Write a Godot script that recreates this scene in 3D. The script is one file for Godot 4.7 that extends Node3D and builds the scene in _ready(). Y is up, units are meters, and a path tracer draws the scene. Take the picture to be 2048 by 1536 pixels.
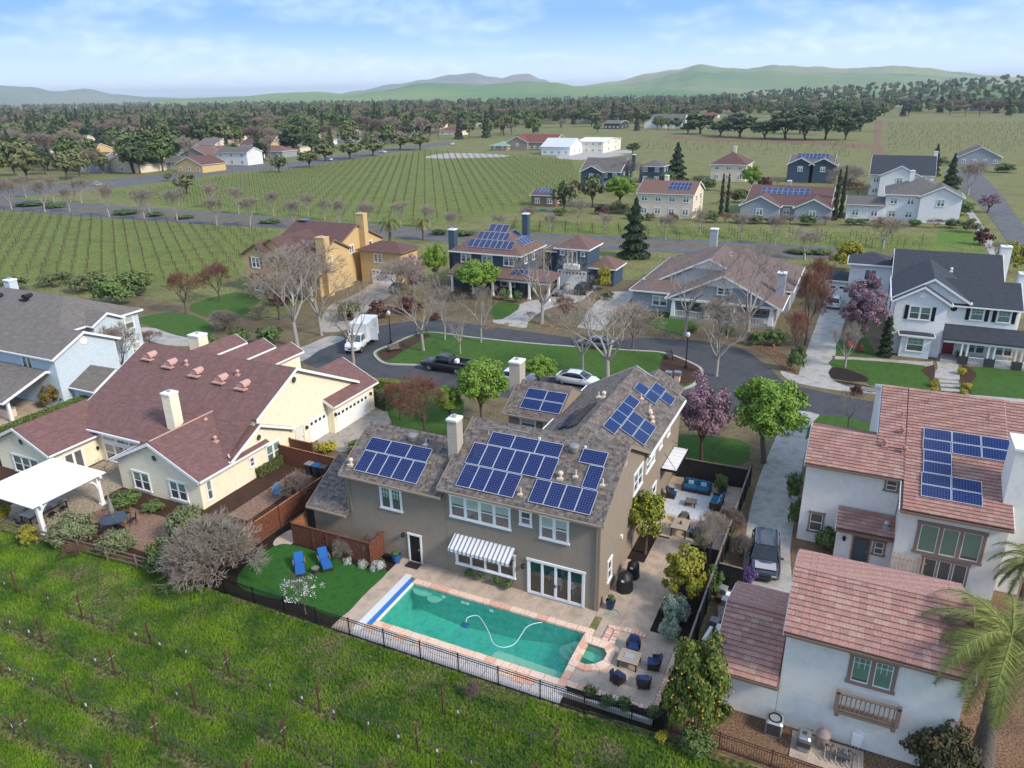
extends Node3D

var rng := RandomNumberGenerator.new()
var mats := {}
var cache := {}

func rf(a: float,b: float) -> float:
	return rng.randf_range(a,b)

class MB:
	var v := PackedVector3Array()
	var n := PackedVector3Array()
	var uv := PackedVector2Array()
	var c := PackedColorArray()
	var col := Color(1,1,1)
	var xf := Transform3D.IDENTITY
	func tri_raw(a: Vector3,b: Vector3,d: Vector3,na: Vector3,nb: Vector3,nd: Vector3,ua: Vector2,ub: Vector2,ud: Vector2) -> void:
		v.append(a); v.append(d); v.append(b)
		n.append(na); n.append(nd); n.append(nb)
		uv.append(ua); uv.append(ud); uv.append(ub)
		c.append(col); c.append(col); c.append(col)
	static func axes(nn: Vector3) -> Array:
		if absf(nn.y) > 0.999:
			return [Vector3(1,0,0),Vector3(0,0,-1)]
		var t := Vector3.UP.cross(nn).normalized()
		return [t,nn.cross(t)]
	func tri(a: Vector3,b: Vector3,d: Vector3) -> void:
		a = xf * a; b = xf * b; d = xf * d
		var nn := (b - a).cross(d - a).normalized()
		var ax := axes(nn)
		var t: Vector3 = ax[0]
		var s: Vector3 = ax[1]
		tri_raw(a,b,d,nn,nn,nn,Vector2(a.dot(t),-a.dot(s)),Vector2(b.dot(t),-b.dot(s)),Vector2(d.dot(t),-d.dot(s)))
	func quad(a: Vector3,b: Vector3,d: Vector3,e: Vector3) -> void:
		tri(a,b,d); tri(a,d,e)
	func box(x0: float,x1: float,y0: float,y1: float,z0: float,z1: float) -> void:
		var a := Vector3(x0,y0,z0); var b := Vector3(x1,y0,z0); var d := Vector3(x1,y0,z1); var e := Vector3(x0,y0,z1)
		var A := Vector3(x0,y1,z0); var B := Vector3(x1,y1,z0); var D := Vector3(x1,y1,z1); var E2 := Vector3(x0,y1,z1)
		quad(e,d,D,E2); quad(b,a,A,B); quad(d,b,B,D); quad(a,e,E2,A); quad(E2,D,B,A); quad(a,b,d,e)
	# box with chamfered top and vertical edges
	func cbox(x0: float,x1: float,y0: float,y1: float,z0: float,z1: float,k: float) -> void:
		var lo := PackedVector2Array([Vector2(x0 + k,z0),Vector2(x1 - k,z0),Vector2(x1,z0 + k),Vector2(x1,z1 - k),Vector2(x1 - k,z1),Vector2(x0 + k,z1),Vector2(x0,z1 - k),Vector2(x0,z0 + k)])
		var m := Vector2((x0 + x1) / 2,(z0 + z1) / 2)
		var f := Vector2(1 - 2 * k / maxf(x1 - x0,0.001),1 - 2 * k / maxf(z1 - z0,0.001))
		var P := []
		for q in lo:
			P.append([Vector3(q.x,y0,q.y),Vector3(q.x,y1 - k,q.y),Vector3(m.x + (q.x - m.x) * f.x,y1,m.y + (q.y - m.y) * f.y)])
		for i in 8:
			var a: Array = P[i]; var b: Array = P[(i + 1) % 8]
			quad(b[0],a[0],a[1],b[1]); quad(b[1],a[1],a[2],b[2])
			tri(Vector3(m.x,y1,m.y),b[2],a[2]); tri(Vector3(m.x,y0,m.y),a[0],b[0])
	# oriented box between two points (rail,beam)
	func bar(a: Vector3,b: Vector3,w: float,h: float) -> void:
		var d := (b - a)
		var l := d.length()
		d /= l
		var s := d.cross(Vector3.UP)
		if s.length() < 0.01:
			s = Vector3.RIGHT
		s = s.normalized()
		var u := s.cross(d).normalized()
		var keep := xf
		xf = xf * Transform3D(Basis(s,u,-d),(a + b) / 2)
		box(-w / 2,w / 2,-h / 2,h / 2,-l / 2,l / 2)
		xf = keep
	func tube(pts: Array,rad: Array,sides := 6,cap := true) -> void:
		var rings := []
		var m := pts.size()
		var ref := Vector3.ZERO
		for i in m:
			var d: Vector3 = (pts[mini(i + 1,m - 1)] - pts[maxi(i - 1,0)]).normalized()
			if i == 0:
				ref = d.cross(Vector3(0.31,0.17,0.93)).normalized()
			else:
				ref = (ref - d * ref.dot(d)).normalized()
			var s := d.cross(ref)
			var ring := []
			for k in sides:
				var a := TAU * k / sides
				ring.append(ref * cos(a) + s * sin(a))
			rings.append(ring)
		for i in m - 1:
			for k in sides:
				var k2 := (k + 1) % sides
				var n0: Vector3 = rings[i][k]; var n1: Vector3 = rings[i][k2]; var n2: Vector3 = rings[i + 1][k2]; var n3: Vector3 = rings[i + 1][k]
				var p0: Vector3 = xf * (pts[i] + n0 * rad[i]); var p1: Vector3 = xf * (pts[i] + n1 * rad[i])
				var p2: Vector3 = xf * (pts[i + 1] + n2 * rad[i + 1]); var p3: Vector3 = xf * (pts[i + 1] + n3 * rad[i + 1])
				var q := xf.basis
				var u0 := float(k) / sides; var u1 := float(k + 1) / sides
				tri_raw(p0,p1,p2,q * n0,q * n1,q * n2,Vector2(u0,p0.y),Vector2(u1,p1.y),Vector2(u1,p2.y))
				tri_raw(p0,p2,p3,q * n0,q * n2,q * n3,Vector2(u0,p0.y),Vector2(u1,p2.y),Vector2(u0,p3.y))
		if cap:
			for e in [0,m - 1]:
				for k in range(1,sides - 1):
					var r: Array = rings[e]
					var a: Vector3 = pts[e] + r[0] * rad[e]; var b: Vector3 = pts[e] + r[k] * rad[e]; var d: Vector3 = pts[e] + r[k + 1] * rad[e]
					if e == 0:
						tri(a,d,b)
					else:
						tri(a,b,d)
	# surface of revolution about y,profile = [Vector2(r,y)...] bottom to top
	func lathe(prof: Array,sides := 16,smooth := true) -> void:
		for i in prof.size() - 1:
			var a: Vector2 = prof[i]; var b: Vector2 = prof[i + 1]
			var t := (b - a).normalized()
			var nr := Vector2(t.y,-t.x)
			for k in sides:
				var a0 := TAU * k / sides; var a1 := TAU * (k + 1) / sides
				var d0 := Vector3(cos(a0),0,sin(a0)); var d1 := Vector3(cos(a1),0,sin(a1))
				var p0 := xf * (d0 * a.x + Vector3.UP * a.y); var p1 := xf * (d1 * a.x + Vector3.UP * a.y)
				var p2 := xf * (d1 * b.x + Vector3.UP * b.y); var p3 := xf * (d0 * b.x + Vector3.UP * b.y)
				var n0 := xf.basis * (d0 * nr.x + Vector3.UP * nr.y); var n1 := xf.basis * (d1 * nr.x + Vector3.UP * nr.y)
				if a.x > 0.0001:
					tri_raw(p0,p2,p1,n0,n1,n1,Vector2(a0,a.y),Vector2(a1,b.y),Vector2(a1,a.y))
				if b.x > 0.0001:
					tri_raw(p0,p3,p2,n0,n0,n1,Vector2(a0,a.y),Vector2(a0,b.y),Vector2(a1,b.y))
	# vertical prism over a polygon of Vector2(x,z)
	func prism(poly: PackedVector2Array,y0: float,y1: float,sides := true) -> void:
		var pl := poly
		var area := 0.0
		for i in pl.size():
			area += pl[i].cross(pl[(i + 1) % pl.size()])
		if area < 0:
			pl = pl.duplicate()
			pl.reverse()
		var ix := Geometry2D.triangulate_polygon(pl)
		for i in range(0,ix.size(),3):
			var a := pl[ix[i]]; var b := pl[ix[i + 1]]; var d := pl[ix[i + 2]]
			if (b - a).cross(d - a) > 0:
				var sw := b
				b = d
				d = sw
			tri(Vector3(a.x,y1,a.y),Vector3(b.x,y1,b.y),Vector3(d.x,y1,d.y))
		if sides:
			var k := pl.size()
			for i in k:
				var a := pl[i]; var b := pl[(i + 1) % k]
				quad(Vector3(b.x,y0,b.y),Vector3(a.x,y0,a.y),Vector3(a.x,y1,a.y),Vector3(b.x,y1,b.y))
	# loft: rings of equal point counts,closed rings
	func loft(rings: Array,close_ends := true,smooth := true) -> void:
		var m: int = rings[0].size()
		var acc := []
		for i in rings.size():
			var na := []
			for k in m:
				var pk: Vector3 = rings[i][(k + 1) % m] - rings[i][(k + m - 1) % m]
				var pi: Vector3 = rings[mini(i + 1,rings.size() - 1)][k] - rings[maxi(i - 1,0)][k]
				na.append(pk.cross(pi).normalized())
			acc.append(na)
		for i in rings.size() - 1:
			for k in m:
				var k2 := (k + 1) % m
				var a: Vector3 = rings[i][k]; var b: Vector3 = rings[i][k2]; var d: Vector3 = rings[i + 1][k2]; var e: Vector3 = rings[i + 1][k]
				if smooth:
					var q := xf.basis
					tri_raw(xf * a,xf * b,xf * d,q * acc[i][k],q * acc[i][k2],q * acc[i + 1][k2],Vector2(a.x,a.z),Vector2(b.x,b.z),Vector2(d.x,d.z))
					tri_raw(xf * a,xf * d,xf * e,q * acc[i][k],q * acc[i + 1][k2],q * acc[i + 1][k],Vector2(a.x,a.z),Vector2(d.x,d.z),Vector2(e.x,e.z))
				else:
					quad(a,b,d,e)
		if close_ends:
			for e in [0,rings.size() - 1]:
				var mid := Vector3.ZERO
				for p in rings[e]:
					mid += p
				mid /= m
				for k in m:
					var a: Vector3 = rings[e][k]; var b: Vector3 = rings[e][(k + 1) % m]
					if e == 0:
						tri(mid,b,a)
					else:
						tri(mid,a,b)
	func mesh() -> ArrayMesh:
		var am := ArrayMesh.new()
		if v.is_empty():
			return am
		var arr := []
		arr.resize(Mesh.ARRAY_MAX)
		arr[Mesh.ARRAY_VERTEX] = v
		arr[Mesh.ARRAY_NORMAL] = n
		arr[Mesh.ARRAY_TEX_UV] = uv
		arr[Mesh.ARRAY_COLOR] = c
		am.add_surface_from_arrays(Mesh.PRIMITIVE_TRIANGLES,arr)
		return am

# ---------- nodes ----------
func part(parent: Node3D,called: String,mesh: Mesh,m: Material,at := Vector3.ZERO,turn := 0.0,label := "") -> MeshInstance3D:
	var o := MeshInstance3D.new()
	o.name = called
	o.mesh = mesh
	o.material_override = m
	parent.add_child(o,true)
	o.position = at
	o.rotation.y = turn
	if label != "":
		o.set_meta("label",label)
	return o
var taken := {}
func numbered(called: String) -> String:
	var k: int = taken.get(called,0)
	taken[called] = k + 1
	return called if k == 0 else "%s_%03d" % [called,k]
func tag(o: Node3D,label: String,category: String,group := "") -> void:
	o.set_meta("label",label)
	o.set_meta("category",category)
	if group != "":
		o.set_meta("group",group)
func thing(called: String,label: String,category: String,at := Vector3.ZERO,turn := 0.0,group := "") -> Node3D:
	var o := Node3D.new()
	o.name = numbered(called)
	add_child(o)
	o.position = at
	o.rotation.y = turn
	tag(o,label,category,group)
	return o
func struct(called: String,mesh: Mesh,m: Material,kind := "structure") -> MeshInstance3D:
	var o := MeshInstance3D.new()
	o.name = numbered(called)
	o.mesh = mesh
	o.material_override = m
	add_child(o)
	o.set_meta("kind",kind)
	return o
func empty(parent: Node3D,called: String,at := Vector3.ZERO,turn := 0.0) -> Node3D:
	var o := Node3D.new()
	o.name = called
	parent.add_child(o,true)
	o.position = at
	o.rotation.y = turn
	return o
func copy(o: Node3D,label: String,at: Vector3,turn := 0.0,sc := Vector3.ONE) -> Node3D:
	var q: Node3D = o.duplicate()
	var base: String = o.name
	var cut := base.rfind("_")
	if cut > 0 and base.substr(cut + 1).is_valid_int():
		base = base.substr(0,cut)
	q.name = numbered(base)
	add_child(q)
	q.transform = Transform3D(Basis(Vector3.UP,turn) * Basis.from_scale(sc),at)
	q.set_meta("label",label)
	return q

# ---------- materials ----------
func lin(r: float,g: float,b: float) -> Color:
	return Color(r,g,b).linear_to_srgb()
func mat(key: String,col := Color(1,1,1),rough := 0.8,metal := 0.0) -> StandardMaterial3D:
	if mats.has(key):
		return mats[key]
	var m := StandardMaterial3D.new()
	m.resource_name = key
	m.albedo_color = col
	m.roughness = rough
	m.metallic = metal
	mats[key] = m
	return m
func noise_tex(size: int,freq: float,stops: Array,seed_ := 1,oct := 4,kind := FastNoiseLite.TYPE_SIMPLEX_SMOOTH) -> NoiseTexture2D:
	var t := NoiseTexture2D.new()
	t.width = size
	t.height = size
	t.seamless = true
	t.seamless_blend_skirt = 0.15
	t.generate_mipmaps = false
	var q := FastNoiseLite.new()
	q.noise_type = kind
	q.seed = seed_
	q.frequency = freq
	q.fractal_octaves = oct
	t.noise = q
	var g := Gradient.new()
	var off := PackedFloat32Array()
	var cs := PackedColorArray()
	for s in stops:
		off.append(s[0])
		cs.append(s[1])
	g.offsets = off
	g.colors = cs
	t.color_ramp = g
	return t
func grey(x: float) -> Color:
	return Color(x,x,x)
# large soft tone variation multiplied over a material,laid in world space
func vary(m: StandardMaterial3D,tex: Texture2D,metres: float) -> StandardMaterial3D:
	m.detail_enabled = true
	m.detail_albedo = tex
	m.detail_blend_mode = BaseMaterial3D.BLEND_MODE_MUL
	m.detail_uv_layer = BaseMaterial3D.DETAIL_UV_2
	m.uv2_triplanar = true
	m.uv2_world_triplanar = true
	m.uv2_scale = Vector3.ONE / metres
	return m
func textured(m: StandardMaterial3D,tex: Texture2D,metres: float,world := false) -> StandardMaterial3D:
	m.albedo_texture = tex
	if world:
		m.uv1_triplanar = true
		m.uv1_world_triplanar = true
	m.uv1_scale = Vector3.ONE / metres
	return m
func bumpy(m: StandardMaterial3D,tex: Texture2D,cm: float) -> StandardMaterial3D:
	m.heightmap_enabled = true
	m.heightmap_texture = tex
	m.heightmap_scale = cm
	return m

# ---------- computed textures ----------
func img_tex(im: Image) -> ImageTexture:
	return ImageTexture.create_from_image(im)
# asphalt shingles: 4 m square,courses of 0.2 m,random tabs in printed tones
func shingle_image(seed_: int,contrast: float) -> Image:
	var r := RandomNumberGenerator.new()
	r.seed = seed_
	var im := Image.create(1024,1024,false,Image.FORMAT_RGB8)
	for row in 20:
		var y := row * 51.2
		var x := -r.randi_range(0,80)
		while x < 1024:
			var w := r.randi_range(50,100)
			var t := 0.72 + r.randf_range(-1,1) * 0.16 * contrast
			var warm := r.randf_range(-0.03,0.03) * contrast
			im.fill_rect(Rect2i(maxi(x,0),int(y),w,52),Color(t + warm,t,t - warm))
			if r.randf() < 0.62:
				var tw := r.randi_range(18,46)
				var d := t - r.randf_range(0.1,0.3) * contrast
				im.fill_rect(Rect2i(maxi(x + r.randi_range(0,30),0),int(y) + r.randi_range(2,12),tw,r.randi_range(26,38)),Color(d + warm,d,d - warm))
			x += w
	for i in 9000:
		var t := r.randf_range(0.4,0.95)
		im.fill_rect(Rect2i(r.randi_range(0,1020),r.randi_range(0,1020),3,3),Color(t,t,t))
	return im
func shingle_relief() -> Image:
	var im := Image.create(256,1024,false,Image.FORMAT_RGB8)
	for y in 1024:
		var f := fmod(y,51.2) / 51.2
		im.fill_rect(Rect2i(0,y,256,1),grey(0.15 + 0.8 * f))
	return im
# lap siding relief,one board per repeat
func lap_relief() -> Image:
	var im := Image.create(16,128,false,Image.FORMAT_RGB8)
	for y in 128:
		var f := y / 127.0
		im.fill_rect(Rect2i(0,y,16,1),grey(0.1 + 0.85 * f if f < 0.93 else 0.05))
	return im
# one photovoltaic module: cells 6 x 10 with pale bus lines
func cell_image() -> Image:
	var im := Image.create(384,640,false,Image.FORMAT_RGB8)
	im.fill(Color(0.27,0.36,0.62))
	var r := RandomNumberGenerator.new()
	r.seed = 5
	for i in 6:
		for j in 10:
			var t := r.randf_range(-0.02,0.02)
			im.fill_rect(Rect2i(i * 64 + 2,j * 64 + 2,60,60),Color(0.025 + t,0.06 + t,0.24 + t))
			for k in 4:
				var cx := i * 64 + 2 + (0 if k % 2 == 0 else 54)
				var cy := j * 64 + 2 + (0 if k < 2 else 54)
				im.fill_rect(Rect2i(cx,cy,6,6),Color(0.27,0.36,0.62))
			im.fill_rect(Rect2i(i * 64 + 20,j * 64,2,64),Color(0.1,0.17,0.42))
			im.fill_rect(Rect2i(i * 64 + 42,j * 64,2,64),Color(0.1,0.17,0.42))
	return im
func stripe_image(cols: Array) -> Image:
	var im := Image.create(128,4,false,Image.FORMAT_RGB8)
	for s in cols:
		im.fill_rect(Rect2i(s[0],0,s[1],4),s[2])
	return im

var T := {}
func make_textures() -> void:
	T.shingle = img_tex(shingle_image(3,0.8))
	T.shingle_soft = img_tex(shingle_image(4,0.28))
	T.shingle_h = img_tex(shingle_relief())
	T.lap = img_tex(lap_relief())
	T.cells = img_tex(cell_image())
	T.mottle = noise_tex(512,0.012,[[0.0,grey(0.72)],[0.45,grey(0.9)],[0.7,grey(1.0)],[1.0,grey(0.84)]],11,5)
	T.soft = noise_tex(256,0.012,[[0.0,grey(0.95)],[0.5,grey(1.0)],[1.0,grey(0.97)]],12,4)
	T.fine = noise_tex(512,0.2,[[0.0,grey(0.0)],[1.0,grey(1.0)]],13,3)
	T.grain = noise_tex(512,0.09,[[0.0,grey(0.62)],[0.5,grey(0.9)],[1.0,grey(1.0)]],14,5)
	T.mulch = noise_tex(512,0.12,[[0.0,Color(0.09,0.06,0.045)],[0.45,Color(0.2,0.12,0.08)],[0.6,Color(0.33,0.2,0.13)],[1.0,Color(0.42,0.3,0.2)]],15,5)
	T.lawn = noise_tex(512,0.09,[[0.0,Color(0.1,0.2,0.04)],[0.45,Color(0.2,0.34,0.08)],[0.65,Color(0.27,0.42,0.1)],[1.0,Color(0.38,0.5,0.16)]],16,5)
	T.meadow = noise_tex(1024,0.03,[[0.0,Color(0.1,0.16,0.04)],[0.35,Color(0.19,0.27,0.06)],[0.5,Color(0.3,0.32,0.12)],[0.62,Color(0.4,0.34,0.22)],[0.75,Color(0.5,0.41,0.3)],[1.0,Color(0.58,0.47,0.36)]],17,6)
	T.field = noise_tex(1024,0.02,[[0.0,Color(0.3,0.34,0.16)],[0.4,Color(0.4,0.42,0.21)],[0.58,Color(0.47,0.45,0.26)],[0.75,Color(0.54,0.48,0.33)],[1.0,Color(0.58,0.5,0.37)]],18,6)
	T.dirt = noise_tex(512,0.05,[[0.0,Color(0.3,0.21,0.15)],[0.5,Color(0.47,0.36,0.27)],[1.0,Color(0.62,0.5,0.39)]],19,6)
	T.stone = noise_tex(512,0.03,[[0.0,Color(0.74,0.6,0.52)],[0.45,Color(0.85,0.73,0.65)],[0.7,Color(0.91,0.82,0.75)],[1.0,Color(0.82,0.68,0.59)]],20,5)
	T.bark = noise_tex(256,0.06,[[0.0,grey(0.55)],[0.5,grey(0.85)],[1.0,grey(1.0)]],21,4)
	T.wear = noise_tex(1024,0.006,[[0.0,grey(0.8)],[0.35,grey(0.92)],[0.6,grey(1.0)],[1.0,grey(0.87)]],22,6)
	T.plank = noise_tex(512,0.02,[[0.0,grey(0.6)],[0.5,grey(0.88)],[1.0,grey(1.0)]],23,5)

func shingle(key: String,col: Color,soft := false) -> StandardMaterial3D:
	if mats.has(key):
		return mats[key]
	var m := mat(key,col,0.95)
	textured(m,T.shingle_soft if soft else T.shingle,4.0)
	bumpy(m,T.shingle_h,2.5)
	vary(m,T.soft,7.0)
	return m
func siding(key: String,col: Color,lap := 0.19) -> StandardMaterial3D:
	if mats.has(key):
		return mats[key]
	var m := mat(key,col,0.72)
	m.uv1_scale = Vector3.ONE / lap
	bumpy(m,T.lap,5.0)
	vary(m,T.soft,5.0)
	return m
func stucco(key: String,col: Color) -> StandardMaterial3D:
	if mats.has(key):
		return mats[key]
	var m := mat(key,col,0.9)
	m.uv1_triplanar = true
	m.uv1_scale = Vector3.ONE / 1.2
	bumpy(m,T.fine,0.5)
	vary(m,T.soft,4.0)
	return m
func ground_mat(key: String,tex: Texture2D,metres: float,col := Color(1,1,1),rough := 0.95,patch := 13.0,bump := 0.0) -> StandardMaterial3D:
	if mats.has(key):
		return mats[key]
	var m := mat(key,col,rough)
	textured(m,tex,metres)
	vary(m,T.wear,patch)
	if bump > 0.0:
		bumpy(m,T.fine,bump)
	return m
func leafmat(key: String) -> StandardMaterial3D:
	if mats.has(key):
		return mats[key]
	var m := mat(key,Color(1,1,1),0.75)
	m.vertex_color_use_as_albedo = true
	m.backlight_enabled = true
	m.backlight = Color(0.25,0.3,0.12)
	return m
func make_materials() -> void:
	make_textures()
	mat("white_trim",lin(0.8,0.8,0.79),0.5)
	mat("cream_trim",lin(0.72,0.69,0.6),0.55)
	mat("taupe_trim",lin(0.27,0.215,0.16),0.6)
	mat("brown_trim",lin(0.2,0.135,0.095),0.65)
	mat("room",lin(0.13,0.12,0.11),0.9)  # dark tone stands for the unlit space behind window glass
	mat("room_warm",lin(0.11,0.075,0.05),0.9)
	mat("blind",lin(0.62,0.68,0.6),0.8)
	mat("blind_green",lin(0.22,0.34,0.25),0.8)
	var gl := mat("glass",Color(0.3,0.42,0.42,0.07),0.03)
	gl.transparency = BaseMaterial3D.TRANSPARENCY_ALPHA
	gl.metallic_specular = 0.7
	mat("black_metal",lin(0.012,0.011,0.013),0.45,0.3)
	mat("dark_grey",lin(0.05,0.05,0.055),0.5)
	mat("galvanised",lin(0.45,0.46,0.47),0.45,0.6)
	mat("fan_grey",lin(0.22,0.22,0.22),0.6,0.2)
	mat("vent_tan",lin(0.62,0.5,0.4),0.6)
	mat("copper_pink",lin(0.52,0.3,0.25),0.55)
	mat("panel_frame",lin(0.6,0.62,0.66),0.35,0.6)
	mat("black_panel",lin(0.012,0.013,0.018),0.12)
	var pc := mat("solar_cells",Color(1,1,1),0.12)
	pc.albedo_texture = T.cells
	mat("awning_plain",lin(0.75,0.75,0.76),0.7)
	var aw := mat("awning_stripe",Color(1,1,1),0.85)
	aw.albedo_texture = img_tex(stripe_image([[0,128,Color(0.86,0.86,0.86)],[4,44,Color(0.33,0.34,0.42)],[14,6,Color(0.75,0.75,0.77)],[30,5,Color(0.62,0.6,0.6)]]))
	aw.uv1_scale = Vector3(1.0 / 0.3,1,1)
	vary(mat("redwood",lin(0.2,0.065,0.035),0.8),T.plank,2.5)
	vary(mat("redwood_new",lin(0.42,0.17,0.075),0.8),T.plank,2.5)
	vary(mat("dark_fence",lin(0.022,0.02,0.021),0.85),T.plank,3.0)
	vary(mat("weathered_wood",lin(0.24,0.2,0.165),0.9),T.plank,2.0)
	vary(mat("deck_wood",lin(0.3,0.175,0.12),0.85),T.plank,3.0)
	vary(mat("pale_deck",lin(0.43,0.34,0.25),0.85),T.plank,3.0)
	mat("navy_cushion",lin(0.012,0.032,0.105),0.95)
	mat("blue_cushion",lin(0.012,0.1,0.33),0.95)
	mat("teal_cushion",lin(0.012,0.1,0.2),0.95)
	mat("wicker",lin(0.05,0.028,0.023),0.85)
	mat("rubber",lin(0.015,0.015,0.016),0.85)
	mat("rim",lin(0.35,0.35,0.36),0.35,0.7)
	mat("car_glass",lin(0.015,0.02,0.026),0.04)
	mat("car_glass_light",lin(0.05,0.09,0.11),0.04)
	var bk := mat("bark_grey",lin(0.2,0.165,0.14),0.95)
	textured(bk,T.bark,1.0)
	var bw := mat("bark_pale",lin(0.5,0.45,0.4),0.95)
	textured(bw,T.bark,1.0)
	mat("bark_brown",lin(0.1,0.07,0.05),0.95)
	mat("twig_tan",lin(0.3,0.25,0.21),0.95)
	mat("twig_pink",lin(0.25,0.19,0.165),0.95)
	mat("twig_red",lin(0.2,0.09,0.065),0.95)
	mat("rust",lin(0.085,0.03,0.02),0.9)
	mat("wire",lin(0.1,0.1,0.1),0.6,0.5)
	leafmat("leaf")
	# ground materials
	ground_mat("concrete_tan",T.grain,3.0,lin(0.63,0.49,0.38),0.85,9.0)
	ground_mat("concrete_pale",T.grain,3.0,lin(0.52,0.49,0.45),0.85,11.0)
	ground_mat("pavers_mat",T.grain,2.0,lin(0.47,0.42,0.37),0.85,7.0)
	ground_mat("asphalt",T.grain,2.0,lin(0.075,0.078,0.09),0.9,17.0)
	ground_mat("asphalt_old",T.grain,2.5,lin(0.15,0.15,0.158),0.9,23.0)
	ground_mat("mulch",T.mulch,1.6,Color(1,1,1),1.0,6.0,2.0)
	ground_mat("dark_mulch",T.mulch,1.6,Color(0.55,0.5,0.5),1.0,6.0,2.0)
	ground_mat("turf",T.lawn,1.5,Color(0.72,1.0,0.95),1.0,5.0,1.5)
	ground_mat("lawn",T.lawn,1.5,Color(1.0,1.0,0.85),1.0,7.0,2.0)
	ground_mat("meadow",T.meadow,9.0,Color(1,1,1),1.0,31.0,3.0)
	ground_mat("field",T.field,14.0,Color(1,1,1),1.0,57.0)
	ground_mat("field_green",T.field,14.0,Color(0.9,1.0,0.72),1.0,43.0)
	ground_mat("dirt",T.dirt,4.0,Color(1,1,1),1.0,19.0,2.0)
	ground_mat("dry_bed",noise_tex(1024,0.03,[[0.0,Color(0.3,0.24,0.17)],[0.35,Color(0.4,0.33,0.25)],[0.5,Color(0.37,0.36,0.22)],[0.6,Color(0.46,0.4,0.31)],[1.0,Color(0.58,0.5,0.42)]],24,6),7.0,Color(1,1,1),1.0,15.0)
	textured(mat("flagstone",Color(1,1,1),0.85),T.stone,1.4,true)
	textured(mat("flagstone_pale",Color(1.0,0.97,0.96),0.85),T.stone,2.3,true)
	textured(mat("flagstone_rose",Color(0.95,0.86,0.82),0.85),T.stone,1.9,true)

# ---------- building parts ----------
var H: Node3D
var HO := Vector3.ZERO
func house(called: String,label: String,x: float,z: float,category := "house",group := "") -> Node3D:
	HO = Vector3(x,0,z)
	H = thing(called,label,category,HO,0.0,group)
	return H
func nb() -> MB:
	var m := MB.new()
	m.xf = Transform3D(Basis.IDENTITY,-HO)
	return m
func oquad(m: MB,a: Vector3,b: Vector3,d: Vector3,e: Vector3,hint: Vector3) -> void:
	if (b - a).cross(d - a).dot(hint) < 0:
		m.quad(a,e,d,b)
	else:
		m.quad(a,b,d,e)
func otri(m: MB,a: Vector3,b: Vector3,d: Vector3,hint: Vector3) -> void:
	if (b - a).cross(d - a).dot(hint) < 0:
		m.tri(a,d,b)
	else:
		m.tri(a,b,d)
# slab with four given top corners and a vertical thickness
func slab(m: MB,p: Array,th: float) -> void:
	var mid: Vector3 = (p[0] + p[1] + p[2] + p[3]) / 4
	var dn := Vector3(0,-th,0)
	oquad(m,p[0],p[1],p[2],p[3],Vector3.UP)
	oquad(m,p[0] + dn,p[1] + dn,p[2] + dn,p[3] + dn,Vector3.DOWN)
	for i in 4:
		var a: Vector3 = p[i]
		var b: Vector3 = p[(i + 1) % 4]
		var h: Vector3 = (a + b) / 2 - mid
		h.y = 0
		oquad(m,a,b,b + dn,a + dn,h)
func ax3(ax: String,a: float,y: float,b: float) -> Vector3:
	return Vector3(a,y,b) if ax == "x" else Vector3(b,y,a)
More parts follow.
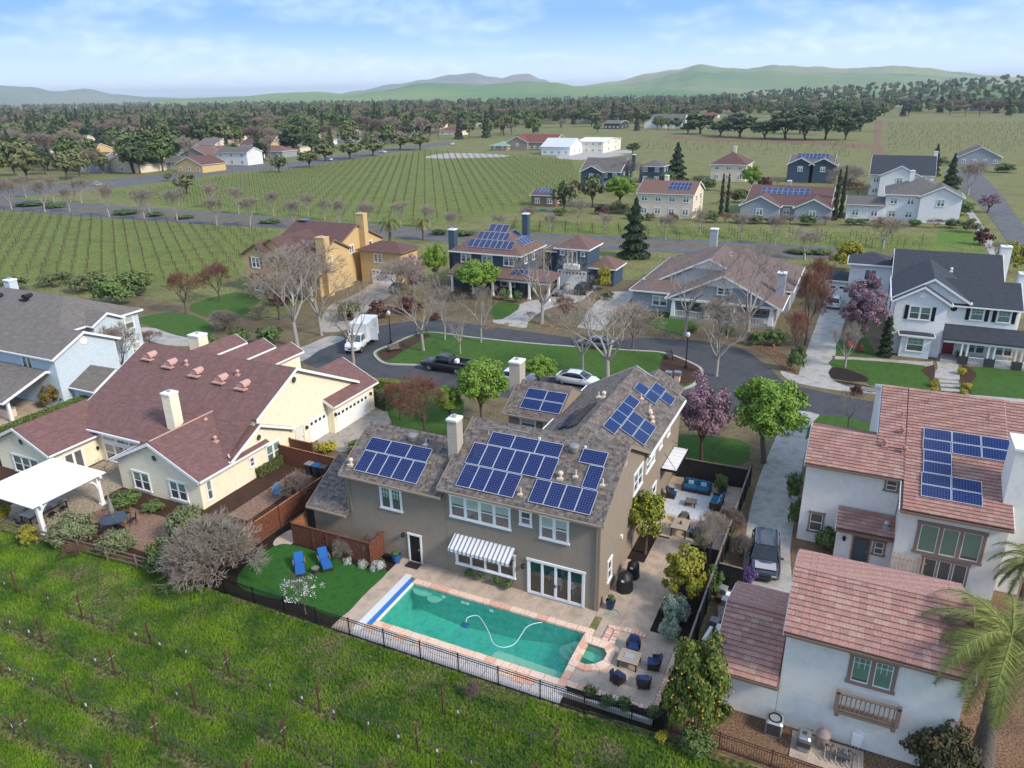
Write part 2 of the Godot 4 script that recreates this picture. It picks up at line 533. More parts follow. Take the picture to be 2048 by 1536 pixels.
# gabled block. ax: ridge direction; a = extent along the ridge,b = extent across; rc,yr = ridge; s = slope
func gable(ax: String,a0: float,a1: float,b0: float,b1: float,rc: float,yr: float,s: float,wall: Material,roof: Material,trim: Material,o := {}) -> void:
	var th: float = o.get("th",0.17)
	var oe: float = o.get("eave",0.4)
	var orr: float = o.get("rake",0.35)
	var y0: float = o.get("y0",-0.4)
	var t0 := yr - th - s * absf(b0 - rc)
	var t1 := yr - th - s * absf(b1 - rc)
	if wall:
		var m := nb()
		oquad(m,ax3(ax,a0,y0,b0),ax3(ax,a1,y0,b0),ax3(ax,a1,t0,b0),ax3(ax,a0,t0,b0),ax3(ax,0,0,-1))
		if not o.get("open_front",false):
			oquad(m,ax3(ax,a0,y0,b1),ax3(ax,a1,y0,b1),ax3(ax,a1,t1,b1),ax3(ax,a0,t1,b1),ax3(ax,0,0,1))
		for e in [[a0,-1.0],[a1,1.0]]:
			var h := ax3(ax,e[1],0,0)
			var lo := minf(t0,t1)
			oquad(m,ax3(ax,e[0],y0,b0),ax3(ax,e[0],y0,b1),ax3(ax,e[0],lo,b1),ax3(ax,e[0],lo,b0),h)
			var rr := ax3(ax,e[0],yr - th,rc)
			otri(m,ax3(ax,e[0],lo,b0),ax3(ax,e[0],lo,b1),rr,h)
			if t1 > lo + 0.01:
				otri(m,ax3(ax,e[0],lo,b1),ax3(ax,e[0],t1,b1),rr,h)
			if t0 > lo + 0.01:
				otri(m,ax3(ax,e[0],lo,b0),ax3(ax,e[0],t0,b0),rr,h)
		part(H,"wall",m.mesh(),wall)
	var m2 := nb()
	var c0 := a0 - (orr if o.get("r0",true) else -0.0)
	var c1 := a1 + (orr if o.get("r1",true) else 0.0)
	var ends := []
	for e in [[b0 - oe,-1.0],[b1 + oe,1.0]]:
		var ye: float = yr - s * absf(e[0] - rc)
		ends.append([e[0],ye])
		slab(m2,[ax3(ax,c0,yr,rc),ax3(ax,c1,yr,rc),ax3(ax,c1,ye,e[0]),ax3(ax,c0,ye,e[0])],th)
	part(H,"roof",m2.mesh(),roof)
	if trim:
		for e in [[c0,-1.0,o.get("r0",true)],[c1,1.0,o.get("r1",true)]]:
			if not e[2]:
				continue
			var m3 := nb()
			for q in ends:
				var x0: float = e[0] + e[1] * 0.004
				var x1: float = e[0] + e[1] * 0.05
				var top := 0.015
				var bh: float = o.get("board",0.26)
				var A := ax3(ax,x0,yr + top,rc); var B := ax3(ax,x0,q[1] + top,q[0])
				var C2 := ax3(ax,x1,yr + top,rc); var D := ax3(ax,x1,q[1] + top,q[0])
				var dn := Vector3(0,-bh,0)
				var hh := ax3(ax,e[1],0,0)
				oquad(m3,C2,D,D + dn,C2 + dn,hh)
				oquad(m3,A,B,B + dn,A + dn,-hh)
				oquad(m3,A,B,D,C2,Vector3.UP)
				oquad(m3,A + dn,B + dn,D + dn,C2 + dn,Vector3.DOWN)
				oquad(m3,B,D,D + dn,B + dn,ax3(ax,0,0,signf(q[0] - rc)))
			part(H,"fascia",m3.mesh(),trim)
		for q in (ends if o.get("gut",true) else []):
			var sg := signf(q[0] - rc)
			var m4 := nb()
			m4.bar(ax3(ax,c0 + 0.02,q[1] - 0.09,q[0] + sg * 0.07),ax3(ax,c1 - 0.02,q[1] - 0.09,q[0] + sg * 0.07),0.12,0.13)
			part(H,"gutter",m4.mesh(),o.get("gutter",trim))
# hipped block
func hip(x0: float,x1: float,z0: float,z1: float,yw: float,s: float,wall: Material,roof: Material,trim: Material,o := {}) -> void:
	var oe: float = o.get("eave",0.45)
	if wall:
		var m := nb()
		m.box(x0,x1,o.get("y0",-0.4),yw,z0,z1)
		part(H,"wall",m.mesh(),wall)
	var X0 := x0 - oe; var X1 := x1 + oe; var Z0 := z0 - oe; var Z1 := z1 + oe
	var dx := X1 - X0
	var dz := Z1 - Z0
	var hw := minf(dx,dz) / 2
	var yr := yw + s * hw
	var R0: Vector3
	var R1: Vector3
	if dx >= dz:
		R0 = Vector3(X0 + hw,yr,(Z0 + Z1) / 2); R1 = Vector3(X1 - hw,yr,(Z0 + Z1) / 2)
	else:
		R0 = Vector3((X0 + X1) / 2,yr,Z0 + hw); R1 = Vector3((X0 + X1) / 2,yr,Z1 - hw)
	var a := Vector3(X0,yw,Z0); var b := Vector3(X1,yw,Z0); var d := Vector3(X1,yw,Z1); var e := Vector3(X0,yw,Z1)
	var m2 := nb()
	if dx >= dz:
		oquad(m2,e,d,R1,R0,Vector3.UP); oquad(m2,a,b,R1,R0,Vector3.UP)
		otri(m2,a,e,R0,Vector3.UP); otri(m2,b,d,R1,Vector3.UP)
	else:
		oquad(m2,a,e,R1,R0,Vector3.UP); oquad(m2,b,d,R1,R0,Vector3.UP)
		otri(m2,a,b,R0,Vector3.UP); otri(m2,e,d,R1,Vector3.UP)
	oquad(m2,a + Vector3(0,-0.16,0),b + Vector3(0,-0.16,0),d + Vector3(0,-0.16,0),e + Vector3(0,-0.16,0),Vector3.DOWN)
	part(H,"roof",m2.mesh(),roof)
	var m3 := nb()
	var q := [a,b,d,e]
	for i in 4:
		m3.bar(q[i] + Vector3(0,-0.09,0),q[(i + 1) % 4] + Vector3(0,-0.09,0),0.1,0.2)
	part(H,"fascia",m3.mesh(),trim)
func boxpart(called: String,m: Material,x0: float,x1: float,y0: float,y1: float,z0: float,z1: float,label := "") -> MeshInstance3D:
	var b := nb()
	b.box(x0,x1,y0,y1,z0,z1)
	return part(H,called,b.mesh(),m,Vector3.ZERO,0.0,label)
func slabpart(called: String,m: Material,p: Array,th := 0.16) -> void:
	var b := nb()
	slab(b,p,th)
	part(H,called,b.mesh(),m)
const FACE := {"f": 0.0,"r": PI / 2,"l": -PI / 2,"b": PI}
func wallpt(face: String,plane: float,u: float,y: float) -> Vector3:
	return (Vector3(u,y,plane) if face in ["f","b"] else Vector3(plane,y,u)) - HO
# window applied to a wall: face,plane coordinate,extent along the wall,heights,sash columns
func win(face: String,plane: float,u0: float,u1: float,y0: float,y1: float,cols := 1,o := {}) -> Node3D:
	var w := absf(u1 - u0)
	var h := y1 - y0
	var trim: Material = o.get("trim",mats.white_trim)
	var sash: Material = o.get("sash",mats.white_trim)
	var tw: float = o.get("tw",0.11)
	var hung: bool = o.get("hung",true)
	var grid: bool = o.get("grid",false)
	var blind: float = o.get("blind",0.0)
	var bm: Material = o.get("bm",mats.blind)
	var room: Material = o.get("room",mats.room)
	var wn := empty(H,o.get("called","window"),wallpt(face,plane,(u0 + u1) / 2,y0),FACE[face])
	var key := "win%.2f_%.2f_%d_%.2f_%s_%s" % [w,h,cols,tw,hung,grid]
	if not cache.has(key):
		var f := MB.new()
		f.box(-w / 2,-w / 2 + tw,0,h,0,0.07)
		f.box(w / 2 - tw,w / 2,0,h,0,0.07)
		f.box(-w / 2 - 0.04,w / 2 + 0.04,h - tw,h + 0.03,0,0.085)
		f.box(-w / 2 - 0.05,w / 2 + 0.05,-0.03,tw * 0.8,0,0.1)
		var s := MB.new()
		var iw := (w - 2 * tw) / cols
		var y_lo := tw * 0.8
		var y_hi := h - tw
		for i in cols:
			var a := -w / 2 + tw + i * iw
			if i > 0:
				f.box(a - tw * 0.55,a + tw * 0.55,y_lo,y_hi,0,0.065)
			var e0 := a + (tw * 0.55 if i > 0 else 0.0)
			var e1 := a + iw - (tw * 0.55 if i < cols - 1 else 0.0)
			s.box(e0,e0 + 0.045,y_lo,y_hi,0,0.045)
			s.box(e1 - 0.045,e1,y_lo,y_hi,0,0.045)
			s.box(e0 + 0.045,e1 - 0.045,y_lo,y_lo + 0.05,0,0.045)
			s.box(e0 + 0.045,e1 - 0.045,y_hi - 0.045,y_hi,0,0.045)
			if hung:
				s.box(e0 + 0.045,e1 - 0.045,(y_lo + y_hi) / 2 - 0.03,(y_lo + y_hi) / 2 + 0.03,0,0.05)
			if grid:
				var gy := (y_lo + y_hi) / 2 if hung else y_lo + (y_hi - y_lo) * 0.55
				for k in [1,2]:
					s.box(lerpf(e0,e1,k / 3.0) - 0.011,lerpf(e0,e1,k / 3.0) + 0.011,gy,y_hi,0.02,0.043)
				s.box(e0 + 0.045,e1 - 0.045,lerpf(gy,y_hi,0.5) - 0.011,lerpf(gy,y_hi,0.5) + 0.011,0.02,0.042)
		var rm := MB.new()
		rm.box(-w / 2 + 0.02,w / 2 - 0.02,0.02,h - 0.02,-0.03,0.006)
		var pn := MB.new()
		pn.box(-iw / 2 + 0.03,iw / 2 - 0.03,y_lo + 0.02,y_hi - 0.02,0.027,0.031)
		cache[key] = [f.mesh(),s.mesh(),rm.mesh(),pn.mesh()]
	var c: Array = cache[key]
	part(wn,"frame",c[0],trim)
	part(wn,"sash",c[1],sash)
	part(wn,"interior",c[2],room)  # flat panel on the wall, its dark colour replaces indoor shade
	var iw2 := (w - 2 * tw) / cols
	for i in cols:
		part(wn,"pane",c[3],mats.glass,Vector3(-w / 2 + tw + (i + 0.5) * iw2,0,0))
		if blind > 0.0:
			var bf := clampf(blind + rf(-0.08,0.08),0.1,0.97)
			var bkey := "blind%.2f_%.2f_%.1f" % [iw2,h,bf]
			if not cache.has(bkey):
				var b := MB.new()
				var top := h - tw - 0.02
				var bot := lerpf(top,tw,snappedf(bf,0.1))
				var nn := maxi(2,int((top - bot) / 0.07))
				for k in nn:
					var yy := lerpf(bot,top,float(k) / nn)
					b.box(-iw2 / 2 + 0.05,iw2 / 2 - 0.05,yy + 0.006,yy + (top - bot) / nn,0.008,0.018 if k % 2 == 0 else 0.015)
				cache[bkey] = b.mesh()
			part(wn,"blind",cache[bkey],bm,Vector3(-w / 2 + tw + (i + 0.5) * iw2,0,0))
	if o.get("shutter",false):
		var sk := "shut%.2f" % h
		if not cache.has(sk):
			var b := MB.new()
			b.box(-0.19,0.19,0,h,0,0.035)
			for k in int(h / 0.1):
				b.box(-0.15,0.15,0.05 + k * 0.1,0.11 + k * 0.1,0.03,0.05)
			cache[sk] = b.mesh()
		for sg in [-1,1]:
			part(wn,"shutter",cache[sk],o.get("sm",mats.black_metal),Vector3(sg * (w / 2 + 0.24),0,0))
	return wn
func door(face: String,plane: float,u0: float,u1: float,y0: float,y1: float,leaf: Material,trim: Material,glazed := false) -> void:
	var w := absf(u1 - u0)
	var h := y1 - y0
	var d := empty(H,"door",wallpt(face,plane,(u0 + u1) / 2,y0),FACE[face])
	var f := MB.new()
	f.box(-w / 2,-w / 2 + 0.11,0,h,0,0.08); f.box(w / 2 - 0.11,w / 2,0,h,0,0.08); f.box(-w / 2 - 0.03,w / 2 + 0.03,h - 0.11,h + 0.02,0,0.09)
	part(d,"frame",f.mesh(),trim)
	var l := MB.new()
	l.box(-w / 2 + 0.11,w / 2 - 0.11,0.01,h - 0.11,0,0.03)
	for k in 2:
		l.box(-w / 2 + 0.2,w / 2 - 0.2,0.15 + k * h * 0.45,0.15 + k * h * 0.45 + h * 0.36,0.03,0.042)
	part(d,"leaf",l.mesh(),leaf)
	var k := MB.new()
	k.box(w / 2 - 0.24,w / 2 - 0.18,h * 0.44,h * 0.5,0.03,0.1)
	part(d,"handle",k.mesh(),mats.galvanised)
	if glazed:
		var p := MB.new()
		p.box(-w / 2 + 0.2,w / 2 - 0.2,0.2,h - 0.22,0.044,0.05)
		part(d,"pane",p.mesh(),mats.car_glass_light)
func garage_door(face: String,plane: float,u0: float,u1: float,y0: float,y1: float,m: Material,lights := 4) -> void:
	var w := absf(u1 - u0)
	var h := y1 - y0
	var d := empty(H,"garage_door",wallpt(face,plane,(u0 + u1) / 2,y0),FACE[face])
	for k in 4:
		var p := MB.new()
		p.box(-w / 2,w / 2,h * k / 4.0 + 0.01,h * (k + 1) / 4.0 - 0.01,0,0.05)
		if k < 3:
			for j in lights:
				p.box(-w / 2 + (j + 0.12) * w / lights,-w / 2 + (j + 0.88) * w / lights,h * (k + 0.2) / 4.0,h * (k + 0.8) / 4.0,0.05,0.062)
		part(d,"panel",p.mesh(),m)
	var g := MB.new()
	g.box(-w / lights * 0.27,w / lights * 0.27,h * 0.8,h * 0.93,0.05,0.058)
	var gm := g.mesh()
	for j in lights:
		part(d,"pane",gm,mats.car_glass,Vector3(-w / 2 + (j + 0.5) * w / lights,0,0))
	var t := MB.new()
	t.box(-w / 2 - 0.12,-w / 2,0,h + 0.12,0,0.07); t.box(w / 2,w / 2 + 0.12,0,h + 0.12,0,0.07); t.box(-w / 2,w / 2,h,h + 0.12,0,0.07)
	part(d,"frame",t.mesh(),m)
func round_vent(face: String,plane: float,u: float,y: float,r: float,m: Material,ring: Material) -> void:
	var v := empty(H,"vent",wallpt(face,plane,u,y),FACE[face])
	var a := MB.new()
	a.xf = Transform3D(Basis(Vector3.RIGHT,PI / 2),Vector3.ZERO)
	a.lathe([Vector2(r * 0.8,0),Vector2(r * 0.8,0.02),Vector2(0,0.02)],20)
	part(v,"louvre",a.mesh(),m)
	var b := MB.new()
	b.xf = a.xf
	b.lathe([Vector2(r * 1.05,0),Vector2(r,0.06),Vector2(r * 0.82,0.06),Vector2(r * 0.8,0)],20)
	part(v,"ring",b.mesh(),ring)
func lantern(face: String,plane: float,u: float,y: float) -> void:
	if not cache.has("lantern"):
		var b := MB.new()
		b.box(-0.06,0.06,-0.1,0.12,0,0.03)
		b.bar(Vector3(0,0.05,0.02),Vector3(0,0.14,0.16),0.03,0.03)
		b.xf = Transform3D(Basis.IDENTITY,Vector3(0,-0.17,0.16))
		b.lathe([Vector2(0.05,0),Vector2(0.09,0.02),Vector2(0.11,0.2),Vector2(0.14,0.22),Vector2(0.03,0.33),Vector2(0,0.35)],6)
		cache.lantern = b.mesh()
	part(H,"wall_lantern",cache.lantern,mats.black_metal,wallpt(face,plane,u,y),FACE[face])
func chimney(x0: float,x1: float,z0: float,z1: float,y0: float,y1: float,m: Material,cap: Material) -> void:
	var c := empty(H,"chimney",Vector3((x0 + x1) / 2,y0,(z0 + z1) / 2) - HO)
	var w := (x1 - x0) / 2
	var d := (z1 - z0) / 2
	var b := MB.new()
	b.box(-w,w,0,y1 - y0 - 0.12,-d,d)
	part(c,"stack",b.mesh(),m)
	var k := MB.new()
	k.cbox(-w - 0.06,w + 0.06,y1 - y0 - 0.117,y1 - y0 + 0.04,-d - 0.06,d + 0.06,0.03)
	part(c,"cap",k.mesh(),cap)
	var f := MB.new()
	f.xf = Transform3D(Basis.IDENTITY,Vector3(0,y1 - y0 + 0.04,0))
	f.lathe([Vector2(0.12,0),Vector2(0.12,0.12),Vector2(0.16,0.13),Vector2(0.15,0.2),Vector2(0,0.24)],10)
	part(c,"flue",f.mesh(),mats.galvanised)
# roof furniture standing on a sloping roof
func roof_vent(p: Vector3,kind := "pipe",m: Material = null) -> void:
	if not cache.has("rv" + kind):
		var b := MB.new()
		if kind == "pipe":
			b.box(-0.16,0.16,-0.12,0.03,-0.16,0.16)
			b.lathe([Vector2(0.09,0),Vector2(0.055,0.12),Vector2(0.05,0.4),Vector2(0,0.41)],8)
		elif kind == "hood":
			b.box(-0.2,0.2,-0.12,0.03,-0.2,0.2)
			b.lathe([Vector2(0.1,0),Vector2(0.08,0.25),Vector2(0.17,0.27),Vector2(0.17,0.38),Vector2(0.1,0.46),Vector2(0,0.48)],10)
		elif kind == "fan":
			b.lathe([Vector2(0.28,0),Vector2(0.28,0.2),Vector2(0.35,0.22),Vector2(0.34,0.36),Vector2(0.24,0.45),Vector2(0,0.48)],16)
		elif kind == "eyebrow":
			for k in 8:
				var a0 := PI * k / 8.0
				var a1 := PI * (k + 1) / 8.0
				var p0 := Vector3(cos(a0) * 0.45,sin(a0) * 0.42,0.35)
				var p1 := Vector3(cos(a1) * 0.45,sin(a1) * 0.42,0.35)
				b.quad(p0,p0 + Vector3(-cos(a0) * 0.1,0.0,-0.95),p1 + Vector3(-cos(a1) * 0.1,0.0,-0.95),p1)
				b.tri(Vector3(0,-0.05,0.3),p0 + Vector3(0,0,-0.05),p1 + Vector3(0,0,-0.05))
			b.box(-0.6,0.6,-0.22,-0.1,0.1,0.62)
		elif kind == "box":
			b.box(-0.07,0.07,-0.1,0.14,-0.06,0.06)
		cache["rv" + kind] = b.mesh()
	part(H,{"pipe": "vent_pipe","hood": "vent_hood","fan": "attic_fan","eyebrow": "attic_vent","box": "junction_box"}[kind],cache["rv" + kind],m if m else mats.vent_tan,p - HO)
# solar panel: centre on the roof,unit vectors along the eave and down the slope,size along each
func panel(c: Vector3,u: Vector3,d: Vector3,w: float,l: float,black := false) -> void:
	var key := "pv%.2f_%.2f" % [w,l]
	if not cache.has(key):
		var f := MB.new()
		for q in [[-w / 2,w / 2,-l / 2,-l / 2 + 0.035],[-w / 2,w / 2,l / 2 - 0.035,l / 2],[-w / 2,-w / 2 + 0.03,-l / 2 + 0.035,l / 2 - 0.035],[w / 2 - 0.03,w / 2,-l / 2 + 0.035,l / 2 - 0.035]]:
			f.box(q[0],q[1],-0.02,0.025,q[2],q[3])
		var g := MB.new()
		var y := 0.018
		var A := Vector3(-w / 2 + 0.02,y,-l / 2 + 0.02); var B := Vector3(w / 2 - 0.02,y,-l / 2 + 0.02)
		var D := Vector3(w / 2 - 0.02,y,l / 2 - 0.02); var E2 := Vector3(-w / 2 + 0.02,y,l / 2 - 0.02)
		var up := Vector3.UP
		if l >= w:
			g.tri_raw(A,E2,D,up,up,up,Vector2(0,0),Vector2(0,1),Vector2(1,1)); g.tri_raw(A,D,B,up,up,up,Vector2(0,0),Vector2(1,1),Vector2(1,0))
		else:
			g.tri_raw(A,E2,D,up,up,up,Vector2(0,0),Vector2(1,0),Vector2(1,1)); g.tri_raw(A,D,B,up,up,up,Vector2(0,0),Vector2(1,1),Vector2(0,1))
		cache[key] = [f.mesh(),g.mesh()]
	var p := Node3D.new()
	p.name = "solar_panel"
	H.add_child(p,true)
	p.transform = Transform3D(Basis(u,d.cross(u),d),c - HO)
	part(p,"frame",cache[key][0],mats.black_panel if black else mats.panel_frame)
	part(p,"cells",cache[key][1],mats.black_panel if black else mats.solar_cells)
# rectangles [x0,x1,z0,z1] laid on a roof falling towards +z; plane through (z_ref,y_ref) with slope s
func panels_front(zr: float,yr: float,s: float,rows: Array,black := false) -> void:
	var d := Vector3(0,-s,1).normalized()
	for r in rows:
		var n: int = r[4]
		var w: float = (r[1] - r[0]) / n
		for i in n:
			var zc: float = (r[2] + r[3]) / 2
			panel(Vector3(r[0] + (i + 0.5) * w,yr - s * (zc - zr) + 0.1,zc),Vector3.RIGHT,d,w - 0.012,(r[3] - r[2]) / d.z - 0.012,black)
func panels_side(sg: float,xr: float,yr: float,s: float,rows: Array,black := false) -> void:
	# roof falling towards +x (sg 1) or -x (sg -1); rows [x0,x1,z0,z1,n along z]
	var d := Vector3(sg,-s,0).normalized()
	for r in rows:
		var n: int = r[4]
		var w: float = (r[3] - r[2]) / n
		for i in n:
			var xc: float = (r[0] + r[1]) / 2
			panel(Vector3(xc,yr - s * sg * (xc - xr) + 0.1,r[2] + (i + 0.5) * w),Vector3(0,0,-sg),d,w - 0.012,(r[1] - r[0]) / absf(d.x) - 0.012,black)
# clay tiles,one by one,on a plane: corner at the left end of the eave,u along the eave,v up the slope
var tile_mats := []
func tiles(c: Vector3,u: Vector3,v: Vector3,w: float,l: float,most: int,skip := Rect2()) -> void:
	if tile_mats.is_empty():
		for k in [lin(0.52,0.29,0.24),lin(0.47,0.25,0.21),lin(0.56,0.34,0.28),lin(0.43,0.24,0.2),lin(0.54,0.27,0.22)]:
			var tm := StandardMaterial3D.new()
			tm.albedo_color = k
			tm.roughness = 0.85
			textured(tm,T.bark,1.3,true)
			tile_mats.append(tm)
		var b := MB.new()
		var A := Vector3(-0.162,0.0,-0.02); var B := Vector3(0.162,0.0,-0.02)
		var e := 0.1
		var p := [Vector3(-0.162,e,0),Vector3(0.162,e,0),Vector3(0.162,0.02,-0.36),Vector3(-0.162,0.02,-0.36)]
		var q := [Vector3(-0.162,0.03,0.012),Vector3(0.162,0.03,0.012),Vector3(0.162,-0.02,-0.36),Vector3(-0.162,-0.02,-0.36)]
		b.quad(p[0],p[1],p[2],p[3]); b.quad(q[0],q[1],p[1],p[0]); b.quad(q[1],q[2],p[2],p[1]); b.quad(q[3],q[0],p[0],p[3])
		cache.tile = b.mesh()
	var rows := int(l / 0.3)
	var course := l / rows
	var n := v.cross(-u).normalized()
	if n.y < 0:
		n = -n
	var cols := int(w / 0.328)
	var tw := w / cols
	var rest := []
	var done := 0
	for j in rows:
		for i in cols:
			var a := (i + 0.5) * tw
			if skip.size.x > 0 and skip.has_point(Vector2(a,j * course)):
				continue
			var jig := Basis(v,rf(-0.006,0.006))
			var t := Transform3D(jig * Basis(u,n,-v),c + u * a + v * (j * course) + n * rf(0,0.006))
			t = t * Transform3D(Basis.from_scale(Vector3((tw - 0.006) / 0.324,1,course * 1.15 / 0.36)),Vector3.ZERO)
			t.origin -= HO
			if done < most:
				var o := part(H,"roof_tile",cache.tile,tile_mats[rng.randi() % 5])
				o.transform = t
				done += 1
			else:
				rest.append(t)
	for k in 5:
		var mine := []
		for i in rest.size():
			if (i * 7 + (i / 5) * 3) % 5 == k:
				mine.append(rest[i])
		if mine.size():
			scatter(H,"roof_tiles",cache.tile,tile_mats[k],mine)
# many copies as one stuff object
func scatter(parent: Node3D,called: String,mesh: Mesh,m: Material,where: Array,cols := []) -> MultiMeshInstance3D:
	var mm := MultiMesh.new()
	mm.transform_format = MultiMesh.TRANSFORM_3D
	mm.use_colors = cols.size() > 0
	mm.mesh = mesh
	mm.instance_count = where.size()
	for i in where.size():
		mm.set_instance_transform(i,where[i])
		if cols.size():
			mm.set_instance_color(i,cols[i])
	var o := MultiMeshInstance3D.new()
	o.name = numbered(called) if parent == self else called
	o.multimesh = mm
	o.material_override = m
	parent.add_child(o,true)
	o.set_meta("kind","stuff")
	return o

# ---------- taupe house with the pool ----------
func main_house() -> void:
	house("taupe_house","two-storey taupe sided house with solar panels on its brown roofs, beside the swimming pool",-8.0,-6.0)
	var w := siding("taupe_siding",lin(0.255,0.205,0.155))
	var r := shingle("brown_shingle",lin(0.3,0.245,0.215))
	var t: Material = mats.taupe_trim
	# main block: front wall with openings
	var m := nb()
	var xs := [-10.4,-9.7,-5.56,-4.6,-0.92,0.0]
	var ys := [-0.4,0.06,0.83,2.44,2.5,6.46]
	for i in 5:
		for j in 5:
			var cx: float = (xs[i] + xs[i + 1]) / 2
			var cy: float = (ys[j] + ys[j + 1]) / 2
			if (i == 1 and cy > 0.83 and cy < 2.44) or (i == 3 and cy > 0.06 and cy < 2.5):
				continue
			m.quad(Vector3(xs[i],ys[j],0),Vector3(xs[i + 1],ys[j],0),Vector3(xs[i + 1],ys[j + 1],0),Vector3(xs[i],ys[j + 1],0))
	part(H,"wall",m.mesh(),w)
	gable("x",-10.4,0.0,-9.4,0.0,-4.7,9.19,0.545,w,r,t,{"eave": 0.45,"rake": 0.28,"open_front": true})
	gable("x",-18.05,-10.42,-7.1,0.0,-3.5,8.0,0.565,w,r,t,{"eave": 0.45,"rake": 0.3,"r1": false})
	gable("x",-21.3,-18.07,-7.0,0.0,-3.5,4.74,0.545,w,r,t,{"eave": 0.45,"rake": 0.22,"r1": false})
	gable("z",-20.2,-9.38,-7.74,-0.02,-3.88,8.5,0.55,w,r,mats.white_trim,{"eave": 0.3,"rake": 0.25,"r1": false})
	gable("z",-9.4,-6.0,-7.6,-0.2,-3.88,8.49,0.55,null,r,null,{"eave": 0.02,"rake": 0.0})
	gable("z",-22.0,-20.2,-4.5,-0.6,-2.5,7.8,0.55,w,r,t,{"eave": 0.3,"rake": 0.25,"r1": false})
	gable("x",-12.0,-7.72,-18.6,-12.95,-15.75,7.82,0.55,w,r,t,{"eave": 0.4,"rake": 0.3,"r1": false})
	# corner boards and downpipe
	boxpart("corner_board",t,-0.1,0.03,-0.1,6.4,0.004,0.035)
	boxpart("corner_board",t,0.004,0.035,-0.1,6.4,-0.14,0.002)
	boxpart("downpipe",t,-0.2,-0.12,0.05,6.3,0.01,0.09)
	boxpart("corner_board",t,-18.16,-18.03,2.7,5.7,0.004,0.035)
	boxpart("downpipe",t,-17.9,-17.82,2.8,5.7,0.01,0.09)
	var s := 0.545
	panels_front(0.45,6.38,s,[[-8.76,-3.78,-3.83,-2.89,3],[-9.65,-3.7,-2.87,-1.4,6],[-9.52,-5.56,-1.37,0.13,4],[-4.57,-0.62,-1.36,0.13,4],[-1.73,-0.76,-2.87,-1.4,1],[-2.47,-0.84,-3.83,-2.89,1]])
	panels_front(0.45,5.77,0.565,[[-17.41,-12.52,-2.35,-1.39,3],[-17.35,-12.42,-1.37,0.09,5]])
	panels_front(-12.55,6.06,0.55,[[-11.12,-7.76,-14.93,-14.03,2],[-11.12,-7.76,-14.0,-13.1,2]])
	panels_side(1.0,-3.88,8.5,0.55,[[-2.95,-2.07,-15.25,-8.95,4],[-2.05,-1.16,-13.35,-10.1,2],[-1.14,-0.26,-13.35,-10.1,2],[-2.97,-2.08,-18.05,-16.45,1],[-2.07,-1.18,-17.95,-16.35,1],[-2.06,-1.17,-19.7,-18.1,1],[-1.15,-0.27,-19.3,-17.68,1]])
	panels_side(-1.0,-3.88,8.5,0.55,[[-6.2,-5.4,-12.2,-8.8,2],[-5.38,-4.6,-12.7,-8.2,3]],true)
	# roof furniture
	var ry := func(z: float) -> float: return 6.38 + s * (0.45 - z)
	for q in [[-3.04,-3.65,"fan"],[-3.2,-1.78,"hood"],[-2.32,-2.08,"pipe"],[-5.22,-0.32,"pipe"],[-0.55,-1.9,"pipe"]]:
		roof_vent(Vector3(q[0],ry.call(q[1]),q[1]),q[2],mats.fan_grey if q[2] == "fan" else null)
	for q in [[-14.37,-2.79,"fan"],[-17.83,-0.33,"hood"],[-13.25,-2.68,"pipe"]]:
		roof_vent(Vector3(q[0],5.77 + 0.565 * (0.45 - q[1]),q[1]),q[2],mats.fan_grey if q[2] == "fan" else null)
	for q in [[-5.5,8.84],[-2.4,8.84]]:
		roof_vent(Vector3(q[0],ry.call(-3.95),-3.95),"box",mats.white_trim)
	for q in [[-2.2,-16.0],[-1.3,-15.2],[-1.0,-14.4],[-0.75,-13.9]]:
		roof_vent(Vector3(q[0],8.5 + 0.55 * (-3.88 - q[0]),q[1]),"hood" if q[0] > -1.2 else "pipe")
	roof_vent(Vector3(-4.4,8.25,-13.6),"hood")
	roof_vent(Vector3(-5.0,7.95,-14.2),"pipe")
	var cd := nb()
	var cp := []
	for q in [[-9.0,-3.6],[-9.2,-4.1],[-8.0,-4.25],[-6.2,-4.2]]:
		cp.append(Vector3(q[0],ry.call(q[1]) + 0.05,q[1]))
	cd.tube(cp,[0.025,0.025,0.025,0.025],5)
	part(H,"conduit",cd.mesh(),mats.galvanised)
	chimney(-11.13,-10.43,-2.75,-1.95,6.6,10.05,siding("chimney_taupe",lin(0.4,0.35,0.29),0.22),mats.cream_trim)
	chimney(-12.95,-12.02,-16.3,-15.2,-0.4,9.35,siding("chimney_taupe",lin(0.4,0.35,0.29)),mats.cream_trim)
	# windows and doors
	var bl := {"blind": 0.45}
	win("f",0.0,-10.04,-5.75,4.27,5.94,4,bl)
	win("f",0.0,-5.16,-4.32,4.87,5.94,1)
	win("f",0.0,-3.82,-1.92,4.26,5.94,2,{"blind": 0.47})
	win("f",0.0,-15.4,-13.68,3.64,5.36,2,{"blind": 0.45,"grid": true,"hung": false,"bm": mats.blind_green})
	win("r",0.0,-8.88,-6.74,4.4,6.0,2,{"blind": 0.4,"bm": mats.blind_green})
	win("r",-0.02,-12.2,-9.9,4.5,5.75,2,{"blind": 0.3})
	win("r",-0.02,-14.3,-13.4,4.75,5.7,1)
	win("r",-0.02,-16.6,-15.8,4.75,5.7,1)
	win("r",0.0,-2.45,-1.6,0.95,2.55,1)
	win("r",-0.02,-13.2,-12.0,0.85,2.4,1)
	door("r",-0.02,-11.5,-10.2,0.0,2.3,mats.white_trim,mats.white_trim,true)
	win("f",-12.95,-11.0,-9.6,4.4,5.75,1,{"blind": 0.3})
	win("f",-12.95,-9.0,-7.95,4.4,5.75,1,{"blind": 0.3})
	round_vent("r",0.0,-4.5,8.15,0.42,mats.dark_grey,mats.white_trim)
	door("f",0.0,-13.41,-12.36,0.0,2.17,mats.black_metal,mats.white_trim)
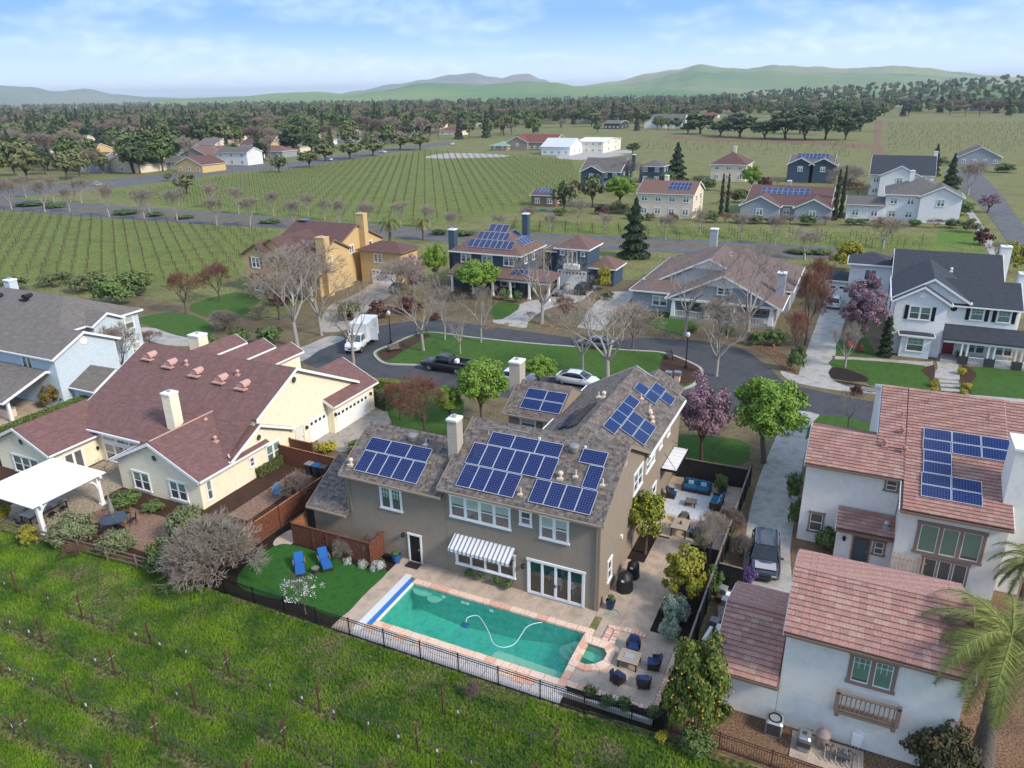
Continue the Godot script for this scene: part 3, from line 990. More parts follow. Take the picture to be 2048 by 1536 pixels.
	lantern("f",0.0,-13.75,1.95)
	lantern("f",0.0,-4.92,1.95)
	# lower band of windows: real openings with a room behind
	var g := nb()
	g.box(-10.3,-0.1,-0.02,0.02,-4.6,-0.02)
	part(H,"interior_floor",g.mesh(),mat("oak_floor",lin(0.16,0.085,0.045),0.4))
	g = nb()
	g.box(-10.3,-0.1,0.02,3.0,-4.7,-4.6); g.box(-10.38,-10.3,0.02,3.0,-4.6,-0.02); g.box(-0.1,-0.02,0.02,3.0,-4.6,-0.02); g.box(-10.3,-0.1,3.0,3.05,-4.6,-0.02)
	part(H,"interior_wall",g.mesh(),mat("teal_wall",lin(0.045,0.065,0.065),0.9))
	glazing("window",-9.77,-5.49,0.76,2.52,4,0.07)
	glazing("french_door",-4.66,-0.86,0.0,2.58,4,0.08)
	var hb := nb()
	hb.box(-2.81,-2.78,0.95,1.15,0.06,0.12); hb.box(-2.72,-2.69,0.95,1.15,0.06,0.12)
	part(H,"door_handle",hb.mesh(),mats.black_metal)
	boxpart("threshold",mats.fan_grey,-4.6,-0.92,0.0,0.05,0.0,0.16)
	# striped awning on a frame
	var an := empty(H,"awning",Vector3(-7.62,0,0) - HO)
	var a := MB.new()
	slab(a,[Vector3(-2.16,3.05,0.01),Vector3(2.16,3.05,0.01),Vector3(2.16,2.5,0.98),Vector3(-2.16,2.5,0.98)],0.02)
	part(an,"cloth",a.mesh(),mats.awning_stripe)
	a = MB.new()
	for k in 29:
		var x0 := -2.16 + k * 4.32 / 29.0
		a.box(x0,x0 + 4.32 / 29.0 - 0.004,2.27 + (0.02 if k % 2 == 0 else 0.0),2.5,0.97,0.985)
	part(an,"valance",a.mesh(),mats.awning_stripe)
	a = MB.new()
	a.bar(Vector3(-2.1,2.2,0.02),Vector3(-2.1,2.44,0.95),0.03,0.03); a.bar(Vector3(2.1,2.2,0.02),Vector3(2.1,2.44,0.95),0.03,0.03)
	part(an,"arm",a.mesh(),mats.black_metal)
	# flat cover over the side patio door
	var cv := empty(H,"door_canopy",Vector3(0.6,2.7,-16.45) - HO)
	a = MB.new()
	for k in 13:
		a.box(-0.54,0.58,0.06 + (0.02 if k % 2 == 0 else 0.0),0.1 + (0.02 if k % 2 == 0 else 0.0),-1.98 + k * 0.305,-1.98 + (k + 1) * 0.305 - 0.01)
	part(cv,"sheet",a.mesh(),mats.awning_plain)
	a = MB.new()
	a.box(-0.6,0.64,-0.05,0.12,-2.08,-2.0); a.box(-0.6,0.64,-0.05,0.12,2.0,2.08); a.box(0.58,0.65,-0.05,0.12,-2.0,2.0)
	a.bar(Vector3(-0.58,1.0,1.2),Vector3(0.55,0.1,1.9),0.03,0.03); a.bar(Vector3(-0.58,1.0,-1.2),Vector3(0.55,0.1,-1.9),0.03,0.03)
	part(cv,"frame",a.mesh(),mats.black_metal)
	boxpart("meter_box",mats.cream_trim,0.005,0.15,2.7,2.95,-4.35,-4.1)
	# chairs and a table seen through the glass doors
	var dt := thing("dining_table","dark dining table just inside the glass doors to the pool terrace","table",Vector3(-2.5,0.02,-2.2))
	a = MB.new()
	a.xf = Transform3D(Basis.IDENTITY,Vector3(0,0.7,0))
	a.lathe([Vector2(0,0),Vector2(0.75,0),Vector2(0.78,0.03),Vector2(0.75,0.05),Vector2(0,0.05)],20)
	part(dt,"tabletop",a.mesh(),mats.brown_trim)
	a = MB.new()
	a.lathe([Vector2(0.35,0),Vector2(0.1,0.1),Vector2(0.08,0.7),Vector2(0,0.7)],10)
	part(dt,"pedestal",a.mesh(),mats.brown_trim)
	var lbl := ["white dining chair behind the leftmost glass door panel","white dining chair behind the second glass door panel","white dining chair behind the third glass door panel","white dining chair behind the rightmost glass door panel"]
	for k in 4:
		white_chair(lbl[k],Vector3([-3.7,-3.0,-2.1,-1.3][k],0.02,[-1.9,-1.15,-1.1,-1.7][k]),[PI / 2,0.15,-0.1,-PI / 2][k])
func white_chair(label: String,at: Vector3,turn: float) -> void:
	var c := thing("dining_chair",label,"chair",at,turn,"dining chairs inside the glass doors")
	var a := MB.new()
	a.cbox(-0.22,0.22,0.42,0.46,-0.22,0.22,0.02)
	part(c,"seat",a.mesh(),mats.white_trim)
	a = MB.new()
	for x in [-0.2,-0.07,0.07,0.2]:
		a.bar(Vector3(x,0.46,0.2),Vector3(x,0.92,0.25),0.03,0.03)
	a.box(-0.22,0.22,0.88,0.94,0.235,0.27)
	part(c,"backrest",a.mesh(),mats.white_trim)
	for x in [-0.19,0.19]:
		for z in [-0.19,0.19]:
			a = MB.new()
			a.box(x - 0.02,x + 0.02,0,0.42,z - 0.02,z + 0.02)
			part(c,"leg",a.mesh(),mats.white_trim)
func glazing(called: String,x0: float,x1: float,y0: float,y1: float,n: int,fr: float) -> void:
	var g := empty(H,called,Vector3(x0,y0,0) - HO)
	var w := x1 - x0
	var h := y1 - y0
	var a := MB.new()
	a.box(0,fr * 1.4,0,h,-0.06,0.07); a.box(w - fr * 1.4,w,0,h,-0.06,0.07); a.box(-0.05,w + 0.05,h - fr * 1.3,h + 0.03,-0.06,0.09)
	if y0 > 0.3:
		a.box(-0.05,w + 0.05,-0.03,fr,-0.06,0.1)
	part(g,"frame",a.mesh(),mats.white_trim)
	var iw := (w - fr * 2.8) / n
	for i in n:
		var c := fr * 1.4 + i * iw
		var e := MB.new()
		var lo := fr if y0 > 0.3 else 0.02
		e.box(c,c + fr,lo,h - fr * 1.3,-0.05,0.05); e.box(c + iw - fr,c + iw,lo,h - fr * 1.3,-0.05,0.05)
		e.box(c + fr,c + iw - fr,lo,lo + fr * (1.0 if y0 > 0.3 else 2.2),-0.045,0.045); e.box(c + fr,c + iw - fr,h - fr * 2.3,h - fr * 1.3,-0.045,0.045)
		part(g,"sash",e.mesh(),mats.white_trim)
		e = MB.new()
		e.box(c + fr * 0.6,c + iw - fr * 0.6,lo + 0.03,h - fr * 1.4,-0.004,0.004)
		part(g,"pane",e.mesh(),mats.glass)

# ---------- ground sheets ----------
func flat(called: String,pts: Array,layer: float,m: Material,thick := 0.0,kind := "structure") -> MeshInstance3D:
	var a := PackedVector2Array()
	for p in pts:
		a.append(Vector2(p[0],p[1]))
	var b := MB.new()
	b.prism(a,-0.15,layer * 0.004 + thick,thick > 0)
	return struct(called,b.mesh(),m,kind)
func curve(pts: Array,steps := 6,closed := true) -> Array:
	# Catmull-Rom through the points
	var out := []
	var n := pts.size()
	for i in (n if closed else n - 1):
		var p0 := Vector2(pts[(i - 1 + n) % n if closed else maxi(i - 1,0)][0],pts[(i - 1 + n) % n if closed else maxi(i - 1,0)][1])
		var p1 := Vector2(pts[i][0],pts[i][1])
		var p2 := Vector2(pts[(i + 1) % n][0],pts[(i + 1) % n][1])
		var j := (i + 2) % n if closed else mini(i + 2,n - 1)
		var p3 := Vector2(pts[j][0],pts[j][1])
		for k in steps:
			var q := p1.cubic_interpolate(p2,p0,p3,float(k) / steps)
			out.append([q.x,q.y])
	if not closed:
		out.append(pts[n - 1])
	return out
func kerb(called: String,pts: Array,w: float,h: float,m: Material,closed := false) -> void:
	var b := MB.new()
	var n := pts.size()
	var L := []
	var R := []
	for i in n:
		var a := Vector2(pts[maxi(i - 1,0)][0],pts[maxi(i - 1,0)][1])
		var c := Vector2(pts[mini(i + 1,n - 1)][0],pts[mini(i + 1,n - 1)][1])
		if closed:
			a = Vector2(pts[(i + n - 1) % n][0],pts[(i + n - 1) % n][1])
			c = Vector2(pts[(i + 1) % n][0],pts[(i + 1) % n][1])
		var d := (c - a).normalized().orthogonal() * w / 2
		L.append(Vector2(pts[i][0],pts[i][1]) + d)
		R.append(Vector2(pts[i][0],pts[i][1]) - d)
	for i in (n if closed else n - 1):
		var j := (i + 1) % n
		var l0 := Vector3(L[i].x,h,L[i].y); var l1 := Vector3(L[j].x,h,L[j].y)
		var r0 := Vector3(R[i].x,h,R[i].y); var r1 := Vector3(R[j].x,h,R[j].y)
		var dn := Vector3(0,-h - 0.05,0)
		oquad(b,l0,l1,r1,r0,Vector3.UP)
		oquad(b,l0,l1,l1 + dn,l0 + dn,l0 - r0)
		oquad(b,r0,r1,r1 + dn,r0 + dn,r0 - l0)
	struct(called,b.mesh(),m)
# irregular flat stone: polygon with jittered corners,bevelled top
func stone(parent: Node3D,called: String,x0: float,x1: float,z0: float,z1: float,y0: float,y1: float,j: float,m: Material) -> void:
	var b := MB.new()
	var g := 0.012
	var pts := PackedVector2Array()
	for q in [[x0 + g,z0 + g],[(x0 + x1) / 2,z0 + g],[x1 - g,z0 + g],[x1 - g,(z0 + z1) / 2],[x1 - g,z1 - g],[(x0 + x1) / 2,z1 - g],[x0 + g,z1 - g],[x0 + g,(z0 + z1) / 2]]:
		pts.append(Vector2(q[0] + rf(-j,j),q[1] + rf(-j,j)))
	b.prism(pts,y0,y1)
	part(parent,called,b.mesh(),m)
func stone_mat() -> Material:
	return [mats.flagstone,mats.flagstone_pale,mats.flagstone_rose][rng.randi() % 3]

func board_fence(label: String,p0: Vector2,p1: Vector2,h: float,bw: float,m: Material,cap: Material,called := "board_fence",gap_post := 2.4,lattice := false) -> Node3D:
	var d := p1 - p0
	var l := d.length()
	var o := thing(called,label,"fence",Vector3(p0.x,0,p0.y),-d.angle())
	var n := maxi(1,int(l / bw))
	var w := l / n
	var b := MB.new()
	b.box(0.003,w - 0.004,0.04,h - 0.05,-0.011,0.011)
	var bm := b.mesh()
	for i in n:
		part(o,"board",bm,m,Vector3(i * w,rf(-0.012,0.012),rf(-0.004,0.004)))
	b = MB.new()
	b.cbox(-0.055,0.055,0,h + 0.06,-0.055,0.055,0.015)
	var pm := b.mesh()
	var np := maxi(1,int(round(l / gap_post)))
	for i in np + 1:
		part(o,"post",pm,m,Vector3(l * i / np,0,-0.075))
	b = MB.new()
	b.box(0,l,h - 0.05,h,-0.06,0.05)
	part(o,"cap_rail",b.mesh(),cap)
	b = MB.new()
	b.box(0,l,0.3,0.39,-0.05,-0.013); b.box(0,l,h - 0.4,h - 0.31,-0.05,-0.013)
	part(o,"rail",b.mesh(),m)
	return o
func iron_fence(label: String,pts: Array,h: float,m: Material) -> void:
	var o := thing("metal_fence",label,"fence",Vector3(pts[0].x,0,pts[0].y))
	var pb := MB.new()
	pb.box(-0.03,0.03,0,h + 0.06,-0.03,0.03)
	pb.cbox(-0.042,0.042,h + 0.06,h + 0.1,-0.042,0.042,0.015)
	var pm := pb.mesh()
	var kb := MB.new()
	kb.box(-0.009,0.009,0.09,h - 0.01,-0.009,0.009)
	var km := kb.mesh()
	for i in pts.size():
		var a: Vector2 = pts[i] - pts[0]
		part(o,"post",pm,m,Vector3(a.x,0,a.y))
		if i == pts.size() - 1:
			break
		var e: Vector2 = pts[i + 1] - pts[0]
		var n := int((e - a).length() / 0.112)
		for k in range(1,n):
			var q := a.lerp(e,float(k) / n)
			part(o,"picket",km,m,Vector3(q.x,0,q.y))
		var rb := MB.new()
		rb.bar(Vector3(a.x,h,a.y),Vector3(e.x,h,e.y),0.035,0.035); rb.bar(Vector3(a.x,0.1,a.y),Vector3(e.x,0.1,e.y),0.035,0.035); rb.bar(Vector3(a.x,h - 0.15,a.y),Vector3(e.x,h - 0.15,e.y),0.03,0.03)
		part(o,"rail",rb.mesh(),m)

func pool_and_terrace() -> void:
	# terrace slabs round the pool,joints left open between the slabs
	var tc: Material = mats.concrete_tan
	var slabs := []
	for i in 8:
		slabs.append([-14.0 + i * 1.75,-14.0 + (i + 1) * 1.75 - 0.012,0.0,1.66])
	slabs.append([-14.0,-12.76,1.67,4.2]); slabs.append([-14.0,-12.76,4.212,7.85])
	slabs.append([0.012,1.6,-3.0,0.46]); slabs.append([1.612,3.35,-3.0,0.46]); slabs.append([0.012,1.75,-6.0,-3.012]); slabs.append([1.762,3.9,-6.0,-3.012])
	slabs.append([0.46,1.0,0.472,2.0]); slabs.append([1.012,3.35,0.472,0.9])
	for q in [[2.1,3.55,1.3,3.6],[3.562,5.0,0.75,3.6],[2.1,3.55,3.612,6.05],[3.562,5.0,3.612,6.05],[0.46,2.09,5.0,6.05],[1.62,2.09,2.0,2.9]]:
		slabs.append(q)
	for q in [[0.012,2.0,-19.0,-9.7],[2.012,5.9,-19.0,-13.4],[2.012,5.9,-13.388,-9.5],[1.2,3.6,-9.488,-6.012]]:
		slabs.append(q)
	var terrace := Node3D.new()
	terrace.name = "terrace"
	add_child(terrace)
	terrace.set_meta("kind","structure")
	for q in slabs:
		var b := MB.new()
		b.box(q[0],q[1],-0.1,0.02,q[2],q[3])
		part(terrace,"slab",b.mesh(),tc)
	for k in 24:  # flagged edge of the seating area
		var a := 2.1 + k * 0.25
		if k < 12:
			stone(terrace,"edging_stone",a,a + 0.25,6.06,6.06 + rf(0.26,0.4),-0.1,0.025,0.012,stone_mat())
		if k < 21:
			stone(terrace,"edging_stone",5.01,5.01 + rf(0.26,0.4),0.8 + k * 0.25,1.05 + k * 0.25,-0.1,0.025,0.012,stone_mat())
	for k in 7:
		stone(terrace,"edging_stone",0.15 + k * 0.28,0.43 + k * 0.28,6.06,6.5,-0.1,0.025,0.015,stone_mat())
	# two garden steps with moss in their joints
	for k in 9:
		var f := k / 9.0
		stone(terrace,"step_stone",1.3 + f * 2.0,1.3 + (f + 0.105) * 2.0,0.9 - sin(f * PI) * 0.12,1.25 - sin(f * PI) * 0.1,-0.1,0.09,0.02,stone_mat())
	for j in 2:
		for k in 5:
			stone(terrace,"step_stone",1.05 + j * 0.42,1.4 + j * 0.42,1.0 + k * 0.29,1.27 + k * 0.29,-0.1,0.13 - j * 0.05,0.02,stone_mat())
	# pool
	var p := thing("swimming_pool","large rectangular swimming pool with green water and pinkish stone coping","pool",Vector3(-6,0,4.1))
	var off := Vector3(6,0,-4.1)
	var b := MB.new()
	b.xf = Transform3D(Basis.IDENTITY,off)
	# shell: floor slopes from the shallow right end to the deep middle
	var xs := [-11.9,-8.5,-4.5,-1.2,0.0]
	var ds := [-1.9,-2.3,-2.0,-1.35,-1.25]
	for i in 4:
		b.quad(Vector3(xs[i],ds[i],6.2),Vector3(xs[i + 1],ds[i + 1],6.2),Vector3(xs[i + 1],ds[i + 1],2.1),Vector3(xs[i],ds[i],2.1))
		b.quad(Vector3(xs[i],ds[i],2.1),Vector3(xs[i + 1],ds[i + 1],2.1),Vector3(xs[i + 1],-0.02,2.1),Vector3(xs[i],-0.02,2.1))
		b.quad(Vector3(xs[i + 1],ds[i + 1],6.2),Vector3(xs[i],ds[i],6.2),Vector3(xs[i],-0.02,6.2),Vector3(xs[i + 1],-0.02,6.2))
	b.quad(Vector3(-11.9,-1.9,6.2),Vector3(-11.9,-1.9,2.1),Vector3(-11.9,-0.02,2.1),Vector3(-11.9,-0.02,6.2))
	b.quad(Vector3(0,-1.25,2.1),Vector3(0,-1.25,6.2),Vector3(0,-0.02,6.2),Vector3(0,-0.02,2.1))
	part(p,"basin",b.mesh(),vary(mat("pool_plaster",lin(0.035,0.4,0.31),0.7),T.wear,4.0))
	b = MB.new()
	for q in [[1.3,-0.95],[0.9,-0.65],[0.55,-0.35]]:
		b.xf = Transform3D(Basis.IDENTITY,off + Vector3(0.0,q[1],2.9))
		var pr := PackedVector2Array()
		for k in 11:
			var a := PI / 2 + PI * k / 10.0
			pr.append(Vector2(cos(a) * q[0] - 0.02,sin(a) * q[0] * 0.62))
		b.prism(pr,-0.6,0.0)
	part(p,"entry_steps",b.mesh(),mat("pool_step",lin(0.2,0.42,0.32),0.7))
	b = MB.new()
	b.xf = Transform3D(Basis.IDENTITY,off)
	b.prism(PackedVector2Array([Vector2(-4.4,6.18),Vector2(-4.4,5.3),Vector2(-4.1,5.1),Vector2(-0.05,5.25),Vector2(-0.05,6.18)]),-1.6,-0.42)
	part(p,"bench",b.mesh(),mats.pool_step)
	b = MB.new()
	b.xf = Transform3D(Basis.IDENTITY,off)
	for q in [[-11.15,0.7,0.5,-0.4],[-10.2,0.55,0.62,-0.55]]:
		var pr := PackedVector2Array()
		for k in 11:
			pr.append(Vector2(q[0] + cos(PI * k / 10.0) * q[1],2.1 + sin(PI * k / 10.0) * q[2]))
		b.prism(pr,q[3] - 0.06,q[3])
	part(p,"corner_seat",b.mesh(),mat("pool_rock",lin(0.12,0.4,0.3),0.8))
	var wm := mat("water",Color(0.3,0.8,0.7,0.13),0.015)
	wm.transparency = BaseMaterial3D.TRANSPARENCY_ALPHA
	wm.normal_enabled = true
	var nt := NoiseTexture2D.new()
	nt.width = 512; nt.height = 512; nt.seamless = true; nt.as_normal_map = true; nt.bump_strength = 1.0; nt.generate_mipmaps = false
	var fn := FastNoiseLite.new()
	fn.seed = 31
	fn.frequency = 0.025
	nt.noise = fn
	wm.normal_texture = nt
	wm.normal_scale = 0.25
	wm.uv1_scale = Vector3.ONE / 3.0
	b = MB.new()
	b.xf = Transform3D(Basis.IDENTITY,off)
	b.quad(Vector3(-11.9,-0.14,6.2),Vector3(0,-0.14,6.2),Vector3(0,-0.14,2.1),Vector3(-11.9,-0.14,2.1))
	part(p,"water",b.mesh(),wm)
	for q in [[-11.9,0.0,1.67,2.13],[-11.9,0.0,6.17,6.66]]:
		var x: float = q[0]
		while x < q[1] - 0.05:
			var w := minf(rf(0.42,0.85),q[1] - x)
			if q[1] - x - w < 0.3:
				w = q[1] - x
			stone(p,"coping_stone",x + 6,x + w + 6,q[2] - 4.1,q[3] - 4.1,-0.1,0.035 + rf(0,0.012),0.012,stone_mat())
			x += w
	var zz := 1.67
	while zz < 6.6:
		var w := minf(rf(0.42,0.8),6.66 - zz)
		stone(p,"coping_stone",5.98,6.44,zz - 4.1,zz + w - 4.1,-0.1,0.04 + rf(0,0.012),0.012,stone_mat())
		zz += w
	# cover in its housing at the left end
	b = MB.new()
	b.xf = Transform3D(Basis.IDENTITY,off)
	b.box(-12.75,-12.3,-0.1,0.05,1.5,7.42)
	part(p,"cover_lid",b.mesh(),mat("cover_lid",lin(0.62,0.63,0.64),0.5))
	b = MB.new()
	b.xf = Transform3D(Basis.IDENTITY,off)
	b.box(-12.28,-11.92,-0.12,-0.04,1.75,6.6)
	for k in 9:
		b.box(-12.29 + k * 0.04,-12.265 + k * 0.04,-0.04,-0.02,1.76,6.59)
	part(p,"cover",b.mesh(),mat("cover_blue",lin(0.02,0.19,0.62),0.55))
	b = MB.new()
	b.xf = Transform3D(Basis.IDENTITY,off)
	b.box(-11.92,-11.82,-0.13,0.0,2.12,6.18)
	part(p,"leading_bar",b.mesh(),mats.white_trim)
	b = MB.new()
	for q in [[-8.0,-2.2,5.2],[-8.35,-2.2,5.75]]:
		b.xf = Transform3D(Basis.IDENTITY,off + Vector3(q[0],q[1],q[2]))
		b.lathe([Vector2(0.17,0),Vector2(0.15,0.05),Vector2(0,0.06)],14)
	part(p,"drain_cover",b.mesh(),mats.white_trim)
	b = MB.new()
	for x in [-9.6,-8.2,-7.9,-6.2]:
		b.xf = Transform3D(Basis.IDENTITY,off)
		b.box(x - 0.12,x + 0.12,-0.5,-0.35,2.1,2.13)
	part(p,"skimmer",b.mesh(),mats.white_trim)
	# floating hose and cleaner
	var pc := thing("pool_cleaner","dark blue pool cleaning robot with its long pale floating hose in the pool","pool cleaner",Vector3(-6.9,-0.14,4.2))
	b = MB.new()
	b.cbox(-0.24,0.24,-0.1,0.06,-0.17,0.17,0.05)
	part(pc,"body",b.mesh(),mat("cleaner_blue",lin(0.015,0.08,0.22),0.4))
	var hp := []
	var hr := []
	for q in curve([[-6.95,4.0],[-7.05,3.55],[-6.55,3.2],[-5.8,3.75],[-5.15,4.4],[-4.6,5.0],[-3.95,5.05],[-3.5,4.55],[-3.45,3.75],[-3.45,3.0],[-3.2,2.5],[-2.75,2.15]],8,false):
		hp.append(Vector3(q[0] + 6.9,0.015,q[1] - 4.2))
		hr.append(0.024)
	b = MB.new()
	b.tube(hp,hr,6)
	part(pc,"hose",b.mesh(),mat("hose_pale",lin(0.55,0.68,0.72),0.5))
	# spa
	var s := thing("hot_tub","small sunken stone hot tub beside the right end of the pool","hot tub",Vector3(1.0,0,3.8))
	var inner := [[0.25,2.97],[0.25,4.6],[0.85,4.66],[1.35,4.4],[1.68,3.95],[1.7,3.4],[1.4,3.02]]
	var outer := [[-0.02,2.3],[-0.02,5.0],[0.95,5.15],[1.75,4.75],[2.1,4.1],[2.1,3.1],[1.62,2.4]]
	var n := 7
	b = MB.new()
	b.xf = Transform3D(Basis.IDENTITY,Vector3(-1.0,0,-3.8))
	var pin := PackedVector2Array()
	for i in n:
		pin.append(Vector2(inner[i][0],inner[i][1]))
		var i2 := (i + 1) % n
		oquad(b,Vector3(inner[i][0],-0.95,inner[i][1]),Vector3(inner[i2][0],-0.95,inner[i2][1]),Vector3(inner[i2][0],0.05,inner[i2][1]),Vector3(inner[i][0],0.05,inner[i][1]),Vector3(1.0 - inner[i][0],0,3.8 - inner[i][1]))
	b.prism(pin,-1.0,-0.95,false)
	part(s,"basin",b.mesh(),mat("spa_plaster",lin(0.16,0.33,0.24),0.7))
	b = MB.new()
	b.xf = Transform3D(Basis.IDENTITY,Vector3(-1.0,0,-3.8))
	b.prism(PackedVector2Array([Vector2(0.26,2.99),Vector2(0.26,3.6),Vector2(1.1,3.75),Vector2(1.3,4.3),Vector2(1.66,3.95),Vector2(1.68,3.4),Vector2(1.38,3.04)]),-0.9,-0.45)
	part(s,"seat",b.mesh(),mats.pool_rock)
	b = MB.new()
	b.xf = Transform3D(Basis.IDENTITY,Vector3(-1.0,0,-3.8))
	b.prism(pin,-0.2,-0.1,false)
	part(s,"water",b.mesh(),wm)
	for i in n:
		var i2 := (i + 1) % n
		var a0 := Vector2(inner[i][0],inner[i][1]); var a1 := Vector2(inner[i2][0],inner[i2][1])
		var b0 := Vector2(outer[i][0],outer[i][1]); var b1 := Vector2(outer[i2][0],outer[i2][1])
		var parts := maxi(1,int(round((b1 - b0).length() / 0.55)))
		for k in parts:
			var f0 := (k + 0.02) / parts
			var f1 := (k + 0.98) / parts
			var q := PackedVector2Array([a0.lerp(a1,f0),a0.lerp(a1,f1),b0.lerp(b1,f1),b0.lerp(b1,f0)])
			b = MB.new()
			b.xf = Transform3D(Basis.IDENTITY,Vector3(-1.0,0,-3.8))
			b.prism(q,-0.1,0.1 + rf(0,0.015))
			part(s,"coping_stone",b.mesh(),stone_mat())
	# flagged strip between pool and fence,pale stone
	var strip := Node3D.new()
	strip.name = "flagged_path"
	add_child(strip)
	strip.set_meta("kind","structure")
	var x := -12.7
	var pale := mat("pale_flag",lin(0.66,0.6,0.58),0.85)
	textured(pale,T.grain,1.5,true)
	while x < 0.1:
		var w := rf(0.45,0.75)
		var c := rf(7.1,7.4)
		stone(strip,"flagstone",x,x + w,6.67,c,-0.1,0.02,0.02,stone_mat() if rng.randf() < 0.4 else pale)
		stone(strip,"flagstone",x,x + w,c,7.84,-0.1,0.02,0.02,pale)
		x += w
	iron_fence("black iron picket fence along the pool terrace and the bright turf, facing the grass",[Vector2(-24.64,7.95),Vector2(-22.22,7.95),Vector2(-19.8,7.95),Vector2(-17.38,7.95),Vector2(-14.96,7.95),Vector2(-12.54,7.95),Vector2(-10.12,7.95),Vector2(-7.7,7.95),Vector2(-5.28,7.95),Vector2(-2.86,7.95),Vector2(-0.44,7.95),Vector2(1.98,7.92),Vector2(4.36,7.6),Vector2(5.88,7.5)],1.2,mats.black_metal)
	# planting bed wall at the right end of the fence
	var rw := thing("retaining_wall","low grey concrete kerb wall holding the planting bed behind the iron fence","wall",Vector3(2.9,0,7.2))
	b = MB.new()
	b.box(-2.3,2.4,-0.1,0.28,-0.08,0.08)
	part(rw,"block",b.mesh(),mats.concrete_pale)
	for q in [[[0.46,0.46],[5.0,0.46],[5.0,6.05],[1.76,6.05],[1.76,2.2],[0.46,2.2]],[[0.2,4.9],[1.76,4.9],[1.76,6.5],[0.2,6.5]]]:
		flat("terrace_bed",q,1.5,mats.concrete_tan)
	# turf
	flat("turf_lawn",curve([[-23.0,2.5],[-22.0,1.85],[-19.5,1.85],[-17.6,1.95],[-15.3,2.0],[-14.05,1.8],[-14.02,4.2],[-14.0,6.7],[-15.4,7.0],[-17.0,6.8],[-19.5,7.1],[-22.0,7.0],[-23.2,5.2]],5),3,mats.turf,0.02)
	flat("stepping_path",curve([[-23.4,0.3],[-22.6,0.5],[-22.1,1.6],[-22.5,2.2],[-23.2,2.4],[-23.6,1.6]],5),2,mats.concrete_tan,0.016)

# ---------- outdoor furniture ----------
func lounger(label: String,at: Vector3,turn: float) -> void:
	var o := thing("sun_lounger",label,"sun lounger",at,turn,"sun loungers on the turf")
	var b := MB.new()
	b.box(-0.34,-0.29,0.28,0.34,-1.0,0.95); b.box(0.29,0.34,0.28,0.34,-1.0,0.95); b.box(-0.29,0.29,0.28,0.33,0.9,0.95); b.box(-0.29,0.29,0.28,0.33,-1.0,-0.95)
	for k in 9:
		b.box(-0.29,0.29,0.3,0.33,-0.3 + k * 0.13,-0.23 + k * 0.13)
	part(o,"frame",b.mesh(),mats.wicker)
	for x in [-0.37,0.37]:
		b = MB.new()
		b.box(x - 0.04,x + 0.04,0.5,0.54,-0.75,-0.1)
		b.box(x - 0.02,x + 0.02,0.3,0.5,-0.7,-0.65); b.box(x - 0.02,x + 0.02,0.3,0.5,-0.18,-0.13)
		part(o,"arm",b.mesh(),mats.weathered_wood)
	for q in [[-0.3,-0.9],[0.3,-0.9],[-0.3,0.85],[0.3,0.85]]:
		b = MB.new()
		b.box(q[0] - 0.03,q[0] + 0.03,0,0.28,q[1] - 0.03,q[1] + 0.03)
		part(o,"leg",b.mesh(),mats.wicker)
	b = MB.new()
	b.cbox(-0.31,0.31,0.34,0.44,-0.3,0.33,0.03); b.cbox(-0.31,0.31,0.34,0.44,0.335,0.95,0.03)
	part(o,"seat_cushion",b.mesh(),mats.blue_cushion)
	b = MB.new()
	b.xf = Transform3D(Basis(Vector3.RIGHT,0.75),Vector3(0,0.38,-0.3))
	b.cbox(-0.31,0.31,-0.05,0.06,-0.8,-0.02,0.03)
	part(o,"back_cushion",b.mesh(),mats.blue_cushion)
func armchair(label: String,at: Vector3,turn: float,cush: Material,group: String) -> void:
	var o := thing("wicker_armchair",label,"armchair",at,turn,group)
	var b := MB.new()
	# curved shell: back and arms in one sweep,flaring to the top
	var n := 14
	for i in n:
		var a0 := PI * (-0.08 + 1.16 * i / n)
		var a1 := PI * (-0.08 + 1.16 * (i + 1) / n)
		var h0 := 0.58 + 0.26 * pow(maxf(0,sin(a0)),2.0)
		var h1 := 0.58 + 0.26 * pow(maxf(0,sin(a1)),2.0)
		for sgn in [[0.36,0.43,1.0],[0.3,0.36,-1.0]]:
			var p0 := Vector3(cos(a0) * sgn[0],0.08,-sin(a0) * sgn[0] * 0.95); var p1 := Vector3(cos(a1) * sgn[0],0.08,-sin(a1) * sgn[0] * 0.95)
			var q0 := Vector3(cos(a0) * sgn[1],h0,-sin(a0) * sgn[1] * 1.08); var q1 := Vector3(cos(a1) * sgn[1],h1,-sin(a1) * sgn[1] * 1.08)
			oquad(b,p0,p1,q1,q0,Vector3(cos(a0),0,-sin(a0)) * sgn[2])
		oquad(b,Vector3(cos(a0) * 0.36,h0,-sin(a0) * 0.39),Vector3(cos(a1) * 0.36,h1,-sin(a1) * 0.39),Vector3(cos(a1) * 0.43,h1,-sin(a1) * 0.465),Vector3(cos(a0) * 0.43,h0,-sin(a0) * 0.465),Vector3.UP)
	b.box(-0.32,0.32,0.08,0.32,-0.28,0.34)
	part(o,"shell",b.mesh(),mats.wicker)
	b = MB.new()
	b.cbox(-0.31,0.31,0.32,0.46,-0.28,0.36,0.04)
	part(o,"seat_cushion",b.mesh(),cush)
	b = MB.new()
	b.xf = Transform3D(Basis(Vector3.RIGHT,-0.22),Vector3(0,0.44,-0.26))
	b.cbox(-0.27,0.27,0.0,0.42,-0.09,0.06,0.04)
	part(o,"back_cushion",b.mesh(),cush)
	for q in [[-0.28,-0.26],[0.28,-0.26],[-0.28,0.3],[0.28,0.3]]:
		b = MB.new()
		b.box(q[0] - 0.025,q[0] + 0.025,0,0.08,q[1] - 0.025,q[1] + 0.025)
		part(o,"leg",b.mesh(),mats.black_metal)
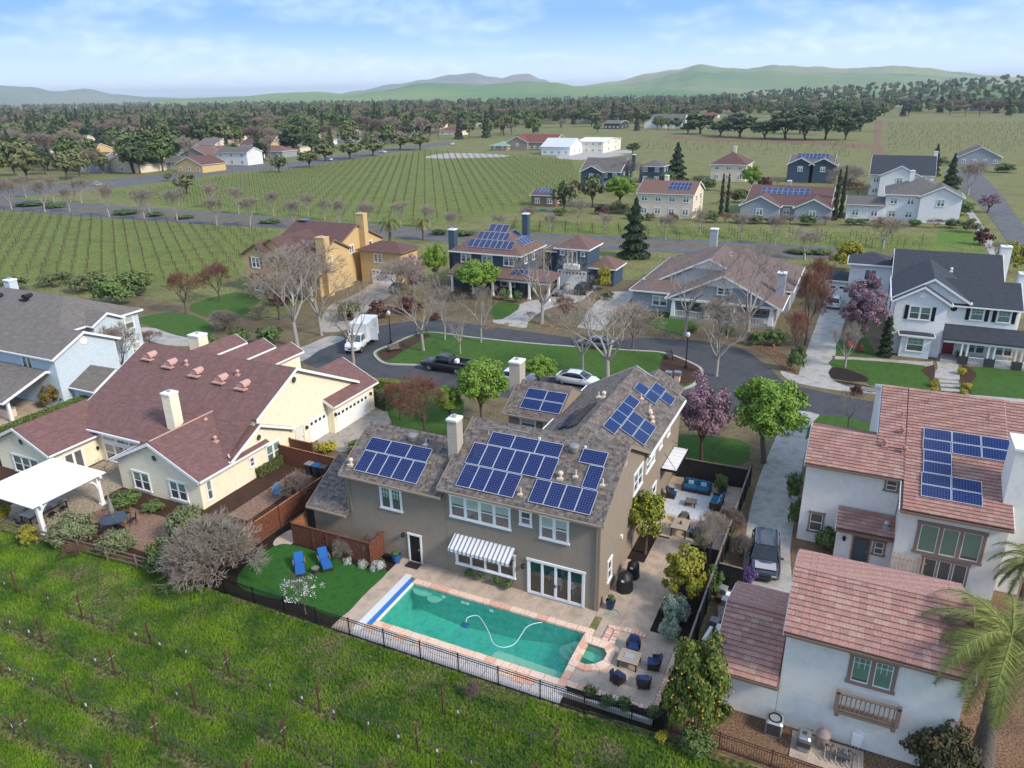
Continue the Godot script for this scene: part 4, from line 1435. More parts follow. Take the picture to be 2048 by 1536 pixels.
func table_box(called: String,label: String,at: Vector3,w: float,d: float,h: float,top: Material,base: Material,slats := 5,turn := 0.0) -> Node3D:
	var o := thing(called,label,"table",at,turn)
	for k in slats:
		var b := MB.new()
		b.cbox(-w / 2,w / 2,h - 0.05,h,-d / 2 + k * d / slats + 0.004,-d / 2 + (k + 1) * d / slats - 0.004,0.006)
		part(o,"plank",b.mesh(),top)
	for x in [-w / 2 + 0.08,w / 2 - 0.08]:
		for z in [-d / 2 + 0.08,d / 2 - 0.08]:
			var b := MB.new()
			b.box(x - 0.04,x + 0.04,0,h - 0.05,z - 0.04,z + 0.04)
			part(o,"leg",b.mesh(),base)
	var b := MB.new()
	b.box(-w / 2 + 0.06,w / 2 - 0.06,h - 0.14,h - 0.052,-d / 2 + 0.06,d / 2 - 0.06)
	part(o,"apron",b.mesh(),base)
	return o
func pot(label: String,at: Vector3,r: float,h: float,m: Material,called := "plant_pot") -> Node3D:
	var o := thing(called,label,"plant pot",at)
	var b := MB.new()
	b.lathe([Vector2(r * 0.62,0),Vector2(r * 0.85,h * 0.4),Vector2(r,h * 0.9),Vector2(r * 1.06,h * 0.92),Vector2(r * 1.06,h),Vector2(r * 0.9,h),Vector2(r * 0.86,h * 0.86),Vector2(0,h * 0.86)],20)
	part(o,"vessel",b.mesh(),m)
	return o
func yard_furniture() -> void:
	lounger("blue cushioned sun lounger at the left of the small round table on the turf",Vector3(-19.45,0.03,4.05),0.76)
	lounger("blue cushioned sun lounger nearer the red board fence, right of the round table",Vector3(-18.25,0.03,2.9),0.88)
	var st := thing("side_table","small round wooden table between the two blue sun loungers","table",Vector3(-18.3,0.03,3.85))
	var b := MB.new()
	b.lathe([Vector2(0.24,0.36),Vector2(0.26,0.38),Vector2(0.26,0.41),Vector2(0,0.41)],18)
	part(st,"tabletop",b.mesh(),mats.weathered_wood)
	b = MB.new()
	b.lathe([Vector2(0.2,0),Vector2(0.17,0.2),Vector2(0.22,0.36),Vector2(0,0.36)],12)
	part(st,"base",b.mesh(),mats.wicker)
	var ft := table_box("fire_table","square wooden fire table among four navy armchairs beside the hot tub",Vector3(3.04,0.02,3.58),1.15,1.05,0.55,mat("driftwood",lin(0.33,0.26,0.2),0.85),mats.wicker,6)
	b = MB.new()
	b.cbox(-0.27,0.27,0.552,0.585,-0.2,0.2,0.01)
	part(ft,"burner_lid",b.mesh(),mats.galvanised)
	var grp := "navy armchairs round the fire table"
	armchair("navy wicker armchair behind the fire table, nearest the garden steps",Vector3(2.95,0.02,2.5),0.12,mats.navy_cushion,grp)
	armchair("navy wicker armchair at the right of the fire table, beside the orange tree",Vector3(4.35,0.02,3.3),-1.35,mats.navy_cushion,grp)
	armchair("navy wicker armchair in front of the fire table, on the orange tree side",Vector3(4.2,0.02,4.85),3.5,mats.navy_cushion,grp)
	armchair("navy wicker armchair in front of the fire table, nearest the hot tub",Vector3(2.85,0.02,5.1),2.75,mats.navy_cushion,grp)
	# side patio
	var rug := thing("outdoor_rug","large pale grey patterned rug under the teal sofas on the side patio","rug",Vector3(2.2,0.022,-15.0))
	b = MB.new()
	b.box(-1.7,1.75,0,0.012,-2.2,2.2)
	part(rug,"weave",b.mesh(),textured(mat("rug",lin(0.52,0.54,0.57),0.95),T.wear,2.0,true))
	sofa("long teal cushioned sofa against the dark back fence of the side patio",Vector3(2.35,0.035,-17.0),0.0,2.2,2)
	sofa("shorter teal cushioned sofa at the right edge of the pale rug",Vector3(4.2,0.035,-15.4),-PI / 2,1.75,2)
	armchair("dark armchair against the taupe house wall on the side patio",Vector3(0.75,0.035,-15.3),PI / 2,mats.navy_cushion,"")
	table_box("coffee_table","low grey wicker coffee table on the pale rug",Vector3(2.4,0.035,-14.7),0.85,0.75,0.4,mats.weathered_wood,mats.wicker,4)
	var dt := table_box("patio_table","weathered wooden outdoor dining table at the near edge of the rug",Vector3(2.55,0.022,-10.6),1.15,1.5,0.75,mat("driftwood",Color.WHITE),mats.wicker,6)
	b = MB.new()
	b.xf = Transform3D(Basis.IDENTITY,Vector3(0,0.75,0))
	b.lathe([Vector2(0.12,0),Vector2(0.12,0.02),Vector2(0.06,0.04),Vector2(0.07,0.2),Vector2(0,0.2)],10)
	part(dt,"lantern",b.mesh(),mats.dark_grey)
	armchair("round-backed wicker chair at the far end of the weathered dining table",Vector3(2.5,0.022,-11.85),0.0,mats.weathered_wood,"")
	armchair("dark wicker chair at the fence side of the weathered dining table",Vector3(3.6,0.022,-10.5),-PI / 2,mats.navy_cushion,"")
	# covered grills
	for q in [["large black fabric covered barbecue against the taupe side wall",0.85,-2.75,0.52,1.2],["smaller black covered barbecue behind the large one, beside the lemon tree",0.95,-4.25,0.42,1.15]]:
		var g := thing("covered_barbecue",q[0],"barbecue",Vector3(q[1],0.02,q[2]))
		b = MB.new()
		var rings := []
		for k in 7:
			var f := k / 6.0
			var ring := []
			for j in 20:
				var a := TAU * j / 20
				var rr: float = q[3] * (1.0 - 0.18 * f * f - (0.45 if k == 6 else 0.0)) * (1.0 + 0.04 * sin(a * 7 + k) * (1 - f))
				ring.append(Vector3(cos(a) * rr,q[4] * (f if k < 6 else 1.04),-sin(a) * rr * 1.15))
			rings.append(ring)
		b.loft(rings)
		part(g,"cover",b.mesh(),mat("black_cover",lin(0.008,0.008,0.01),0.55))
		b = MB.new()
		b.box(-0.08,0.1,q[4] * 0.72,q[4] * 0.84,q[3] * 1.04,q[3] * 1.07)
		part(g,"badge",b.mesh(),mats.white_trim)
	pot("navy glazed pot with a green plant at the corner of the taupe house",Vector3(0.62,0.02,-0.55),0.3,0.6,mat("navy_glaze",lin(0.012,0.03,0.09),0.2))
	pot("blue glazed pot with red flowers beside the black door",Vector3(-14.05,0.02,0.62),0.34,0.65,mat("blue_glaze",lin(0.02,0.1,0.26),0.2))
	pot("dark round pot with a bushy plant behind the teal sofas",Vector3(4.25,0.022,-17.35),0.36,0.55,mats.dark_grey)
	var dm := thing("door_mat","black mat in front of the black side door","mat",Vector3(-12.85,0.022,0.5))
	b = MB.new()
	b.box(-0.5,0.5,0,0.015,-0.33,0.33)
	part(dm,"fabric",b.mesh(),mats.rubber)
	var gh := thing("garden_hose","pale green garden hose lying by the navy pot","hose",Vector3(0.9,0.022,-0.4))
	var hp := []
	var hr := []
	for k in 40:
		var a := k * 0.42
		hp.append(Vector3(cos(a) * (0.28 + 0.012 * k * 0.5),0.02 + 0.003 * (k % 3),sin(a) * (0.2 + 0.006 * k) + k * 0.01))
		hr.append(0.013)
	b = MB.new()
	b.tube(hp,hr,5)
	part(gh,"tube",b.mesh(),mat("hose_green",lin(0.3,0.5,0.38),0.5))
func sofa(label: String,at: Vector3,turn: float,w: float,n: int) -> void:
	var o := thing("outdoor_sofa",label,"sofa",at,turn)
	var b := MB.new()
	b.box(-w / 2,w / 2,0.02,0.3,-0.42,0.42); b.box(-w / 2,w / 2,0.3,0.72,-0.45,-0.36); b.box(-w / 2,-w / 2 + 0.1,0.3,0.58,-0.36,0.42); b.box(w / 2 - 0.1,w / 2,0.3,0.58,-0.36,0.42)
	part(o,"frame",b.mesh(),mats.wicker)
	for k in n:
		var x0 := -w / 2 + 0.11 + k * (w - 0.22) / n
		var x1 := x0 + (w - 0.22) / n - 0.01
		b = MB.new()
		b.cbox(x0,x1,0.3,0.45,-0.3,0.42,0.04)
		part(o,"seat_cushion",b.mesh(),mats.teal_cushion)
		b = MB.new()
		b.xf = Transform3D(Basis(Vector3.RIGHT,-0.2),Vector3(0,0.44,-0.3))
		b.cbox(x0,x1,0.0,0.42,-0.08,0.07,0.04)
		part(o,"back_cushion",b.mesh(),mats.teal_cushion)
		b = MB.new()
		b.xf = Transform3D(Basis(Vector3.RIGHT,-0.4),Vector3((x0 + x1) / 2,0.46,-0.14))
		b.cbox(-0.22,0.22,0.0,0.3,-0.05,0.05,0.04)
		part(o,"throw_pillow",b.mesh(),mat("pillow",lin(0.3,0.42,0.5),0.95))
func yard_fences() -> void:
	var rw: Material = mats.redwood
	var e := board_fence("reddish brown board enclosure with a gate in front of the taupe house",Vector2(-22.0,1.68),Vector2(-15.4,1.6),1.75,0.15,rw,rw,"board_enclosure")
	var g := MB.new()
	g.box(1.75,1.85,0.1,1.7,0.012,0.05); g.box(2.95,3.05,0.1,1.7,0.012,0.05); g.bar(Vector3(1.8,0.25,0.035),Vector3(3.0,1.55,0.035),0.1,0.03)
	part(e,"gate_brace",g.mesh(),rw)
	var b := MB.new()
	b.box(0,0.02,0.04,1.7,0,0.14)
	var bm := b.mesh()
	for k in 11:
		part(e,"board",bm,rw,Vector3(6.6,0,-0.02 - k * 0.15))
		part(e,"board",bm,mats.redwood_new,Vector3(0.02,0,-0.15 - k * 0.15))
	b = MB.new()
	b.box(6.55,6.67,1.7,1.76,-1.62,0.04); b.box(-0.03,0.08,1.7,1.76,-1.62,0.04)
	part(e,"cap_rail",b.mesh(),rw)
	board_fence("tall reddish board fence between the taupe house and the yellow house",Vector2(-24.2,-6.9),Vector2(-24.45,7.6),1.8,0.15,rw,mats.redwood_new)
	board_fence("reddish board fence behind the rubbish bins, beside the yellow house's garage drive",Vector2(-31.3,-7.7),Vector2(-24.3,-7.55),1.8,0.15,rw,mats.redwood_new)
	board_fence("short reddish board return of the gate by the yellow house's side door",Vector2(-31.3,-9.05),Vector2(-28.9,-9.05),1.8,0.15,rw,mats.redwood_new)
	var df: Material = mats.dark_fence
	board_fence("long dark board fence with a pale cap, right of the taupe house's side terrace",Vector2(5.95,-19.6),Vector2(5.95,7.4),1.8,0.2,df,mats.weathered_wood)
	board_fence("dark board fence behind the teal sofas, dividing the side patio from the front lawn",Vector2(0.3,-18.8),Vector2(5.85,-18.9),1.8,0.2,df,mats.weathered_wood)
	board_fence("dark board screen above the neighbour's cluttered storage strip",Vector2(6.1,-5.4),Vector2(7.6,-5.35),1.8,0.2,df,mats.weathered_wood)

# ---------- plants ----------
var KIND := {}
func rdir(r: RandomNumberGenerator) -> Vector3:
	var y := r.randf_range(-1,1)
	var a := r.randf_range(0,TAU)
	var s := sqrt(1 - y * y)
	return Vector3(cos(a) * s,y,sin(a) * s)
func leaf(b: MB,p: Vector3,nn: Vector3,s: float,long_: float,r: RandomNumberGenerator) -> void:
	var t := nn.cross(rdir(r))
	if t.length() < 0.05:
		return
	t = t.normalized() * s * 0.5
	var u := nn.cross(t).normalized() * s * 0.5 * long_
	# folded leaf: two triangles with a slight crease
	var f := nn * s * 0.12
	b.tri(p - u,p + t + f,p + u)
	b.tri(p - u,p + u,p - t + f)
# crown of leaf clumps; shape: radii of the ellipsoid centred on c
func crown(seed_: int,c: Vector3,R: Vector3,clumps: int,per: int,cr: float,s: float,cols: Array,hollow := 0.45,long_ := 1.6) -> MB:
	var r := RandomNumberGenerator.new()
	r.seed = seed_
	var b := MB.new()
	for i in clumps:
		var d := rdir(r)
		if d.y < -0.55:
			d.y *= 0.4
			d = d.normalized()
		var cc := c + d * R * pow(r.randf(),hollow) * (1.0 - cr / maxf(R.x,0.1) * 0.6)
		var base: Color = (cols[0] as Color).lerp(cols[1],r.randf())
		var rr := cr * r.randf_range(0.6,1.3)
		for k in per:
			var e := rdir(r)
			var p := cc + e * rr * pow(r.randf(),0.4) * Vector3(1,0.75,1)
			b.col = base.lerp(cols[2],r.randf() * 0.6)
			var nn := (e * 0.8 + d * 0.5 + rdir(r) * 0.9 + Vector3.UP * 0.35).normalized()
			leaf(b,p,nn,s * r.randf_range(0.7,1.3),long_,r)
	return b
func limbs(seed_: int,h: float,tr: float,R: float,lo: float) -> MB:
	# trunk with a few rising limbs under a leafy crown
	var r := RandomNumberGenerator.new()
	r.seed = seed_
	var b := MB.new()
	var top := Vector3(r.randf_range(-0.1,0.1) * R,h * lo,r.randf_range(-0.1,0.1) * R)
	b.tube([Vector3(0,-0.15,0),Vector3(0,0.25,0),top * 0.6,top],[tr * 1.4,tr,tr * 0.85,tr * 0.75],8)
	for i in 7:
		var a := TAU * i / 7.0 + r.randf_range(-0.3,0.3)
		var e := Vector3(cos(a) * R * r.randf_range(0.4,0.75),h * r.randf_range(0.6,0.9),sin(a) * R * r.randf_range(0.4,0.75))
		var m := top.lerp(e,0.5) + Vector3(0,h * 0.05,0)
		b.tube([top * r.randf_range(0.75,1.0),m,e],[tr * 0.45,tr * 0.3,tr * 0.08],5)
	return b
func grow(wood: MB,twig: MB,r: RandomNumberGenerator,p: Vector3,d: Vector3,l: float,rad: float,depth: int,o: Dictionary) -> void:
	var bend: Vector3 = (d + rdir(r) * 0.16 + Vector3.UP * o.up * 0.35).normalized()
	var m := p + d * l * 0.5
	var e: Vector3 = m + bend * l * 0.5
	var rt: float = rad * o.get("taper",0.68)
	if rad > o.get("thin",0.028):
		wood.tube([p,m,e],[rad,(rad + rt) / 2,rt],6 if rad > 0.08 else 4,false)
	else:
		twig.tube([p,m,e],[maxf(rad,o.min_r),maxf(rt,o.min_r),maxf(rt * 0.7,o.min_r * 0.6)],3,false)
	if depth == 0:
		for k in int(o.get("tips",3)):
			var td: Vector3 = (bend + rdir(r) * 0.75 + Vector3.UP * o.up * 0.3).normalized()
			var st := m.lerp(e,r.randf())
			twig.tube([st,st + td * l * r.randf_range(0.5,1.0)],[o.min_r,o.min_r * 0.5],3,false)
		return
	var n := r.randi_range(o.kids[0],o.kids[1])
	for k in n:
		var ax: Vector3 = bend.cross(rdir(r))
		if ax.length() < 0.05:
			continue
		var cd: Vector3 = bend.rotated(ax.normalized(),o.spread * r.randf_range(0.55,1.25))
		cd = (cd + Vector3.UP * o.up * 0.25).normalized()
		var from := e if k < 2 else m.lerp(e,r.randf_range(0.1,0.9))
		grow(wood,twig,r,from,cd,l * r.randf_range(0.62,0.86) * o.get("shrink",1.0),rt * r.randf_range(0.62,0.85),depth - 1,o)
func bare(seed_: int,h: float,trunk: float,tr: float,depth: int,o: Dictionary) -> Array:
	var r := RandomNumberGenerator.new()
	r.seed = seed_
	var wood := MB.new()
	var twig := MB.new()
	var stems: int = o.get("stems",1)
	for s in stems:
		var lean := Vector3(r.randf_range(-1,1),0,r.randf_range(-1,1)) * (0.05 if stems == 1 else 0.35)
		var d := (Vector3.UP + lean).normalized()
		var top := d * trunk
		wood.tube([Vector3(0,-0.15,0),d * trunk * 0.12,d * trunk * 0.6,top],[tr * 1.35,tr,tr * 0.88,tr * 0.78],8,false)
		for k in int(o.get("first",4)):
			var a: float = TAU * k / o.get("first",4) + r.randf_range(-0.5,0.5)
			var cd: Vector3 = (d + Vector3(cos(a),0,sin(a)) * o.spread * r.randf_range(0.5,1.1)).normalized()
			grow(wood,twig,r,top * r.randf_range(0.82,1.0),cd,h * o.get("len",0.2),tr * 0.58,depth,o)
	return [wood,twig]
func reg(key: String,called: String,cat: String,hn: float,wn: float,parts: Array) -> void:
	if not KIND.has(key):
		KIND[key] = {"called": called,"cat": cat,"v": []}
	var bb := AABB()
	for p in parts:
		var q: AABB = p[1].get_aabb()
		bb = q if bb.size == Vector3.ZERO else bb.merge(q)
	KIND[key].v.append([parts,bb.end.y,(bb.size.x + bb.size.z) / 2])
func leafy(key: String,called: String,seed_: int,hn: float,wn: float,lo: float,clumps: int,per: int,cr: float,s: float,cols: Array,bark: Material,cat := "tree",hollow := 0.45,crown_lo := -1.0) -> void:
	var cl := lo if crown_lo < 0 else crown_lo
	var cy := hn * (cl + 1.0) / 2
	var c := crown(seed_,Vector3(0,cy,0),Vector3(wn / 2,hn * (1.0 - cl) / 2,wn / 2),clumps,per,cr,s,cols,hollow)
	var ps := []
	if lo > 0.0:
		ps.append(["trunk",limbs(seed_ + 7,hn,maxf(0.06,wn * 0.035),wn / 2,lo).mesh(),bark])
	ps.append(["crown" if lo > 0.0 else "foliage",c.mesh(),mats.leaf])
	reg(key,called,cat,hn,wn,ps)
func conifer(key: String,called: String,seed_: int,hn: float,wn: float,n: int,s: float,cols: Array,power := 1.0,lo := 0.06) -> void:
	var r := RandomNumberGenerator.new()
	r.seed = seed_
	var b := MB.new()
	for i in n:
		var f := 1.0 - pow(r.randf(),0.6)
		var y := hn * (lo + (1.0 - lo) * f)
		var rad := wn / 2 * pow(1.0 - f,power) * (0.8 + 0.3 * sin(f * 40.0 + r.randf() * 0.5)) + 0.04
		var a := r.randf() * TAU
		var lobes := 1.0 + 0.14 * sin(a * 5.0 + f * 17.0 + seed_)
		var q := pow(r.randf(),0.35) * rad * lobes
		var p := Vector3(cos(a) * q,y - q * 0.18,sin(a) * q)
		b.col = (cols[0] as Color).lerp(cols[1],r.randf())
		var nn := (Vector3(cos(a),0.5,sin(a)) + rdir(r) * 0.8).normalized()
		leaf(b,p,nn,s * r.randf_range(0.6,1.3),1.9,r)
	var t := MB.new()
	t.tube([Vector3(0,-0.15,0),Vector3(0,hn * 0.5,0),Vector3(0,hn * 0.97,0)],[wn * 0.045,wn * 0.03,0.02],7)
	reg(key,called,"tree",hn,wn,[["trunk",t.mesh(),mats.bark_brown],["crown",b.mesh(),mats.leaf]])
func palm(key: String,seed_: int,hn: float,n: int,fl: float,cols: Array,tr := 0.28) -> void:
	var r := RandomNumberGenerator.new()
	r.seed = seed_
	var t := MB.new()
	var pts := []
	var rad := []
	for k in 22:
		var f := k / 21.0
		pts.append(Vector3(sin(f * 2.0) * 0.15,f * hn - (0.15 if k == 0 else 0.0),0))
		rad.append(tr * (1.35 - 0.5 * minf(f * 3,1.0)) * (1.0 + (0.06 if k % 2 == 0 else -0.04)))
	t.tube(pts,rad,12)
	var b := MB.new()
	var old := MB.new()
	for i in n:
		var a := TAU * i * 0.382 + r.randf_range(-0.2,0.2)
		var rise := 1.15 - 1.75 * pow(float(i) / n,0.8)
		var dead := i > n - 5
		var m := old if dead else b
		var dir := Vector3(cos(a),0,sin(a))
		var p := Vector3(pts[21].x,hn,0)
		var v := (dir + Vector3.UP * rise).normalized()
		var prev := p
		var seg := 14
		for k in seg:
			var f := float(k) / seg
			v = (v + Vector3.DOWN * (0.11 + 0.08 * f)).normalized()
			var q := prev + v * fl / seg
			var side := v.cross(Vector3.UP).normalized()
			m.col = Color(0.3,0.24,0.1) if dead else (cols[0] as Color).lerp(cols[1],r.randf())
			m.tube([prev,q],[0.03 * (1 - f) + 0.008,0.03 * (1 - f) + 0.004],3,false)
			for j in 5:
				var g := prev.lerp(q,j / 5.0)
				var ll := fl * 0.2 * sin(PI * (0.12 + 0.85 * f)) * r.randf_range(0.8,1.15)
				for sg in [-1.0,1.0]:
					m.col = Color(0.32,0.2,0.07).lerp(Color(0.4,0.3,0.12),r.randf()) if dead else (cols[0] as Color).lerp(cols[1],r.randf())
					var tip: Vector3 = g + (side * sg + v * 0.75 + Vector3.DOWN * r.randf_range(0.1,0.6) + Vector3.UP * 0.15).normalized() * ll
					var wv := v * 0.022
					m.tri(g - wv,g + wv,tip)
			prev = q
	reg(key,"palm_tree","tree",hn,fl * 2,[["trunk",t.mesh(),mats.bark_grey],["crown",b.mesh(),mats.leaf],["dead_fronds",old.mesh(),mats.leaf]])
func make_kinds() -> void:
	var G := func(r: float,g: float,b: float) -> Color: return Color(r,g,b)
	var fresh := [G.call(0.11,0.21,0.02),G.call(0.17,0.29,0.03),G.call(0.24,0.36,0.05)]
	var mid := [G.call(0.055,0.1,0.025),G.call(0.1,0.155,0.04),G.call(0.15,0.21,0.06)]
	var dark := [G.call(0.028,0.05,0.022),G.call(0.05,0.08,0.03),G.call(0.08,0.115,0.045)]
	var olive := [G.call(0.08,0.095,0.035),G.call(0.13,0.15,0.055),G.call(0.2,0.21,0.09)]
	var yel := [G.call(0.16,0.18,0.02),G.call(0.27,0.26,0.025),G.call(0.38,0.33,0.03)]
	var plum := [G.call(0.13,0.06,0.085),G.call(0.24,0.13,0.17),G.call(0.42,0.27,0.32)]
	for k in 2:
		leafy("fresh","leafy_tree",40 + k,7.0,6.0,0.32,110,130,0.6,0.15,fresh,mats.bark_grey)
		leafy("far_green","background_tree",60 + k,9.0,8.0,0.2,34,24,1.3,0.75,mid,mats.bark_brown)
		leafy("far_dark","background_tree",64 + k,10.0,8.5,0.15,36,24,1.4,0.8,dark,mats.bark_brown)
		leafy("far_olive","background_tree",68 + k,8.0,7.5,0.2,30,22,1.3,0.7,olive,mats.bark_brown)
		leafy("shrub_dark","shrub",80 + k,1.5,1.8,0.0,34,60,0.3,0.1,mid,mats.bark_brown,"shrub",0.6)
		leafy("shrub_olive","shrub",84 + k,1.7,2.2,0.0,36,70,0.34,0.1,olive,mats.bark_brown,"shrub",0.6)
		leafy("shrub_low","shrub",88 + k,0.7,0.9,0.0,12,50,0.2,0.08,mid,mats.bark_brown,"shrub",0.6)
		conifer("conifer","conifer_tree",100 + k,12.0,7.0,9000,0.42,[G.call(0.012,0.03,0.012),G.call(0.045,0.075,0.025)],0.75)
		conifer("cypress","cypress_tree",104 + k,9.0,1.7,3000,0.24,[G.call(0.012,0.028,0.012),G.call(0.035,0.06,0.022)],0.35,0.02)
		conifer("far_conifer","background_conifer",108 + k,14.0,6.0,900,0.95,[G.call(0.022,0.042,0.024),G.call(0.06,0.09,0.045)],0.8)
	leafy("lemon","lemon_tree",120,4.2,3.0,0.3,60,120,0.42,0.13,[G.call(0.055,0.1,0.012),G.call(0.13,0.17,0.015),G.call(0.3,0.29,0.02)],mats.bark_brown)
	leafy("orange","orange_tree",124,4.6,4.6,0.12,80,130,0.48,0.13,[G.call(0.05,0.09,0.014),G.call(0.1,0.15,0.02),G.call(0.24,0.25,0.035)],mats.bark_brown,"tree",0.45,0.02)
	leafy("golden","golden_shrub",128,2.6,2.8,0.0,60,110,0.35,0.11,yel,mats.bark_brown,"shrub",0.55)
	leafy("silver","silver_shrub",132,1.5,2.0,0.0,60,90,0.26,0.075,[G.call(0.2,0.25,0.17),G.call(0.3,0.36,0.26),G.call(0.44,0.5,0.38)],mats.bark_brown,"shrub",0.35)
	leafy("willow_bush","grey_green_bush",136,2.2,3.0,0.0,70,90,0.4,0.11,[G.call(0.08,0.1,0.04),G.call(0.16,0.19,0.08),G.call(0.27,0.3,0.15)],mats.bark_brown,"bush",0.5)
	leafy("flowering","flowering_shrub",140,2.4,3.2,0.0,60,90,0.42,0.12,[G.call(0.02,0.04,0.012),G.call(0.045,0.07,0.02),G.call(0.12,0.06,0.025)],mats.bark_brown,"shrub",0.5)
	leafy("plum","plum_tree",144,6.6,4.6,0.22,90,80,0.42,0.12,plum,mats.bark_brown,"tree",0.6)
	leafy("plum","plum_tree",145,6.0,4.6,0.22,80,70,0.42,0.12,plum,mats.bark_brown,"tree",0.6)
	leafy("alyssum","white_flower_mound",150,0.35,0.9,0.0,14,110,0.16,0.032,[G.call(0.2,0.26,0.15),G.call(0.5,0.5,0.5),G.call(0.75,0.74,0.78)],mats.bark_brown,"flowers",0.5)
	leafy("lavender","lavender_bush",152,1.0,1.6,0.0,20,80,0.25,0.07,[G.call(0.08,0.04,0.14),G.call(0.14,0.06,0.24),G.call(0.2,0.12,0.3)],mats.bark_brown,"bush",0.5)
	leafy("yellow_low","yellow_flower_clump",154,0.6,1.0,0.0,14,60,0.2,0.07,[G.call(0.2,0.22,0.03),G.call(0.4,0.33,0.02),G.call(0.55,0.42,0.02)],mats.bark_brown,"flowers",0.5)
	leafy("bronze","bronze_leaf_tree",156,3.2,3.0,0.1,60,90,0.35,0.12,[G.call(0.09,0.07,0.015),G.call(0.2,0.14,0.025),G.call(0.26,0.22,0.04)],mats.bark_brown,"tree",0.5,0.05)
	leafy("red_low","red_leaf_shrub",158,1.2,1.5,0.0,26,60,0.25,0.09,[G.call(0.05,0.02,0.02),G.call(0.12,0.035,0.03),G.call(0.16,0.07,0.05)],mats.bark_brown,"shrub",0.6)
	var plane := {"up": 0.55,"spread": 0.62,"kids": [2,3],"min_r": 0.01,"tips": 4,"first": 5,"len": 0.23,"thin": 0.02}
	for k in 4:
		var q := bare(200 + k,9.0,2.6,0.17,4,plane)
		reg("plane","bare_plane_tree","tree",9.0,8.0,[["trunk",q[0].mesh(),mats.bark_pale],["twigs",q[1].mesh(),mats.twig_tan]])
	var round_ := {"up": 0.3,"spread": 0.75,"kids": [3,4],"min_r": 0.011,"tips": 4,"first": 5,"len": 0.19,"thin": 0.03}
	for k in 2:
		var q := bare(220 + k,6.0,1.2,0.11,4,round_)
		reg("bare_red","bare_red_twig_tree","tree",6.0,6.0,[["trunk",q[0].mesh(),mats.bark_brown],["twigs",q[1].mesh(),mats.twig_red]])
		q = bare(224 + k,6.0,1.3,0.11,4,round_)
		reg("bare_round","bare_tree","tree",6.0,6.0,[["trunk",q[0].mesh(),mats.bark_grey],["twigs",q[1].mesh(),mats.twig_tan]])
		q = bare(228 + k,7.0,2.0,0.1,3,{"up": 0.9,"spread": 0.4,"kids": [3,4],"min_r": 0.013,"tips": 4,"first": 5,"len": 0.26,"thin": 0.03})
		reg("bare_far","bare_tree","tree",7.0,5.0,[["trunk",q[0].mesh(),mats.bark_pale],["twigs",q[1].mesh(),mats.twig_tan]])
		q = bare(232 + k,3.0,0.25,0.05,4,{"up": 0.25,"spread": 0.7,"kids": [3,4],"min_r": 0.009,"tips": 4,"first": 5,"len": 0.24,"stems": 4,"thin": 0.025})
		reg("bare_bush","bare_twiggy_shrub","shrub",3.0,4.2,[["stem",q[0].mesh(),mats.bark_grey],["twigs",q[1].mesh(),mat("twig_grey",lin(0.27,0.23,0.19),0.95) if k == 0 else mats.twig_pink]])
		q = bare(236 + k,3.0,0.8,0.04,2,{"up": 0.6,"spread": 0.6,"kids": [2,3],"min_r": 0.008,"tips": 3,"first": 4,"len": 0.22,"thin": 0.02})
		reg("sapling","bare_sapling","tree",3.0,2.2,[["trunk",q[0].mesh(),mats.bark_grey],["twigs",q[1].mesh(),mats.twig_pink]])
		q = bare(240 + k,7.0,1.8,0.12,3,{"up": 0.5,"spread": 0.6,"kids": [3,4],"min_r": 0.03,"tips": 5,"first": 5,"len": 0.2,"thin": 0.06})
		reg("bare_bg","background_tree","tree",7.0,6.0,[["trunk",q[0].mesh(),mats.bark_grey],["twigs",q[1].mesh(),mats.twig_pink if k == 0 else mats.twig_tan]])
	var bl := bare(250,2.4,0.8,0.04,3,{"up": 0.5,"spread": 0.7,"kids": [2,3],"min_r": 0.008,"tips": 2,"first": 4,"len": 0.22,"thin": 0.02})
	var fl := crown(251,Vector3(0,1.7,0),Vector3(1.1,0.6,1.1),55,9,0.17,0.035,[G.call(0.7,0.65,0.66),G.call(0.8,0.76,0.78),G.call(0.75,0.6,0.66)])
	reg("blossom","blossom_tree","tree",2.4,2.4,[["trunk",bl[0].mesh(),mats.bark_grey],["twigs",bl[1].mesh(),mats.bark_grey],["blossom",fl.mesh(),mats.leaf]])
	palm("palm",300,6.6,46,3.6,[G.call(0.09,0.12,0.02),G.call(0.24,0.25,0.05)],0.36)
	palm("palm_small",301,4.0,24,2.4,[G.call(0.1,0.12,0.03),G.call(0.2,0.2,0.05)],0.2)
var plant_i := 0
func plant(key: String,x: float,z: float,h: float,w: float,label: String,group := "",y := 0.0,turn := -1.0) -> Node3D:
	var k: Dictionary = KIND[key]
	plant_i += 1
	var e: Array = k.v[plant_i % k.v.size()]
	var v: Array = e[0]
	var o := thing(k.called,label,k.cat,Vector3(x,y,z),0.0,group)
	var t := fmod(plant_i * 2.399,TAU) if turn < 0 else turn
	o.transform = Transform3D(Basis(Vector3.UP,t) * Basis.from_scale(Vector3(w / e[2],h / e[1],w / e[2])),Vector3(x,y,z))
	for p in v:
		part(o,p[0],p[1],p[2])
	return o
